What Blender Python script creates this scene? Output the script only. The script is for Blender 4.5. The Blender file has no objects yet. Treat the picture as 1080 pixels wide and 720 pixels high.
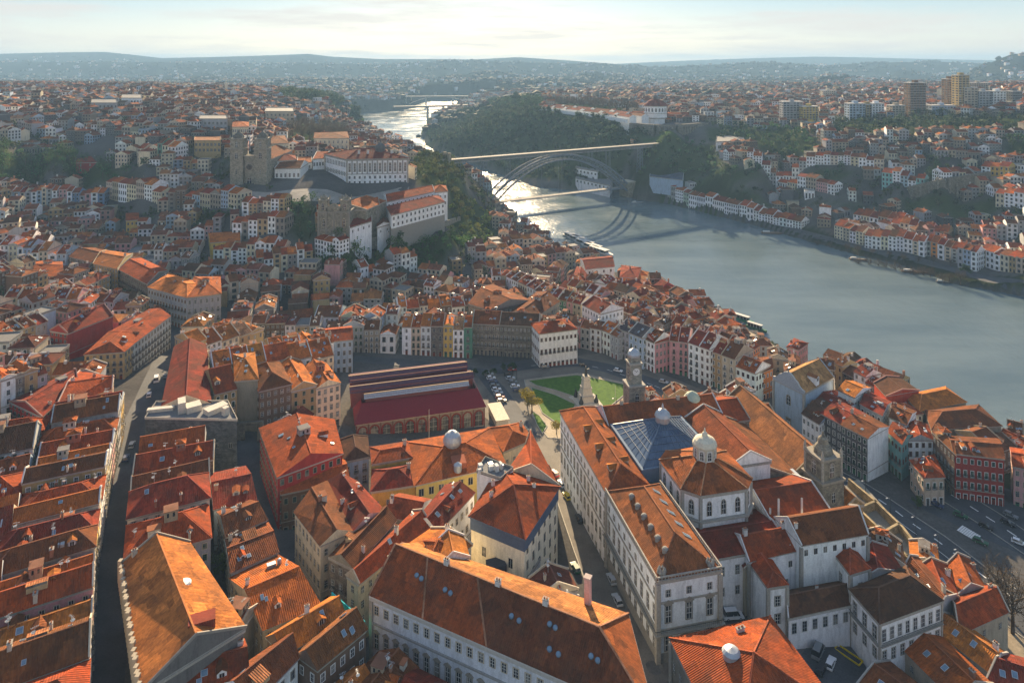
import bpy, math, random
import numpy as np
from mathutils import Matrix, Vector
random.seed(7); RND = random.Random(11)
SC = bpy.context.scene; COL = SC.collection
F, HZ, CX, CH = 720.0, 66.0, 540.0, 165.0      # focal length and horizon of the photograph, camera height over the river
SUN_AZ, SUN_EL = math.radians(-3.8), math.radians(18.5)

# ------------------------------------------------------------------ terrain
def Pz(px, py, z):
    Y = F*(CH-z)/(py-HZ); return ((px-CX)*Y/F, Y)
CTRL = [(110,720,34),(120,560,34),(150,430,32),(172,380,30),(0,720,38),(0,560,42),(0,430,42),(0,330,38),(-250,600,50),(-200,400,50),
 (60,640,36),(60,480,38),(250,480,27),(300,580,25),(345,660,24),(200,600,30),(200,500,30),(270,720,27),(420,720,23),(690,700,24),(560,720,23),
 (620,600,22),(600,470,17),(560,450,16),(500,398,15),(600,390,14),(640,398,13),(700,430,11),(430,440,17),(430,520,22),(360,470,22),
 (760,470,12),(860,440,8),(900,505,9),(960,540,8),(1040,600,9),(1080,560,7),(1080,640,9),(740,660,22),(800,640,21),(880,690,19),(960,690,15),(1080,720,10),(1300,700,8),
 (1010,520,8),(1060,530,7),(950,500,8),(820,430,8),(830,385,4),(800,358,3),(700,318,4),(700,380,10),(650,350,10),(640,295,4),(600,330,12),(560,250,5),(525,225,8),(600,275,4),
 (980,460,4),(1050,500,4),(880,410,4),(1300,640,4),
 (300,430,26),(330,400,22),(220,400,28),(190,345,26),(150,320,28),(100,320,32),(60,300,33),(20,280,36),(130,260,30),(200,310,28),(230,330,25),
 (280,330,22),(340,340,19),(400,350,17),(450,350,16),(520,350,14),(300,300,26),(380,300,20),(440,300,17),(500,300,14),(560,300,12),(540,270,10),(500,262,18),
 (60,240,38),(130,230,40),(200,260,38),(250,270,36),(300,270,38),(200,225,50),(250,235,52),(290,235,55),(30,205,48),(90,200,52),(150,195,56),(200,200,60),(220,190,64),
 (240,198,68),(290,198,68),(350,198,67),(430,197,66),(400,205,62),(320,205,66),(330,225,58),(345,257,46),(370,258,46),(420,250,46),(470,240,44),(480,262,22),(400,275,28),(340,280,32),(440,272,24),
 (450,200,60),(480,182,60),(432,178,62),(475,205,50),(495,222,25),(500,240,16),(480,170,58),
 (0,180,70),(60,180,66),(100,170,76),(150,170,82),(200,165,82),(250,165,84),(300,165,80),(340,160,74),(0,152,92),(60,152,92),(150,145,98),(250,145,94),(300,140,86),(340,140,74),
 (0,127,104),(100,127,102),(200,125,104),(290,125,92),(340,120,80),(370,135,40),(60,106,110),(150,105,110),(230,106,107),(300,105,102),(340,102,104),(380,108,84),(410,112,60),(425,114,20),
 (0,97,112),(100,97,110),(200,98,106),
 (700,155,60),(672,160,40),(655,198,6),(620,196,6),(560,178,8),(500,168,6),(455,150,5),(452,138,8),(475,120,14),(500,150,32),(540,150,36),(590,150,45),(640,150,52),(520,125,62),(560,120,76),(610,122,80),(500,112,55),
 (580,117,83),(610,121,83),(645,126,82),(672,130.5,81),(655,136,72),(600,112,85),(640,118,84),(640,130,80),(690,131,80),(715,133,79),(740,133,78),(690,149.5,58),(720,149.5,58),(745,148.5,60),(665,147.5,57),(705,137,78),(620,112,86),(720,118,84),(780,128,80),(820,140,72),(560,106,84),(540,106,80),
 (720,200,14),(700,185,30),(760,185,40),(760,160,55),(800,170,55),(850,175,52),(900,180,52),(950,185,54),(1000,180,62),(820,215,10),(760,220,6),(870,245,6),(950,268,6),(1060,300,6),(860,200,32),(920,215,24),(960,205,36),(1010,205,40),
 (1000,240,18),(1060,235,30),(1060,270,10),(940,240,14),(1200,300,12),(1200,240,45),(870,155,70),(930,150,78),(1000,150,82),(1070,170,70),(1070,140,90),(900,130,86),(960,125,92),(1030,118,98),(1075,110,104),
 (850,115,86),(800,110,84),(900,108,90),(1000,103,104),(1060,98,112),(740,106,84),(1200,120,110),(1200,170,75),(-200,250,42),(-200,190,55),(-150,150,88),(-200,120,108)]
def uvw(X, Y):
    return X/(Y+60.0)*720.0, np.log(Y+60.0)*400.0
_pts = []
for px, py, z in CTRL:
    X, Y = Pz(px, py, z); _pts.append((X, Y, z))
# far country: gentle levels kilometres away
for Y in (3200, 4500, 6500, 9500, 14000):
    for px in range(-300, 1500, 120):
        _pts.append(((px-CX)*Y/F, Y, {3200:76,4500:74,6500:70,9500:60,14000:50}[Y] + (12*math.sin(px*.021+Y*.0007))))
_pts.append((-130, 40, 40)); _pts.append((0, 40, 28)); _pts.append((150, 40, 20)); _pts.append((300, 60, 6)); _pts.append((-300,40,50))
_pts = np.array(_pts)
_cu, _cv = uvw(_pts[:,0], _pts[:,1])
def _phi(du, dv): return -np.sqrt(du*du+dv*dv+36.0)
_A = _phi(_cu[:,None]-_cu[None,:], _cv[:,None]-_cv[None,:]); n_ = len(_cu)
_A += np.eye(n_)*3.0
_M = np.zeros((n_+1, n_+1)); _M[:n_,:n_] = _A; _M[:n_,n_] = 1; _M[n_,:n_] = 1
_W = np.linalg.solve(_M, np.append(_pts[:,2], 0))
RIVER_PX = [(1700,800),(1300,620),(1080,512),(1060,498),(1000,462),(940,436),(880,408),(838,384),(822,368),(800,354),(770,342),(728,326),(692,307),(650,290),(620,278),(590,264),(560,247),(540,233),(518,216),
 (503,206),(486,193),(455,180),(425,168),(395,158),(370,150),(345,140),(335,130),(350,122),(385,118.5),(405,117),(428,114.5),(438,110),(452,105),(520,104),(522,108),(500,112),(483,117),(464,127),(446,141),(451,153),(468,161),(491,169),
 (520,180),(545,189),(568,197),(600,200),(640,201),(654,202),(673,210),(704,214),(735,221),(760,228),(800,238),(835,249),(870,259),(909,270),(952,279),(990,293),(1006,299),(1080,312),(1300,365),(1900,480)]
RIVER = np.array([Pz(a, b, 0) for a, b in RIVER_PX])
def poly_sd(poly, X, Y):
    """signed distance, positive inside"""
    X = np.asarray(X, float); Y = np.asarray(Y, float)
    d2 = np.full(X.shape, 1e18); ins = np.zeros(X.shape, bool); n = len(poly)
    for i in range(n):
        x0, y0 = poly[i]; x1, y1 = poly[(i+1) % n]
        ex, ey = x1-x0, y1-y0; L = ex*ex+ey*ey+1e-9
        t = np.clip(((X-x0)*ex+(Y-y0)*ey)/L, 0, 1)
        d2 = np.minimum(d2, (X-x0-t*ex)**2+(Y-y0-t*ey)**2)
        c = (y0 > Y) != (y1 > Y)
        with np.errstate(divide='ignore', invalid='ignore'):
            xi = x0+(Y-y0)*ex/np.where(abs(ey) < 1e-9, 1e-9, ey)
        ins ^= c & (X < xi)
    d = np.sqrt(d2); return np.where(ins, d, -d)
NU, NV = 460, 560
UG = np.linspace(-1.25, 1.5, NU); VG = np.linspace(math.log(60+50), math.log(11600), NV)
_U, _V = np.meshgrid(UG, VG); _Y = np.exp(_V)-60.0; _X = _U*(_Y+60.0)
_flatU, _flatV = (_U*720).ravel(), (_V*400).ravel()
_Z = np.full(_flatU.shape, _W[n_])
for i in range(n_):
    _Z += _W[i]*_phi(_flatU-_cu[i], _flatV-_cv[i])
_Z = _Z.reshape(_U.shape)
def fbm(X, Y, sc, oct=4, seed=0):
    rs = np.random.RandomState(seed); s = np.zeros_like(X); a = 1.0; tot = 0
    for o in range(oct):
        for k in range(3):
            th = rs.rand()*6.28; ph = rs.rand()*6.28; f = 6.28/sc*(0.8+.5*rs.rand())
            s = s + a*np.sin((X*math.cos(th)+Y*math.sin(th))*f+ph+1.3*np.sin((X*math.sin(th)-Y*math.cos(th))*f*.6+ph*2))/3
        tot += a; a *= .5; sc *= .5
    return s/tot
_farw = np.clip((_Y-2300)/2500, 0, 1)
_Z = _Z + _farw*(fbm(_X, _Y, 1500, 4, 3)*40*np.clip(_Y/6000, .6, 1.5)) - _farw*12
# ridges on the skyline: profile of (px, py) at their own distance
def ridge(profile, Yc, width):
    global _Z
    px = _X/_Y*F+CX; xs = [p[0] for p in profile]; ys = [p[1] for p in profile]
    top = CH+(HZ-np.interp(px, xs, ys))/F*Yc
    w = np.exp(-((_Y-Yc)/width)**2); base = _Z.copy()
    _Z = np.where(top > base, base+(top-base)*w, base)
ridge([(-400,60),(-200,58),(0,57),(60,55.5),(110,55),(140,58),(170,61.5),(220,60.5),(290,58.5),(325,57),(350,60),(400,62.5),(450,62.5),(500,63),(545,60.5),(600,64),(640,67),(700,71),(1500,74)], 7000, 1150)
ridge([(-400,64),(200,66),(400,68),(480,64),(560,66),(640,68),(690,71),(760,68),(800,66),(830,67),(870,69),(920,66.5),(980,65),(1030,67),(1100,66),(1400,64)], 5300, 600)
ridge([(-400,62),(600,70),(680,66),(740,63.5),(800,61.5),(860,60),(900,60.5),(960,62),(1010,63),(1060,64),(1500,60)], 9000, 1000)
ridge([(-400,90),(1000,90),(1020,80),(1035,71),(1050,64),(1065,58),(1080,56),(1130,58),(1200,66),(1260,80),(1500,95)], 3500, 420)
ridge([(-400,95),(700,95),(840,92),(868,81),(880,79),(900,82),(930,92),(1500,95)], 3000, 260)
ridge([(-400,95),(600,95),(930,86),(950,73),(970,77),(1010,84),(1500,90)], 4300, 300)
ridge([(-400,95),(330,95),(455,84),(500,78),(520,76),(548,81),(600,80),(625,75),(650,80),(730,86),(1500,95)], 3900, 300)
_sd = poly_sd(RIVER, _X, _Y)
_Z = np.clip(_Z, 3.2, 420)
_Z = np.where(_sd > 0, -np.clip(_sd*.6, .8, 4), _Z)
_ramp = np.clip(-_sd/6.0, 0, 1)
def gz(x, y):
    v = math.log(max(y, -5)+60.0); u = x/(y+60.0)
    i = (u-UG[0])/(UG[1]-UG[0]); j = (v-VG[0])/(VG[1]-VG[0])
    i = min(max(i, 0), NU-1.001); j = min(max(j, 0), NV-1.001)
    i0, j0 = int(i), int(j); fi, fj = i-i0, j-j0
    return float((_Z[j0,i0]*(1-fi)+_Z[j0,i0+1]*fi)*(1-fj)+(_Z[j0+1,i0]*(1-fi)+_Z[j0+1,i0+1]*fi)*fj)
def E(px, py, h=0.0, y0=95.0):
    """first point of the sight line that is h above the ground"""
    dx = (px-CX)/F; dz = -(py-HZ)/F
    def f(Y): return CH+dz*Y-gz(dx*Y, Y)-h
    Y = y0; p = Y
    while Y < 20000:
        if f(Y) < 0: break
        p = Y; Y *= 1.012
    for _ in range(14):
        m = (p+Y)/2
        if f(m) < 0: Y = m
        else: p = m
    return (dx*Y, Y)
def to_px(x, y, z): return CX+F*x/y, HZ+F*(CH-z)/y

# ------------------------------------------------------------------ materials
def newmat(name):
    m = bpy.data.materials.new(name); m.use_nodes = True; nt = m.node_tree; nt.nodes.clear()
    out = nt.nodes.new('ShaderNodeOutputMaterial'); b = nt.nodes.new('ShaderNodeBsdfPrincipled')
    nt.links.new(b.outputs[0], out.inputs[0]); return m, nt, b, out
class NT:
    def __init__(s, nt): s.nt = nt
    def n(s, t, **k):
        o = s.nt.nodes.new(t)
        for a, v in k.items(): setattr(o, a, v)
        return o
    def l(s, a, b): s.nt.links.new(a, b)
    def math(s, op, a, b=None, c=None):
        m = s.n('ShaderNodeMath', operation=op)
        for i, x in enumerate((a, b, c)):
            if x is None: continue
            if isinstance(x, (int, float)): m.inputs[i].default_value = x
            else: s.l(x, m.inputs[i])
        return m.outputs[0]
    def vmath(s, op, a, b=None, out=0):
        m = s.n('ShaderNodeVectorMath', operation=op)
        for i, x in enumerate((a, b)):
            if x is None: continue
            if isinstance(x, tuple): m.inputs[i].default_value = x
            else: s.l(x, m.inputs[i])
        return m.outputs[out]
    def noise(s, vec, scale, detail=3, rough=.55):
        m = s.n('ShaderNodeTexNoise'); m.inputs['Scale'].default_value = scale; m.inputs['Detail'].default_value = detail; m.inputs['Roughness'].default_value = rough
        if vec is not None: s.l(vec, m.inputs['Vector'])
        return m.outputs['Fac']
    def ramp(s, fac, stops):
        r = s.n('ShaderNodeValToRGB'); s.l(fac, r.inputs[0]); cr = r.color_ramp
        while len(cr.elements) < len(stops): cr.elements.new(.5)
        for e, (p, c) in zip(cr.elements, stops):
            e.position = p; e.color = (c if len(c) == 4 else (*c, 1)) if isinstance(c, tuple) else (c, c, c, 1)
        return r.outputs[0]
    def mix(s, fac, a, b, mode='MIX'):
        m = s.n('ShaderNodeMix', data_type='RGBA', blend_type=mode)
        for i, x in ((0, fac), (6, a), (7, b)):
            if isinstance(x, (int, float)): m.inputs[i].default_value = x if i == 0 else (x, x, x, 1)
            elif isinstance(x, tuple): m.inputs[i].default_value = (*x, 1) if len(x) == 3 else x
            else: s.l(x, m.inputs[i])
        return m.outputs[2]
    def bump(s, h, dist, strength=1.0):
        b = s.n('ShaderNodeBump'); b.inputs['Distance'].default_value = dist; b.inputs['Strength'].default_value = strength
        s.l(h, b.inputs['Height']); return b.outputs[0]
MATS = {}
def plain(name, col, rough=.7, metal=0.0, spec=.4, noise=.25, sc=1.2):
    m, nt, b, _ = newmat(name); N = NT(nt); g = N.n('ShaderNodeNewGeometry')
    f = N.noise(g.outputs['Position'], sc, 4)
    k = N.ramp(f, [(.25, 1-noise), (.75, 1+noise*.5)])
    N.l(N.mix(1.0, col, k, 'MULTIPLY'), b.inputs['Base Color'])
    b.inputs['Roughness'].default_value = rough; b.inputs['Metallic'].default_value = metal; b.inputs['Specular IOR Level'].default_value = spec
    MATS[name] = m; return m
# terracotta tiles: base colour from the face, courses and channels follow the slope
m, nt, b, _ = newmat('roof_tiles'); N = NT(nt)
g = N.n('ShaderNodeNewGeometry'); at = N.n('ShaderNodeAttribute', attribute_name='col')
tan = N.vmath('NORMALIZE', N.vmath('CROSS_PRODUCT', g.outputs['True Normal'], (0, 0, 1)))
dn = N.vmath('CROSS_PRODUCT', g.outputs['True Normal'], tan)
u = N.vmath('DOT_PRODUCT', g.outputs['Position'], tan, 1); v = N.vmath('DOT_PRODUCT', g.outputs['Position'], dn, 1)
cb = N.n('ShaderNodeCombineXYZ'); N.l(N.math('FLOOR', N.math('MULTIPLY', u, 2.6)), cb.inputs[0]); N.l(N.math('FLOOR', N.math('MULTIPLY', v, 1.9)), cb.inputs[1])
wn = N.n('ShaderNodeTexWhiteNoise', noise_dimensions='3D'); N.l(cb.outputs[0], wn.inputs['Vector'])
cell = N.math('MULTIPLY_ADD', wn.outputs['Value'], .42, .80)
cs = N.n('ShaderNodeCombineXYZ'); N.l(N.math('MULTIPLY', u, 1.0), cs.inputs[0]); N.l(N.math('MULTIPLY', v, .22), cs.inputs[1])
streak = N.noise(cs.outputs[0], .9, 4, .6)
sxn = N.n('ShaderNodeSeparateXYZ'); N.l(g.outputs['True Normal'], sxn.inputs[0]); sxz = N.math('MULTIPLY', sxn.outputs[0], 7.0)
patch = N.noise(g.outputs['Position'], .16, 5, .62); fine = N.noise(g.outputs['Position'], 1.5, 4, .7)
base = N.mix(1.0, at.outputs['Color'], N.ramp(streak, [(.3, .70), (.72, 1.22)]), 'MULTIPLY')
base = N.mix(1.0, base, cell, 'MULTIPLY')
vo = N.n('ShaderNodeTexVoronoi', distance='CHEBYCHEV'); vo.inputs['Scale'].default_value = .33; cv = N.n('ShaderNodeCombineXYZ'); N.l(u, cv.inputs[0]); N.l(v, cv.inputs[1]); N.l(sxz, cv.inputs[2]); N.l(cv.outputs[0], vo.inputs['Vector'])
sc3 = N.n('ShaderNodeSeparateColor'); N.l(vo.outputs['Color'], sc3.inputs[0]); rep = N.ramp(sc3.outputs[0], [(.0, .62), (.14, .66), (.16, 1.0), (.82, 1.04), (.84, 1.45), (1.0, 1.6)]); rep.node.color_ramp.interpolation = 'CONSTANT'
base = N.mix(.75, base, N.mix(1.0, base, rep, 'MULTIPLY'))
base = N.mix(.10, base, (.20, .14, .10)); base = N.mix(N.ramp(patch, [(.44, 0.0), (.72, .6)]), base, (.060, .042, .030))
base = N.mix(N.ramp(fine, [(.58, 0.0), (.76, .32)]), base, (.36, .17, .07))
N.l(base, b.inputs['Base Color']); b.inputs['Roughness'].default_value = .95; b.inputs['Specular IOR Level'].default_value = .04
wv = N.math('SINE', N.math('MULTIPLY', u, 2*math.pi*2.2))
vv = N.math('FRACT', N.math('MULTIPLY', v, 1.9))
hgt = N.math('ADD', N.math('MULTIPLY', wv, .5), N.math('MULTIPLY', vv, .35))
hgt = N.math('ADD', hgt, N.math('MULTIPLY', fine, 1.2))
N.l(N.bump(hgt, .09, .75), b.inputs['Normal']); MATS['roof'] = m
# plastered and tiled walls
m, nt, b, _ = newmat('wall_plaster'); N = NT(nt); g = N.n('ShaderNodeNewGeometry'); at = N.n('ShaderNodeAttribute', attribute_name='col')
mp = N.n('ShaderNodeMapping'); mp.inputs['Scale'].default_value = (1, 1, .22); N.l(g.outputs['Position'], mp.inputs[0])
st = N.noise(mp.outputs[0], .8, 5, .65); bl = N.noise(g.outputs['Position'], .35, 4, .6); fi = N.noise(g.outputs['Position'], 3.0, 3)
base = N.mix(1.0, at.outputs['Color'], N.ramp(st, [(.28, .74), (.55, 1.06)]), 'MULTIPLY')
base = N.mix(N.ramp(bl, [(.55, 0.0), (.78, .32)]), base, (.22, .20, .175))
base = N.mix(1.0, base, N.ramp(fi, [(.3, .88), (.7, 1.08)]), 'MULTIPLY')
N.l(base, b.inputs['Base Color']); b.inputs['Roughness'].default_value = .95; b.inputs['Specular IOR Level'].default_value = .06
N.l(N.bump(fi, .03, .5), b.inputs['Normal']); MATS['wall'] = m
# granite blocks
m, nt, b, _ = newmat('granite_blocks'); N = NT(nt); g = N.n('ShaderNodeNewGeometry'); at = N.n('ShaderNodeAttribute', attribute_name='col')
tan = N.vmath('NORMALIZE', N.vmath('CROSS_PRODUCT', N.vmath('ADD', g.outputs['True Normal'], (1e-4, 0, 0)), (0, 0, 1)))
u = N.vmath('DOT_PRODUCT', g.outputs['Position'], tan, 1); sx = N.n('ShaderNodeSeparateXYZ'); N.l(g.outputs['Position'], sx.inputs[0])
c2 = N.n('ShaderNodeCombineXYZ'); N.l(u, c2.inputs[0]); N.l(sx.outputs[2], c2.inputs[1])
br = N.n('ShaderNodeTexBrick'); N.l(c2.outputs[0], br.inputs['Vector']); br.inputs['Scale'].default_value = 1.0; br.inputs['Brick Width'].default_value = 1.1; br.inputs['Row Height'].default_value = .5; br.inputs['Mortar Size'].default_value = .03
br.inputs['Color1'].default_value = (1.1, 1.08, 1.02, 1); br.inputs['Color2'].default_value = (.72, .74, .74, 1); br.inputs['Mortar'].default_value = (.5, .5, .5, 1)
bl = N.noise(g.outputs['Position'], .5, 5, .65)
base = N.mix(1.0, at.outputs['Color'], br.outputs['Color'], 'MULTIPLY'); base = N.mix(1.0, base, N.ramp(bl, [(.3, .55), (.7, 1.25)]), 'MULTIPLY')
N.l(base, b.inputs['Base Color']); b.inputs['Roughness'].default_value = .95; b.inputs['Specular IOR Level'].default_value = .05; MATS['stone'] = m
# generic coloured face material (painted things)
m, nt, b, _ = newmat('painted'); N = NT(nt); at = N.n('ShaderNodeAttribute', attribute_name='col'); g = N.n('ShaderNodeNewGeometry')
f = N.noise(g.outputs['Position'], 1.7, 4); N.l(N.mix(1.0, at.outputs['Color'], N.ramp(f, [(.3, .82), (.7, 1.08)]), 'MULTIPLY'), b.inputs['Base Color']); b.inputs['Roughness'].default_value = .8; b.inputs['Specular IOR Level'].default_value = .1; MATS['paint'] = m
m, nt, b, _ = newmat('car_paint'); N = NT(nt); at = N.n('ShaderNodeAttribute', attribute_name='col'); N.l(at.outputs['Color'], b.inputs['Base Color']); b.inputs['Roughness'].default_value = .5; b.inputs['Coat Weight'].default_value = 0; MATS['car'] = m
m, nt, b, _ = newmat('window_glass'); N = NT(nt); g = N.n('ShaderNodeNewGeometry'); oi = N.n('ShaderNodeObjectInfo')
f = N.noise(g.outputs['Position'], .55, 2, .5)
N.l(N.ramp(N.math('ADD', N.math('MULTIPLY', f, .7), N.math('MULTIPLY', oi.outputs['Random'], .3)), [(.35, (.012, .015, .02)), (.55, (.035, .04, .05)), (.68, (.22, .21, .18))]), b.inputs['Base Color'])
b.inputs['Roughness'].default_value = .12; b.inputs['Specular IOR Level'].default_value = .6; MATS['glass'] = m
plain('iron', (.03, .035, .04), .6, 0, .4, .3); plain('metal_sheet', (.42, .45, .48), .45, .5, .5, .2); plain('dark_opening', (.02, .018, .016), .9, 0, .2, .2)
plain('granite_trim', (.33, .31, .27), .85, 0, .3, .35, 2.0); plain('white_trim', (.72, .71, .68), .6, 0, .4, .18, 2.0); plain('green_wood', (.03, .10, .06), .5); plain('red_wood', (.16, .03, .025), .5)
plain('bark', (.10, .075, .055), .9, 0, .2, .4, 3.0); plain('rubber', (.02, .02, .02), .8)
plain('skylight_glass', (.16, .24, .32), .15, 0, .6, .3, .8)
# ground cover: colour comes with the mesh (paving, grass, woods, fields)
m, nt, b, _ = newmat('land'); N = NT(nt); g = N.n('ShaderNodeNewGeometry'); at = N.n('ShaderNodeAttribute', attribute_name='col')
f1 = N.noise(g.outputs['Position'], .02, 8, .62); f2 = N.noise(g.outputs['Position'], .9, 5, .6)
base = N.mix(1.0, at.outputs['Color'], N.ramp(f1, [(.3, .55), (.7, 1.4)]), 'MULTIPLY'); base = N.mix(1.0, base, N.ramp(f2, [(.3, .8), (.7, 1.2)]), 'MULTIPLY')
N.l(base, b.inputs['Base Color']); b.inputs['Roughness'].default_value = 1; b.inputs['Specular IOR Level'].default_value = 0
N.l(N.bump(f2, .15, .4), b.inputs['Normal']); MATS['land'] = m
# cobbles / asphalt
def paving(name, c, cell):
    m, nt, b, _ = newmat(name); N = NT(nt); g = N.n('ShaderNodeNewGeometry')
    f1 = N.noise(g.outputs['Position'], .12, 6, .6); f2 = N.noise(g.outputs['Position'], cell, 4, .7)
    base = N.mix(1.0, c, N.ramp(f1, [(.3, .72), (.7, 1.25)]), 'MULTIPLY'); base = N.mix(1.0, base, N.ramp(f2, [(.3, .8), (.7, 1.18)]), 'MULTIPLY')
    N.l(base, b.inputs['Base Color']); b.inputs['Roughness'].default_value = .85; b.inputs['Specular IOR Level'].default_value = .15; N.l(N.bump(f2, .03, .5), b.inputs['Normal']); MATS[name] = m
paving('asphalt', (.075, .078, .085), 2.2); paving('cobbles', (.15, .135, .115), 3.0); paving('pavement', (.27, .25, .22), 2.0); paving('sandy_paving', (.34, .28, .20), 1.5)
m, nt, b, _ = newmat('lawn'); N = NT(nt); g = N.n('ShaderNodeNewGeometry'); f = N.noise(g.outputs['Position'], .6, 6, .65)
N.l(N.ramp(f, [(.3, (.040, .095, .014)), (.7, (.095, .175, .028))]), b.inputs['Base Color']); b.inputs['Roughness'].default_value = .95; b.inputs['Specular IOR Level'].default_value = .1; N.l(N.bump(f, .2, .6), b.inputs['Normal']); MATS['lawn'] = m
# foliage
m, nt, b, out = newmat('foliage'); N = NT(nt); at = N.n('ShaderNodeAttribute', attribute_name='col'); g = N.n('ShaderNodeNewGeometry')
f = N.noise(g.outputs['Position'], .5, 3); c = N.mix(1.0, at.outputs['Color'], N.ramp(f, [(.3, .7), (.7, 1.35)]), 'MULTIPLY')
N.l(c, b.inputs['Base Color']); b.inputs['Roughness'].default_value = .8; b.inputs['Specular IOR Level'].default_value = .15
tr = N.n('ShaderNodeBsdfTranslucent'); N.l(c, tr.inputs[0]); ms = N.n('ShaderNodeMixShader'); ms.inputs[0].default_value = .22; N.l(b.outputs[0], ms.inputs[1]); N.l(tr.outputs[0], ms.inputs[2]); N.l(ms.outputs[0], out.inputs[0]); MATS['leaf'] = m
# river
m, nt, b, _ = newmat('river_water'); N = NT(nt); g = N.n('ShaderNodeNewGeometry')
mp = N.n('ShaderNodeMapping'); mp.inputs['Scale'].default_value = (1, .45, 1); mp.inputs['Rotation'].default_value = (0, 0, .5); N.l(g.outputs['Position'], mp.inputs[0])
w1 = N.noise(mp.outputs[0], .28, 6, .68); w2 = N.noise(g.outputs['Position'], .02, 4, .6); w3 = N.noise(mp.outputs[0], .07, 3, .5)
b.inputs['Base Color'].default_value = (.10, .145, .155, 1); b.inputs['IOR'].default_value = 1.33
N.l(N.ramp(w2, [(.35, .07), (.65, .20)]), b.inputs['Roughness'])
mq = N.n('ShaderNodeMapping'); mq.inputs['Scale'].default_value = (.25, 1, 1); mq.inputs['Rotation'].default_value = (0, 0, .62); N.l(g.outputs['Position'], mq.inputs[0]); w4 = N.noise(mq.outputs[0], .03, 5, .6)
N.l(N.ramp(w4, [(.35, (.080, .118, .138)), (.65, (.125, .168, .182))]), b.inputs['Base Color'])
h = N.math('ADD', w1, N.math('MULTIPLY', w3, 1.6)); N.l(N.bump(h, .46, .5), b.inputs['Normal']); b.inputs['Specular IOR Level'].default_value = .5; MATS['water'] = m

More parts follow.
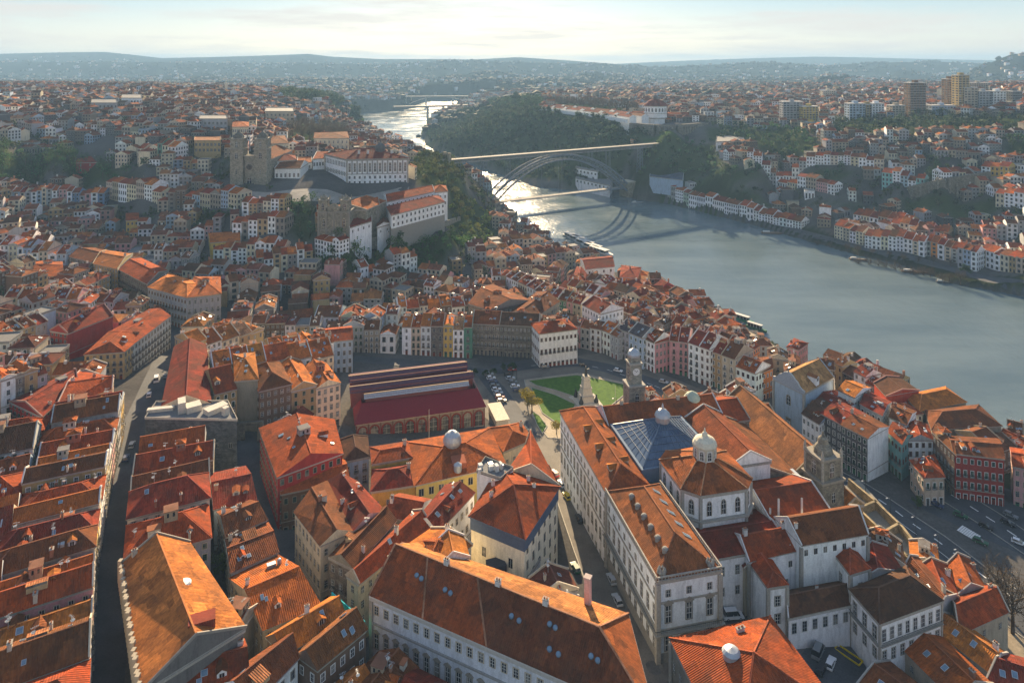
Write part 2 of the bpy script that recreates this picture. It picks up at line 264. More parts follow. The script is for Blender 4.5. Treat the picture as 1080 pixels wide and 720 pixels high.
# ------------------------------------------------------------------ mesh builder
class MB:
    def __init__(s): s.v = []; s.f = []; s.m = []; s.c = []; s.mats = []
    def mi(s, mat):
        if mat not in s.mats: s.mats.append(mat)
        return s.mats.index(mat)
    def face(s, pts, mat='paint', col=(.5, .5, .5)):
        n = len(s.v); s.v += [tuple(p) for p in pts]; s.f.append(tuple(range(n, n+len(pts)))); s.m.append(s.mi(mat)); s.c.append(col)
    def prism(s, poly, z0, z1, mat='paint', col=(.5, .5, .5), top=None, topcol=None, bottom=True):
        n = len(poly)
        for i in range(n):
            p, q = poly[i], poly[(i+1) % n]
            s.face([(p[0], p[1], z0), (q[0], q[1], z0), (q[0], q[1], z1), (p[0], p[1], z1)], mat, col)
        s.face([(p[0], p[1], z1) for p in poly], top or mat, topcol or col)
        if bottom: s.face([(p[0], p[1], z0) for p in reversed(poly)], mat, col)
    def frustum(s, poly0, z0, poly1, z1, mat, col, cap=True):
        n = len(poly0)
        for i in range(n):
            j = (i+1) % n
            s.face([(*poly0[i], z0), (*poly0[j], z0), (*poly1[j], z1), (*poly1[i], z1)], mat, col)
        if cap: s.face([(*p, z1) for p in poly1], mat, col)
    def cone(s, poly, z0, apex, mat, col):
        n = len(poly)
        for i in range(n): s.face([(*poly[i], z0), (*poly[(i+1) % n], z0), apex], mat, col)
    def box(s, c, sx, sy, z0, z1, ang=0, mat='paint', col=(.5, .5, .5), **k):
        s.prism(rect(c, sx, sy, ang), z0, z1, mat, col, **k)
    def lathe(s, c, prof, n=12, mat='paint', col=(.5, .5, .5), ang=0):
        for (r0, z0), (r1, z1) in zip(prof, prof[1:]):
            a, b_ = ngon(c, r0, n, ang), ngon(c, r1, n, ang)
            for i in range(n):
                j = (i+1) % n
                q = [(*a[i], z0), (*a[j], z0), (*b_[j], z1), (*b_[i], z1)]
                if r1 < 1e-4: q = q[:3]
                elif r0 < 1e-4: q = [q[0], q[2], q[3]]
                s.face(q, mat, col)
    def bar(s, p, q, w, mat='paint', col=(.5, .5, .5), h=None):
        p, q = Vector(p), Vector(q); d = (q-p).normalized(); up = Vector((0, 0, 1)) if abs(d.z) < .95 else Vector((1, 0, 0))
        a = d.cross(up).normalized()*w/2; b_ = a.cross(d).normalized()*(h or w)/2
        P = [p-a-b_, p+a-b_, p+a+b_, p-a+b_]; Q = [x+(q-p) for x in P]
        for i in range(4):
            j = (i+1) % 4; s.face([P[i], P[j], Q[j], Q[i]], mat, col)
        s.face(P[::-1], mat, col); s.face(Q, mat, col)
    def blob(s, c, r, col, mat='leaf', rs=RND):
        # lumpy icosahedron
        t = (1+5**.5)/2; V = [(-1,t,0),(1,t,0),(-1,-t,0),(1,-t,0),(0,-1,t),(0,1,t),(0,-1,-t),(0,1,-t),(t,0,-1),(t,0,1),(-t,0,-1),(-t,0,1)]
        Fs = [(0,11,5),(0,5,1),(0,1,7),(0,7,10),(0,10,11),(1,5,9),(5,11,4),(11,10,2),(10,7,6),(7,1,8),(3,9,4),(3,4,2),(3,2,6),(3,6,8),(3,8,9),(4,9,5),(2,4,11),(6,2,10),(8,6,7),(9,8,1)]
        W = [(c[0]+x/1.9*r*rs.uniform(.7, 1.25), c[1]+y/1.9*r*rs.uniform(.7, 1.25), c[2]+z/1.9*r*rs.uniform(.65, 1.1)) for x, y, z in V]
        n = len(s.v); s.v += W
        for f in Fs: s.f.append(tuple(n+i for i in f)); s.m.append(s.mi(mat)); s.c.append(col)
    def mesh(s, name, org=(0, 0, 0)):
        me = bpy.data.meshes.new(name); V = np.array(s.v, dtype=np.float64)-np.array(org)
        me.from_pydata(V.tolist(), [], s.f)
        for mt in s.mats: me.materials.append(MATS[mt])
        me.polygons.foreach_set('material_index', s.m)
        a = me.attributes.new('col', 'FLOAT_COLOR', 'FACE'); cc = np.ones((len(s.c), 4), np.float32); cc[:, :3] = np.array(s.c, np.float32); a.data.foreach_set('color', cc.ravel())
        me.update(); return me
    def build(s, name, parent=None, org=None, **props):
        if not s.f: return None
        if parent is not None: org = tuple(WL[parent.name])
        elif org is None:
            V = np.array(s.v); org = (float(V[:, 0].mean()), float(V[:, 1].mean()), float(V[:, 2].min()))
        o = bpy.data.objects.new(name, s.mesh(name, org)); COL.objects.link(o)
        if parent is not None: o.parent = parent
        else: o.location = org
        WL[o.name] = org
        for k, v in props.items(): o[k] = v
        return o
WL = {}
def rect(c, sx, sy, ang=0):
    ca, sa = math.cos(ang), math.sin(ang)
    return [(c[0]+x*ca-y*sa, c[1]+x*sa+y*ca) for x, y in ((-sx/2, -sy/2), (sx/2, -sy/2), (sx/2, sy/2), (-sx/2, sy/2))]
def ngon(c, r, n, ang=0): return [(c[0]+r*math.cos(ang+2*math.pi*i/n), c[1]+r*math.sin(ang+2*math.pi*i/n)) for i in range(n)]
def thing(name, label, cat, loc, group=None):
    o = bpy.data.objects.new(name, None); COL.objects.link(o); o.location = loc; o.empty_display_size = 1; WL[o.name] = tuple(loc)
    o['label'] = label; o['category'] = cat
    if group: o['group'] = group
    return o
def inst(name, me, parent, M):
    o = bpy.data.objects.new(name, me); COL.objects.link(o); o.parent = parent
    l = WL[parent.name]; M = M.copy(); M[0][3] -= l[0]; M[1][3] -= l[1]; M[2][3] -= l[2]; o.matrix_local = M; WL[o.name] = (0, 0, 0); return o
def structure(o): o['kind'] = 'structure'; return o
# occupancy raster for placing houses
OX0, OY0, OC = -1500.0, 40.0, 1.5
OCC = np.zeros((1800, 2600), bool)      # [iy, ix]
def occ_idx(poly, grow=0):
    P = np.array(poly); x0, y0 = P.min(0)-grow-OC; x1, y1 = P.max(0)+grow+OC
    i0, i1 = max(int((x0-OX0)/OC), 0), min(int((x1-OX0)/OC)+1, OCC.shape[1]); j0, j1 = max(int((y0-OY0)/OC), 0), min(int((y1-OY0)/OC)+1, OCC.shape[0])
    if i1 <= i0 or j1 <= j0: return None
    X, Y = np.meshgrid(OX0+(np.arange(i0, i1)+.5)*OC, OY0+(np.arange(j0, j1)+.5)*OC)
    return (slice(j0, j1), slice(i0, i1)), poly_sd(poly, X, Y) > -grow
def occupy(poly, grow=0):
    r = occ_idx(poly, grow)
    if r: OCC[r[0]] |= r[1]
def is_free(poly):
    r = occ_idx(poly, -.6)
    if r is None: return False
    return (OCC[r[0]] & r[1]).sum() <= .06*max(r[1].sum(), 1)
def line_occ(pts, w):
    for p, q in zip(pts, pts[1:]):
        d = np.array(q)-np.array(p); L = np.linalg.norm(d)+1e-9; n = np.array((-d[1], d[0]))/L*w/2; e = d/L*w/3
        occupy([tuple(np.array(p)-n-e), tuple(np.array(q)-n+e), tuple(np.array(q)+n+e), tuple(np.array(p)+n-e)])
# ------------------------------------------------------------------ colours
TILE = {'orange': (.47, .145, .022), 'terracotta': (.36, .085, .014), 'rust red': (.29, .050, .010), 'brown': (.18, .054, .016), 'dark brown': (.095, .040, .020), 'maroon': (.20, .027, .012), 'pale': (.40, .19, .09), 'slate': (.06, .06, .07)}
WALLC = {'white': (.82, .82, .81), 'cream': (.66, .57, .41), 'ochre': (.42, .30, .15), 'yellow': (.55, .37, .09), 'grey': (.36, .36, .37), 'granite': (.25, .225, .185), 'pink': (.55, .29, .28),
 'red': (.33, .05, .04), 'pale blue': (.36, .45, .55), 'blue': (.18, .27, .42), 'green': (.10, .24, .17), 'brown': (.17, .115, .08), 'beige': (.46, .39, .29), 'orange': (.60, .22, .06), 'teal': (.22, .42, .40), 'dark grey': (.12, .125, .135), 'pale green': (.40, .50, .36)}
def jit(c, a=.10, r=RND):
    k = 1+r.uniform(-a, a); return tuple(min(max(x*k*(1+r.uniform(-a*.4, a*.4)), .005), .85) for x in c)
def lerp(p, q, t): return tuple(a+(b-a)*t for a, b in zip(p, q))
def area2(P): return sum(P[i][0]*P[(i+1) % len(P)][1]-P[(i+1) % len(P)][0]*P[i][1] for i in range(len(P)))
def dist(p, q): return math.hypot(p[0]-q[0], p[1]-q[1])
def expand(Q, o):
    """grow a convex ccw polygon: o = outward distance per edge"""
    n = len(Q); o = [o]*n if isinstance(o, (int, float)) else o; L = []
    for i in range(n):
        p, q = Q[i], Q[(i+1) % n]; d = dist(p, q)+1e-9; nx, ny = (q[1]-p[1])/d, -(q[0]-p[0])/d
        L.append(((p[0]+nx*o[i], p[1]+ny*o[i]), ((q[0]-p[0])/d, (q[1]-p[1])/d)))
    out = []
    for i in range(n):
        (p, d), (q, e) = L[i-1], L[i]; cr = d[0]*e[1]-d[1]*e[0]
        if abs(cr) < .05: out.append(q); continue
        t = ((q[0]-p[0])*e[1]-(q[1]-p[1])*e[0])/cr; out.append((p[0]+d[0]*t, p[1]+d[1]*t))
    return out
class Roof:
    """pitched roof over a quad; faces go to mb"""
    def __init__(s, Q, ze, rise, axis='x', hip=0.0, over=.35, gover=None, ridge=.5):
        if axis == 'y': Q = [Q[1], Q[2], Q[3], Q[0]]
        gover = over if gover is None else gover
        s.Q = Q; s.P = expand(Q, [over, gover if not hip else over, over, gover if not hip else over]); s.ze = ze; s.rise = rise
        a, b, c, d = s.P; s.L0, s.R0 = lerp(a, d, ridge), lerp(b, c, ridge); W = dist(s.L0, s.R0)+1e-6
        k = min(hip*dist(a, d)*.5/W, .5); s.L, s.R = lerp(s.L0, s.R0, k), lerp(s.R0, s.L0, k); s.hip = hip > 0; s.ridge = ridge; s.k = k
    def z(s, x, y):
        a, b, c, d = s.P
        # fraction across the slope
        n = len(s.P); best = []
        for i, (p, q, on) in enumerate(((a, b, 1), (b, c, s.hip), (c, d, 1), (d, a, s.hip))):
            if not on: continue
            L = dist(p, q)+1e-9; h = ((x-p[0])*-(q[1]-p[1])+(y-p[1])*(q[0]-p[0]))/L
            full = (dist(a, d)*(s.ridge if i == 0 else 1-s.ridge)) if i in (0, 2) else max(s.k*dist(s.L0, s.R0), .1)
            best.append(h/max(full, .1))
        return s.ze+.15+s.rise*min(max(min(best), 0), 1)
    def add(s, mb, col, wall=('wall', (.5, .5, .5)), trim=(.40, .36, .31), cap=True, mat='roof', parapet=0):
        a, b, c, d = s.P; z0, z1, zr = s.ze-.08, s.ze+.15, s.ze+.15+s.rise; A = lambda p, z: (p[0], p[1], z)
        L, R = A(s.L, zr), A(s.R, zr)
        mb.face([A(a, z1), A(b, z1), R, L], mat, col); mb.face([A(c, z1), A(d, z1), L, R], mat, col)
        if s.hip:
            mb.face([A(b, z1), A(c, z1), R], mat, col); mb.face([A(d, z1), A(a, z1), L], mat, col)
        else:
            mb.face([A(b, z1), A(c, z1), R], *wall); mb.face([A(d, z1), A(a, z1), L], *wall)
        for p, q in ((a, b), (b, c), (c, d), (d, a)): mb.face([A(p, z0), A(q, z0), A(q, z1), A(p, z1)], 'paint', trim)
        mb.face([A(d, z0), A(c, z0), A(b, z0), A(a, z0)], 'paint', trim)
        if cap:
            rc = tuple(min(x*1.25+.03, .7) for x in col); w = .34; up = .05  # caps painted paler than the tiles, as edges catching the sun
            def cp(p, q): mb.bar((p[0], p[1], p[2]+up), (q[0], q[1], q[2]+up), w, mat, rc, .16)
            if dist(s.L, s.R) > .5: cp(L, R)
            if s.hip:
                for p, q in ((a, L), (d, L), (b, R), (c, R)): cp(A(p, z1), q)
        if parapet and not s.hip:
            for p, q, r_ in ((b, c, R), (d, a, L)):
                pc = wall[1]
                for u_, v_ in ((p, r_), (r_, q)):
                    zz0 = z1 if len(u_) == 2 else u_[2]; zz1 = z1 if len(v_) == 2 else v_[2]
                    mb.bar((u_[0], u_[1], zz0+parapet/2-.05), (v_[0], v_[1], zz1+parapet/2-.05), .32, 'paint', lerp(pc, (.45, .40, .33), .5), parapet+.1)
# ------------------------------------------------------------------ windows and other repeated parts
_WM = {}
def _fr(mb, x0, x1, z0, z1, y0, y1, col, mat='paint'):
    mb.prism([(x0, y0), (x1, y0), (x1, y1), (x0, y1)], z0, z1, mat, col)
def win_mesh(kind, sur, fr=(.62, .62, .60)):
    key = (kind, sur, fr)
    if key in _WM: return _WM[key]
    mb = MB(); S = {'granite': (.30, .27, .22), 'white': (.70, .69, .66), 'dark': (.06, .06, .06), 'sand': (.45, .38, .27), 'red': (.20, .03, .025), 'green': (.03, .12, .07)}[sur]
    if kind in ('sash', 'small', 'french', 'pediment'):
        _fr(mb, -.5, -.39, 0, 1, 0, .09, S); _fr(mb, .39, .5, 0, 1, 0, .09, S); _fr(mb, -.39, .39, .92, 1, 0, .09, S); _fr(mb, -.39, .39, 0, .05, 0, .13, S)
        mb.face([(.39, .03, .05), (-.39, .03, .05), (-.39, .03, .92), (.39, .03, .92)], 'glass')
        _fr(mb, -.39, -.33, .05, .92, .03, .06, fr); _fr(mb, .33, .39, .05, .92, .03, .06, fr); _fr(mb, -.03, .03, .05, .92, .03, .06, fr)
        for z in ((.48,) if kind == 'small' else (.34, .64)): _fr(mb, -.33, .33, z, z+.03, .03, .055, fr)
        if kind == 'pediment':
            mb.prism([(-.64, 0), (.64, 0), (.64, .3), (-.64, .3)], 1.03, 1.07, 'paint', S)
            for y in (.05, .25): mb.face([(.64, y, 1.07), (-.64, y, 1.07), (-.3, y, 1.18), (0, y, 1.24), (.3, y, 1.18)], 'paint', S)
            for p, q in (((-.64, 1.07), (-.3, 1.18)), ((-.3, 1.18), (0, 1.24)), ((0, 1.24), (.3, 1.18)), ((.3, 1.18), (.64, 1.07))): mb.face([(p[0], .05, p[1]), (q[0], .05, q[1]), (q[0], .25, q[1]), (p[0], .25, p[1])], 'paint', S)
    elif kind == 'plain':
        mb.face([(.5, .04, 0), (-.5, .04, 0), (-.5, .04, 1), (.5, .04, 1)], 'glass'); _fr(mb, -.03, .03, 0, 1, .04, .06, fr)
        for x0, x1, z0, z1 in ((-.58, -.5, -.04, 1.04), (.5, .58, -.04, 1.04), (-.5, .5, 1, 1.04), (-.5, .5, -.04, 0)): _fr(mb, x0, x1, z0, z1, 0, .07, S)
    elif kind in ('arch', 'archdoor', 'market'):
        pts = [(-.36, .0), (.36, .0), (.36, .68)]+[(.36*math.cos(t), .68+.24*math.sin(t)) for t in (.5, 1.05, 1.57, 2.1, 2.64)]+[(-.36, .68)]
        mb.face([(x, .03, z) for x, z in pts][::-1], 'glass')
        out = [(-.5, 0), (.5, 0), (.5, .70)]+[(.5*math.cos(t), .70+.30*math.sin(t)) for t in (.5, 1.05, 1.57, 2.1, 2.64)]+[(-.5, .70)]
        n = len(pts)
        for i in range(1, n):
            j = (i+1) % n; a, b_, c, d = pts[i], pts[j], out[j], out[i]
            mb.face([(c[0], .1, c[1]), (d[0], .1, d[1]), (a[0], .1, a[1]), (b_[0], .1, b_[1])], 'paint', S); mb.face([(d[0], 0, d[1]), (c[0], 0, c[1]), (c[0], .1, c[1]), (d[0], .1, d[1])], 'paint', S)
            mb.face([(a[0], .1, a[1]), (b_[0], .1, b_[1]), (b_[0], .03, b_[1]), (a[0], .03, a[1])], 'paint', S)
        _fr(mb, -.025, .025, 0, .92, .03, .06, fr); _fr(mb, -.36, .36, .66, .69, .03, .06, fr)
        if kind == 'market':
            for k in (-.24, -.12, .12, .24): _fr(mb, k-.012, k+.012, 0, .9, .03, .06, fr)
            _fr(mb, -.36, .36, .33, .36, .03, .06, fr)
        elif kind == 'arch': _fr(mb, -.36, .36, .32, .35, .03, .06, fr)
    elif kind == 'door':
        for x0, x1, z0, z1 in ((-.5, -.38, 0, 1), (.38, .5, 0, 1), (-.38, .38, .93, 1)): _fr(mb, x0, x1, z0, z1, 0, .1, S)
        mb.face([(.38, .03, 0), (-.38, .03, 0), (-.38, .03, .70), (.38, .03, .70)], 'paint', fr); mb.face([(.38, .03, .70), (-.38, .03, .70), (-.38, .03, .93), (.38, .03, .93)], 'glass'); _fr(mb, -.02, .02, 0, .7, .03, .05, (.03, .03, .03))
    elif kind == 'round':
        o = [(.5*math.cos(t*math.pi/5), .5+.5*math.sin(t*math.pi/5)) for t in range(10)]; i_ = [(x*.75, .5+(z-.5)*.75) for x, z in o]
        mb.face([(x, .03, z) for x, z in i_][::-1], 'glass')
        for k in range(10):
            j = (k+1) % 10; mb.face([(o[j][0], .1, o[j][1]), (o[k][0], .1, o[k][1]), (i_[k][0], .1, i_[k][1]), (i_[j][0], .1, i_[j][1])], 'paint', S)
    _WM[key] = mb.mesh('window_'+kind); return _WM[key]
def balcony_mesh(col='iron'):
    if ('b', col) in _WM: return _WM['b', col]
    mb = MB(); mb.prism([(-.72, 0), (.72, 0), (.72, .55), (-.72, .55)], -.14, 0, 'granite_trim')
    for p, q in (((-.7, .03), (-.7, .52)), ((-.7, .52), (.7, .52)), ((.7, .52), (.7, .03))):
        mb.bar((*p, .95), (*q, .95), .06, 'iron'); L = dist(p, q); n = int(L/.14)
        for k in range(1, n+1): x = lerp(p, q, k/n); mb.bar((*x, 0), (*x, .95), .03, 'iron')
    _WM['b', col] = mb.mesh('balcony_rail'); return _WM['b', col]
def chimney_mesh(k):
    if ('c', k) in _WM: return _WM['c', k]
    mb = MB(); c = [(.50, .44, .36), (.62, .60, .57), (.33, .16, .10)][k]
    mb.box((0, 0), .9, .6, -.8, 1.3, 0, 'wall', c); mb.box((0, 0), 1.08, .78, 1.3, 1.42, 0, 'paint', (.35, .32, .28))
    for x in (-.22, .22): mb.box((x, 0), .22, .22, 1.42, 1.75, .3, 'roof', (.40, .15, .07))
    _WM['c', k] = mb.mesh('chimney_stack'); return _WM['c', k]
def skylight_mesh():
    if 's' in _WM: return _WM['s']
    mb = MB(); mb.box((0, 0), .9, 1.2, -.05, .12, 0, 'metal_sheet'); mb.face([(-.36, -.5, .13), (.36, -.5, .13), (.36, .5, .13), (-.36, .5, .13)], 'skylight_glass'); _WM['s'] = mb.mesh('roof_window'); return _WM['s']
def dormer_mesh(wc, rc):
    key = ('d', wc, rc)
    if key in _WM: return _WM[key]
    mb = MB(); W, R_ = WALLC[wc], TILE[rc]     # local: x width, +y outwards (down the slope)
    mb.prism([(-.8, -2.4), (.8, -2.4), (.8, .0), (-.8, .0)], -1.2, 1.25, 'wall', W)
    for s_ in (-1, 1): mb.face([(0, .25, 1.85), (0, -2.6, 1.85), (s_*1.0, -2.6, 1.2), (s_*1.0, .25, 1.2)], 'roof', R_)
    mb.face([(-.8, .02, 1.25), (.8, .02, 1.25), (0, .02, 1.78)], 'wall', W)
    mb.face([(.42, .04, .1), (-.42, .04, .1), (-.42, .04, 1.1), (.42, .04, 1.1)], 'glass'); _fr(mb, -.5, -.4, .05, 1.15, .0, .08, (.7, .7, .68)); _fr(mb, .4, .5, .05, 1.15, .0, .08, (.7, .7, .68)); _fr(mb, -.03, .03, .1, 1.1, .04, .07, (.7, .7, .68))
    _WM[key] = mb.mesh('dormer_window'); return _WM[key]
def attic_mesh(k):
    key = ('a', k)
    if key in _WM: return _WM[key]
    mb = MB(); c = [(.46, .43, .38), (.34, .27, .19), (.22, .23, .25), (.30, .12, .08)][k]
    mb.box((0, 0), 3.4, 3.0, -1.5, 2.0, 0, 'wall' if k != 2 else 'metal_sheet', c)
    if k in (0, 3): r = Roof(rect((0, 0), 3.4, 3.0), 2.0, .8, 'x', 1, .25); r.add(mb, TILE['terracotta'])
    if k in (1, 2): mb.box((0, 0), 3.7, 3.3, 2.0, 2.12, 0, 'roof', (.26, .12, .075) if k == 1 else (.22, .21, .20))
    for x in (-.9, .4):
        mb.face([(x, -1.53, .5), (x+.6, -1.53, .5), (x+.6, -1.53, 1.6), (x, -1.53, 1.6)], 'glass'); mb.face([(-1.73, x+.5, .5), (-1.73, x, .5), (-1.73, x, 1.6), (-1.73, x+.5, 1.6)], 'glass'); mb.face([(1.73, x, .5), (1.73, x+.5, .5), (1.73, x+.5, 1.6), (1.73, x, 1.6)], 'glass')
    _WM[key] = mb.mesh('attic_room'); return _WM[key]
def aerial_mesh():
    if 'ae' in _WM: return _WM['ae']
    mb = MB(); mb.bar((0, 0, -.3), (0, 0, 2.6), .07, 'metal_sheet'); mb.bar((-.7, 0, 2.4), (.7, 0, 2.4), .05, 'metal_sheet')
    for x in (-.6, -.3, 0, .3, .6): mb.bar((x, -.3, 2.4), (x, .3, 2.4), .03, 'metal_sheet')
    mb.lathe((.25, .1), [(.0, 1.2), (.32, 1.35), (.42, 1.6)], 8, 'white_trim'); _WM['ae'] = mb.mesh('aerial'); return _WM['ae']
def patch_mesh(k):
    if ('pt', k) in _WM: return _WM['pt', k]
    mb = MB()
    if k == 0: mb.box((0, 0), 1.8, 1.4, -1, 1.1, 0, 'wall', (.55, .5, .42)); mb.box((0, 0), 2.1, 1.7, 1.1, 1.22, 0, 'roof', (.36, .13, .06))
    elif k == 1: mb.box((0, 0), 1.3, .9, -.6, .7, 0, 'metal_sheet'); mb.lathe((1.2, 0), [(.35, -.5), (.35, .9), (.2, 1.1), (0, 1.15)], 8, 'metal_sheet')
    else:
        mb.box((0, 0), 2.6, 2.2, -1, .55, 0, 'wall', (.5, .36, .2)); mb.face([(-1.4, -1.3, .6), (1.4, -1.3, .6), (1.4, 1.2, 1.35), (-1.4, 1.2, 1.35)], 'roof', (.40, .15, .06)); mb.face([(1.3, 1.1, .5), (-1.3, 1.1, .5), (-1.3, 1.1, 1.3), (1.3, 1.1, 1.3)], 'glass')
    _WM['pt', k] = mb.mesh('roof_hatch'); return _WM['pt', k]
def side_frame(p, q):
    """matrix with X along the wall, Y outwards, Z up; p->q ccw"""
    d = dist(p, q)+1e-9; dx, dy = (q[0]-p[0])/d, (q[1]-p[1])/d; nx, ny = dy, -dx
    M = Matrix.Identity(4); M.col[0] = (-dx, -dy, 0, 0); M.col[1] = (nx, ny, 0, 0); M.col[2] = (0, 0, 1, 0); return M, (nx, ny), d
def faces_cam(p, q, lim=-.22):
    m = lerp(p, q, .5); d = dist(p, q)+1e-9; nx, ny = (q[1]-p[1])/d, -(q[0]-p[0])/d
    return (-m[0]*nx-m[1]*ny)/(math.hypot(*m)+1e-9) > lim
def put(name, me, parent, x, y, z, ang=0, s=(1, 1, 1)):
    M = Matrix.Translation((x, y, z)) @ Matrix.Rotation(ang, 4, 'Z') @ Matrix.Diagonal((*s, 1)); return inst(name, me, parent, M)
def wall_windows(parent, p, q, rows, off=0.0):
    """rows: list of dict(z, n | sp, w, h, kind, sur, fr, balc)"""
    M0, nrm, L = side_frame(p, q)
    for r in rows:
        n = r.get('n') or max(1, int(L/r.get('sp', 2.6))); m = r.get('margin', L/(2*n)); me = win_mesh(r.get('kind', 'sash'), r.get('sur', 'granite'), r.get('fr', (.62, .62, .60)))
        for i in range(n):
            t = (m+(L-2*m)*(i/(n-1) if n > 1 else .5))/L; x, y = lerp(p, q, t); M = M0.copy(); M.translation = (x+nrm[0]*off, y+nrm[1]*off, r['z'])
            inst(r.get('name', 'door' if 'door' in r.get('kind', '') else 'window'), me, parent, M @ Matrix.Diagonal((r.get('w', 1.15), 1, r.get('h', 1.9), 1)))
            if r.get('balc') and (r['balc'] == 1 or i % r['balc'] == 0):
                inst('balcony', balcony_mesh(), parent, M @ Matrix.Diagonal((r.get('bw', 1.0), 1, 1, 1)))
def band(mb, Q, z, h, out=.18, col=(.38, .35, .30), mat='paint'):
    P = expand(Q, out)
    for i in range(len(Q)):
        j = (i+1) % len(Q)
        mb.face([(*P[i], z), (*P[j], z), (*P[j], z+h), (*P[i], z+h)], mat, col); mb.face([(*P[i], z+h), (*P[j], z+h), (*Q[j], z+h), (*Q[i], z+h)], mat, col); mb.face([(*Q[i], z), (*Q[j], z), (*P[j], z), (*P[i], z)], mat, col)
def walls(mb, Q, z0, z1, mat, col, top=True):
    for i in range(len(Q)):
        p, q = Q[i], Q[(i+1) % len(Q)]; mb.face([(*p, z0), (*q, z0), (*q, z1), (*p, z1)], mat, col)
    if top: mb.face([(*p, z1) for p in Q], mat, col)
def quoins(mb, Q, z0, z1, w=.7, col=(.33, .31, .27)):
    for p in Q: mb.box(p, w, w, z0, z1, math.atan2(Q[1][1]-Q[0][1], Q[1][0]-Q[0][0]), 'paint', col, bottom=False)
def mesh_wall_side(mb, s, parent_side): pass
STUFF = MB()
def ccw(Q): return Q if area2(Q) > 0 else [Q[1], Q[0], Q[3], Q[2]]
N_IND = 0
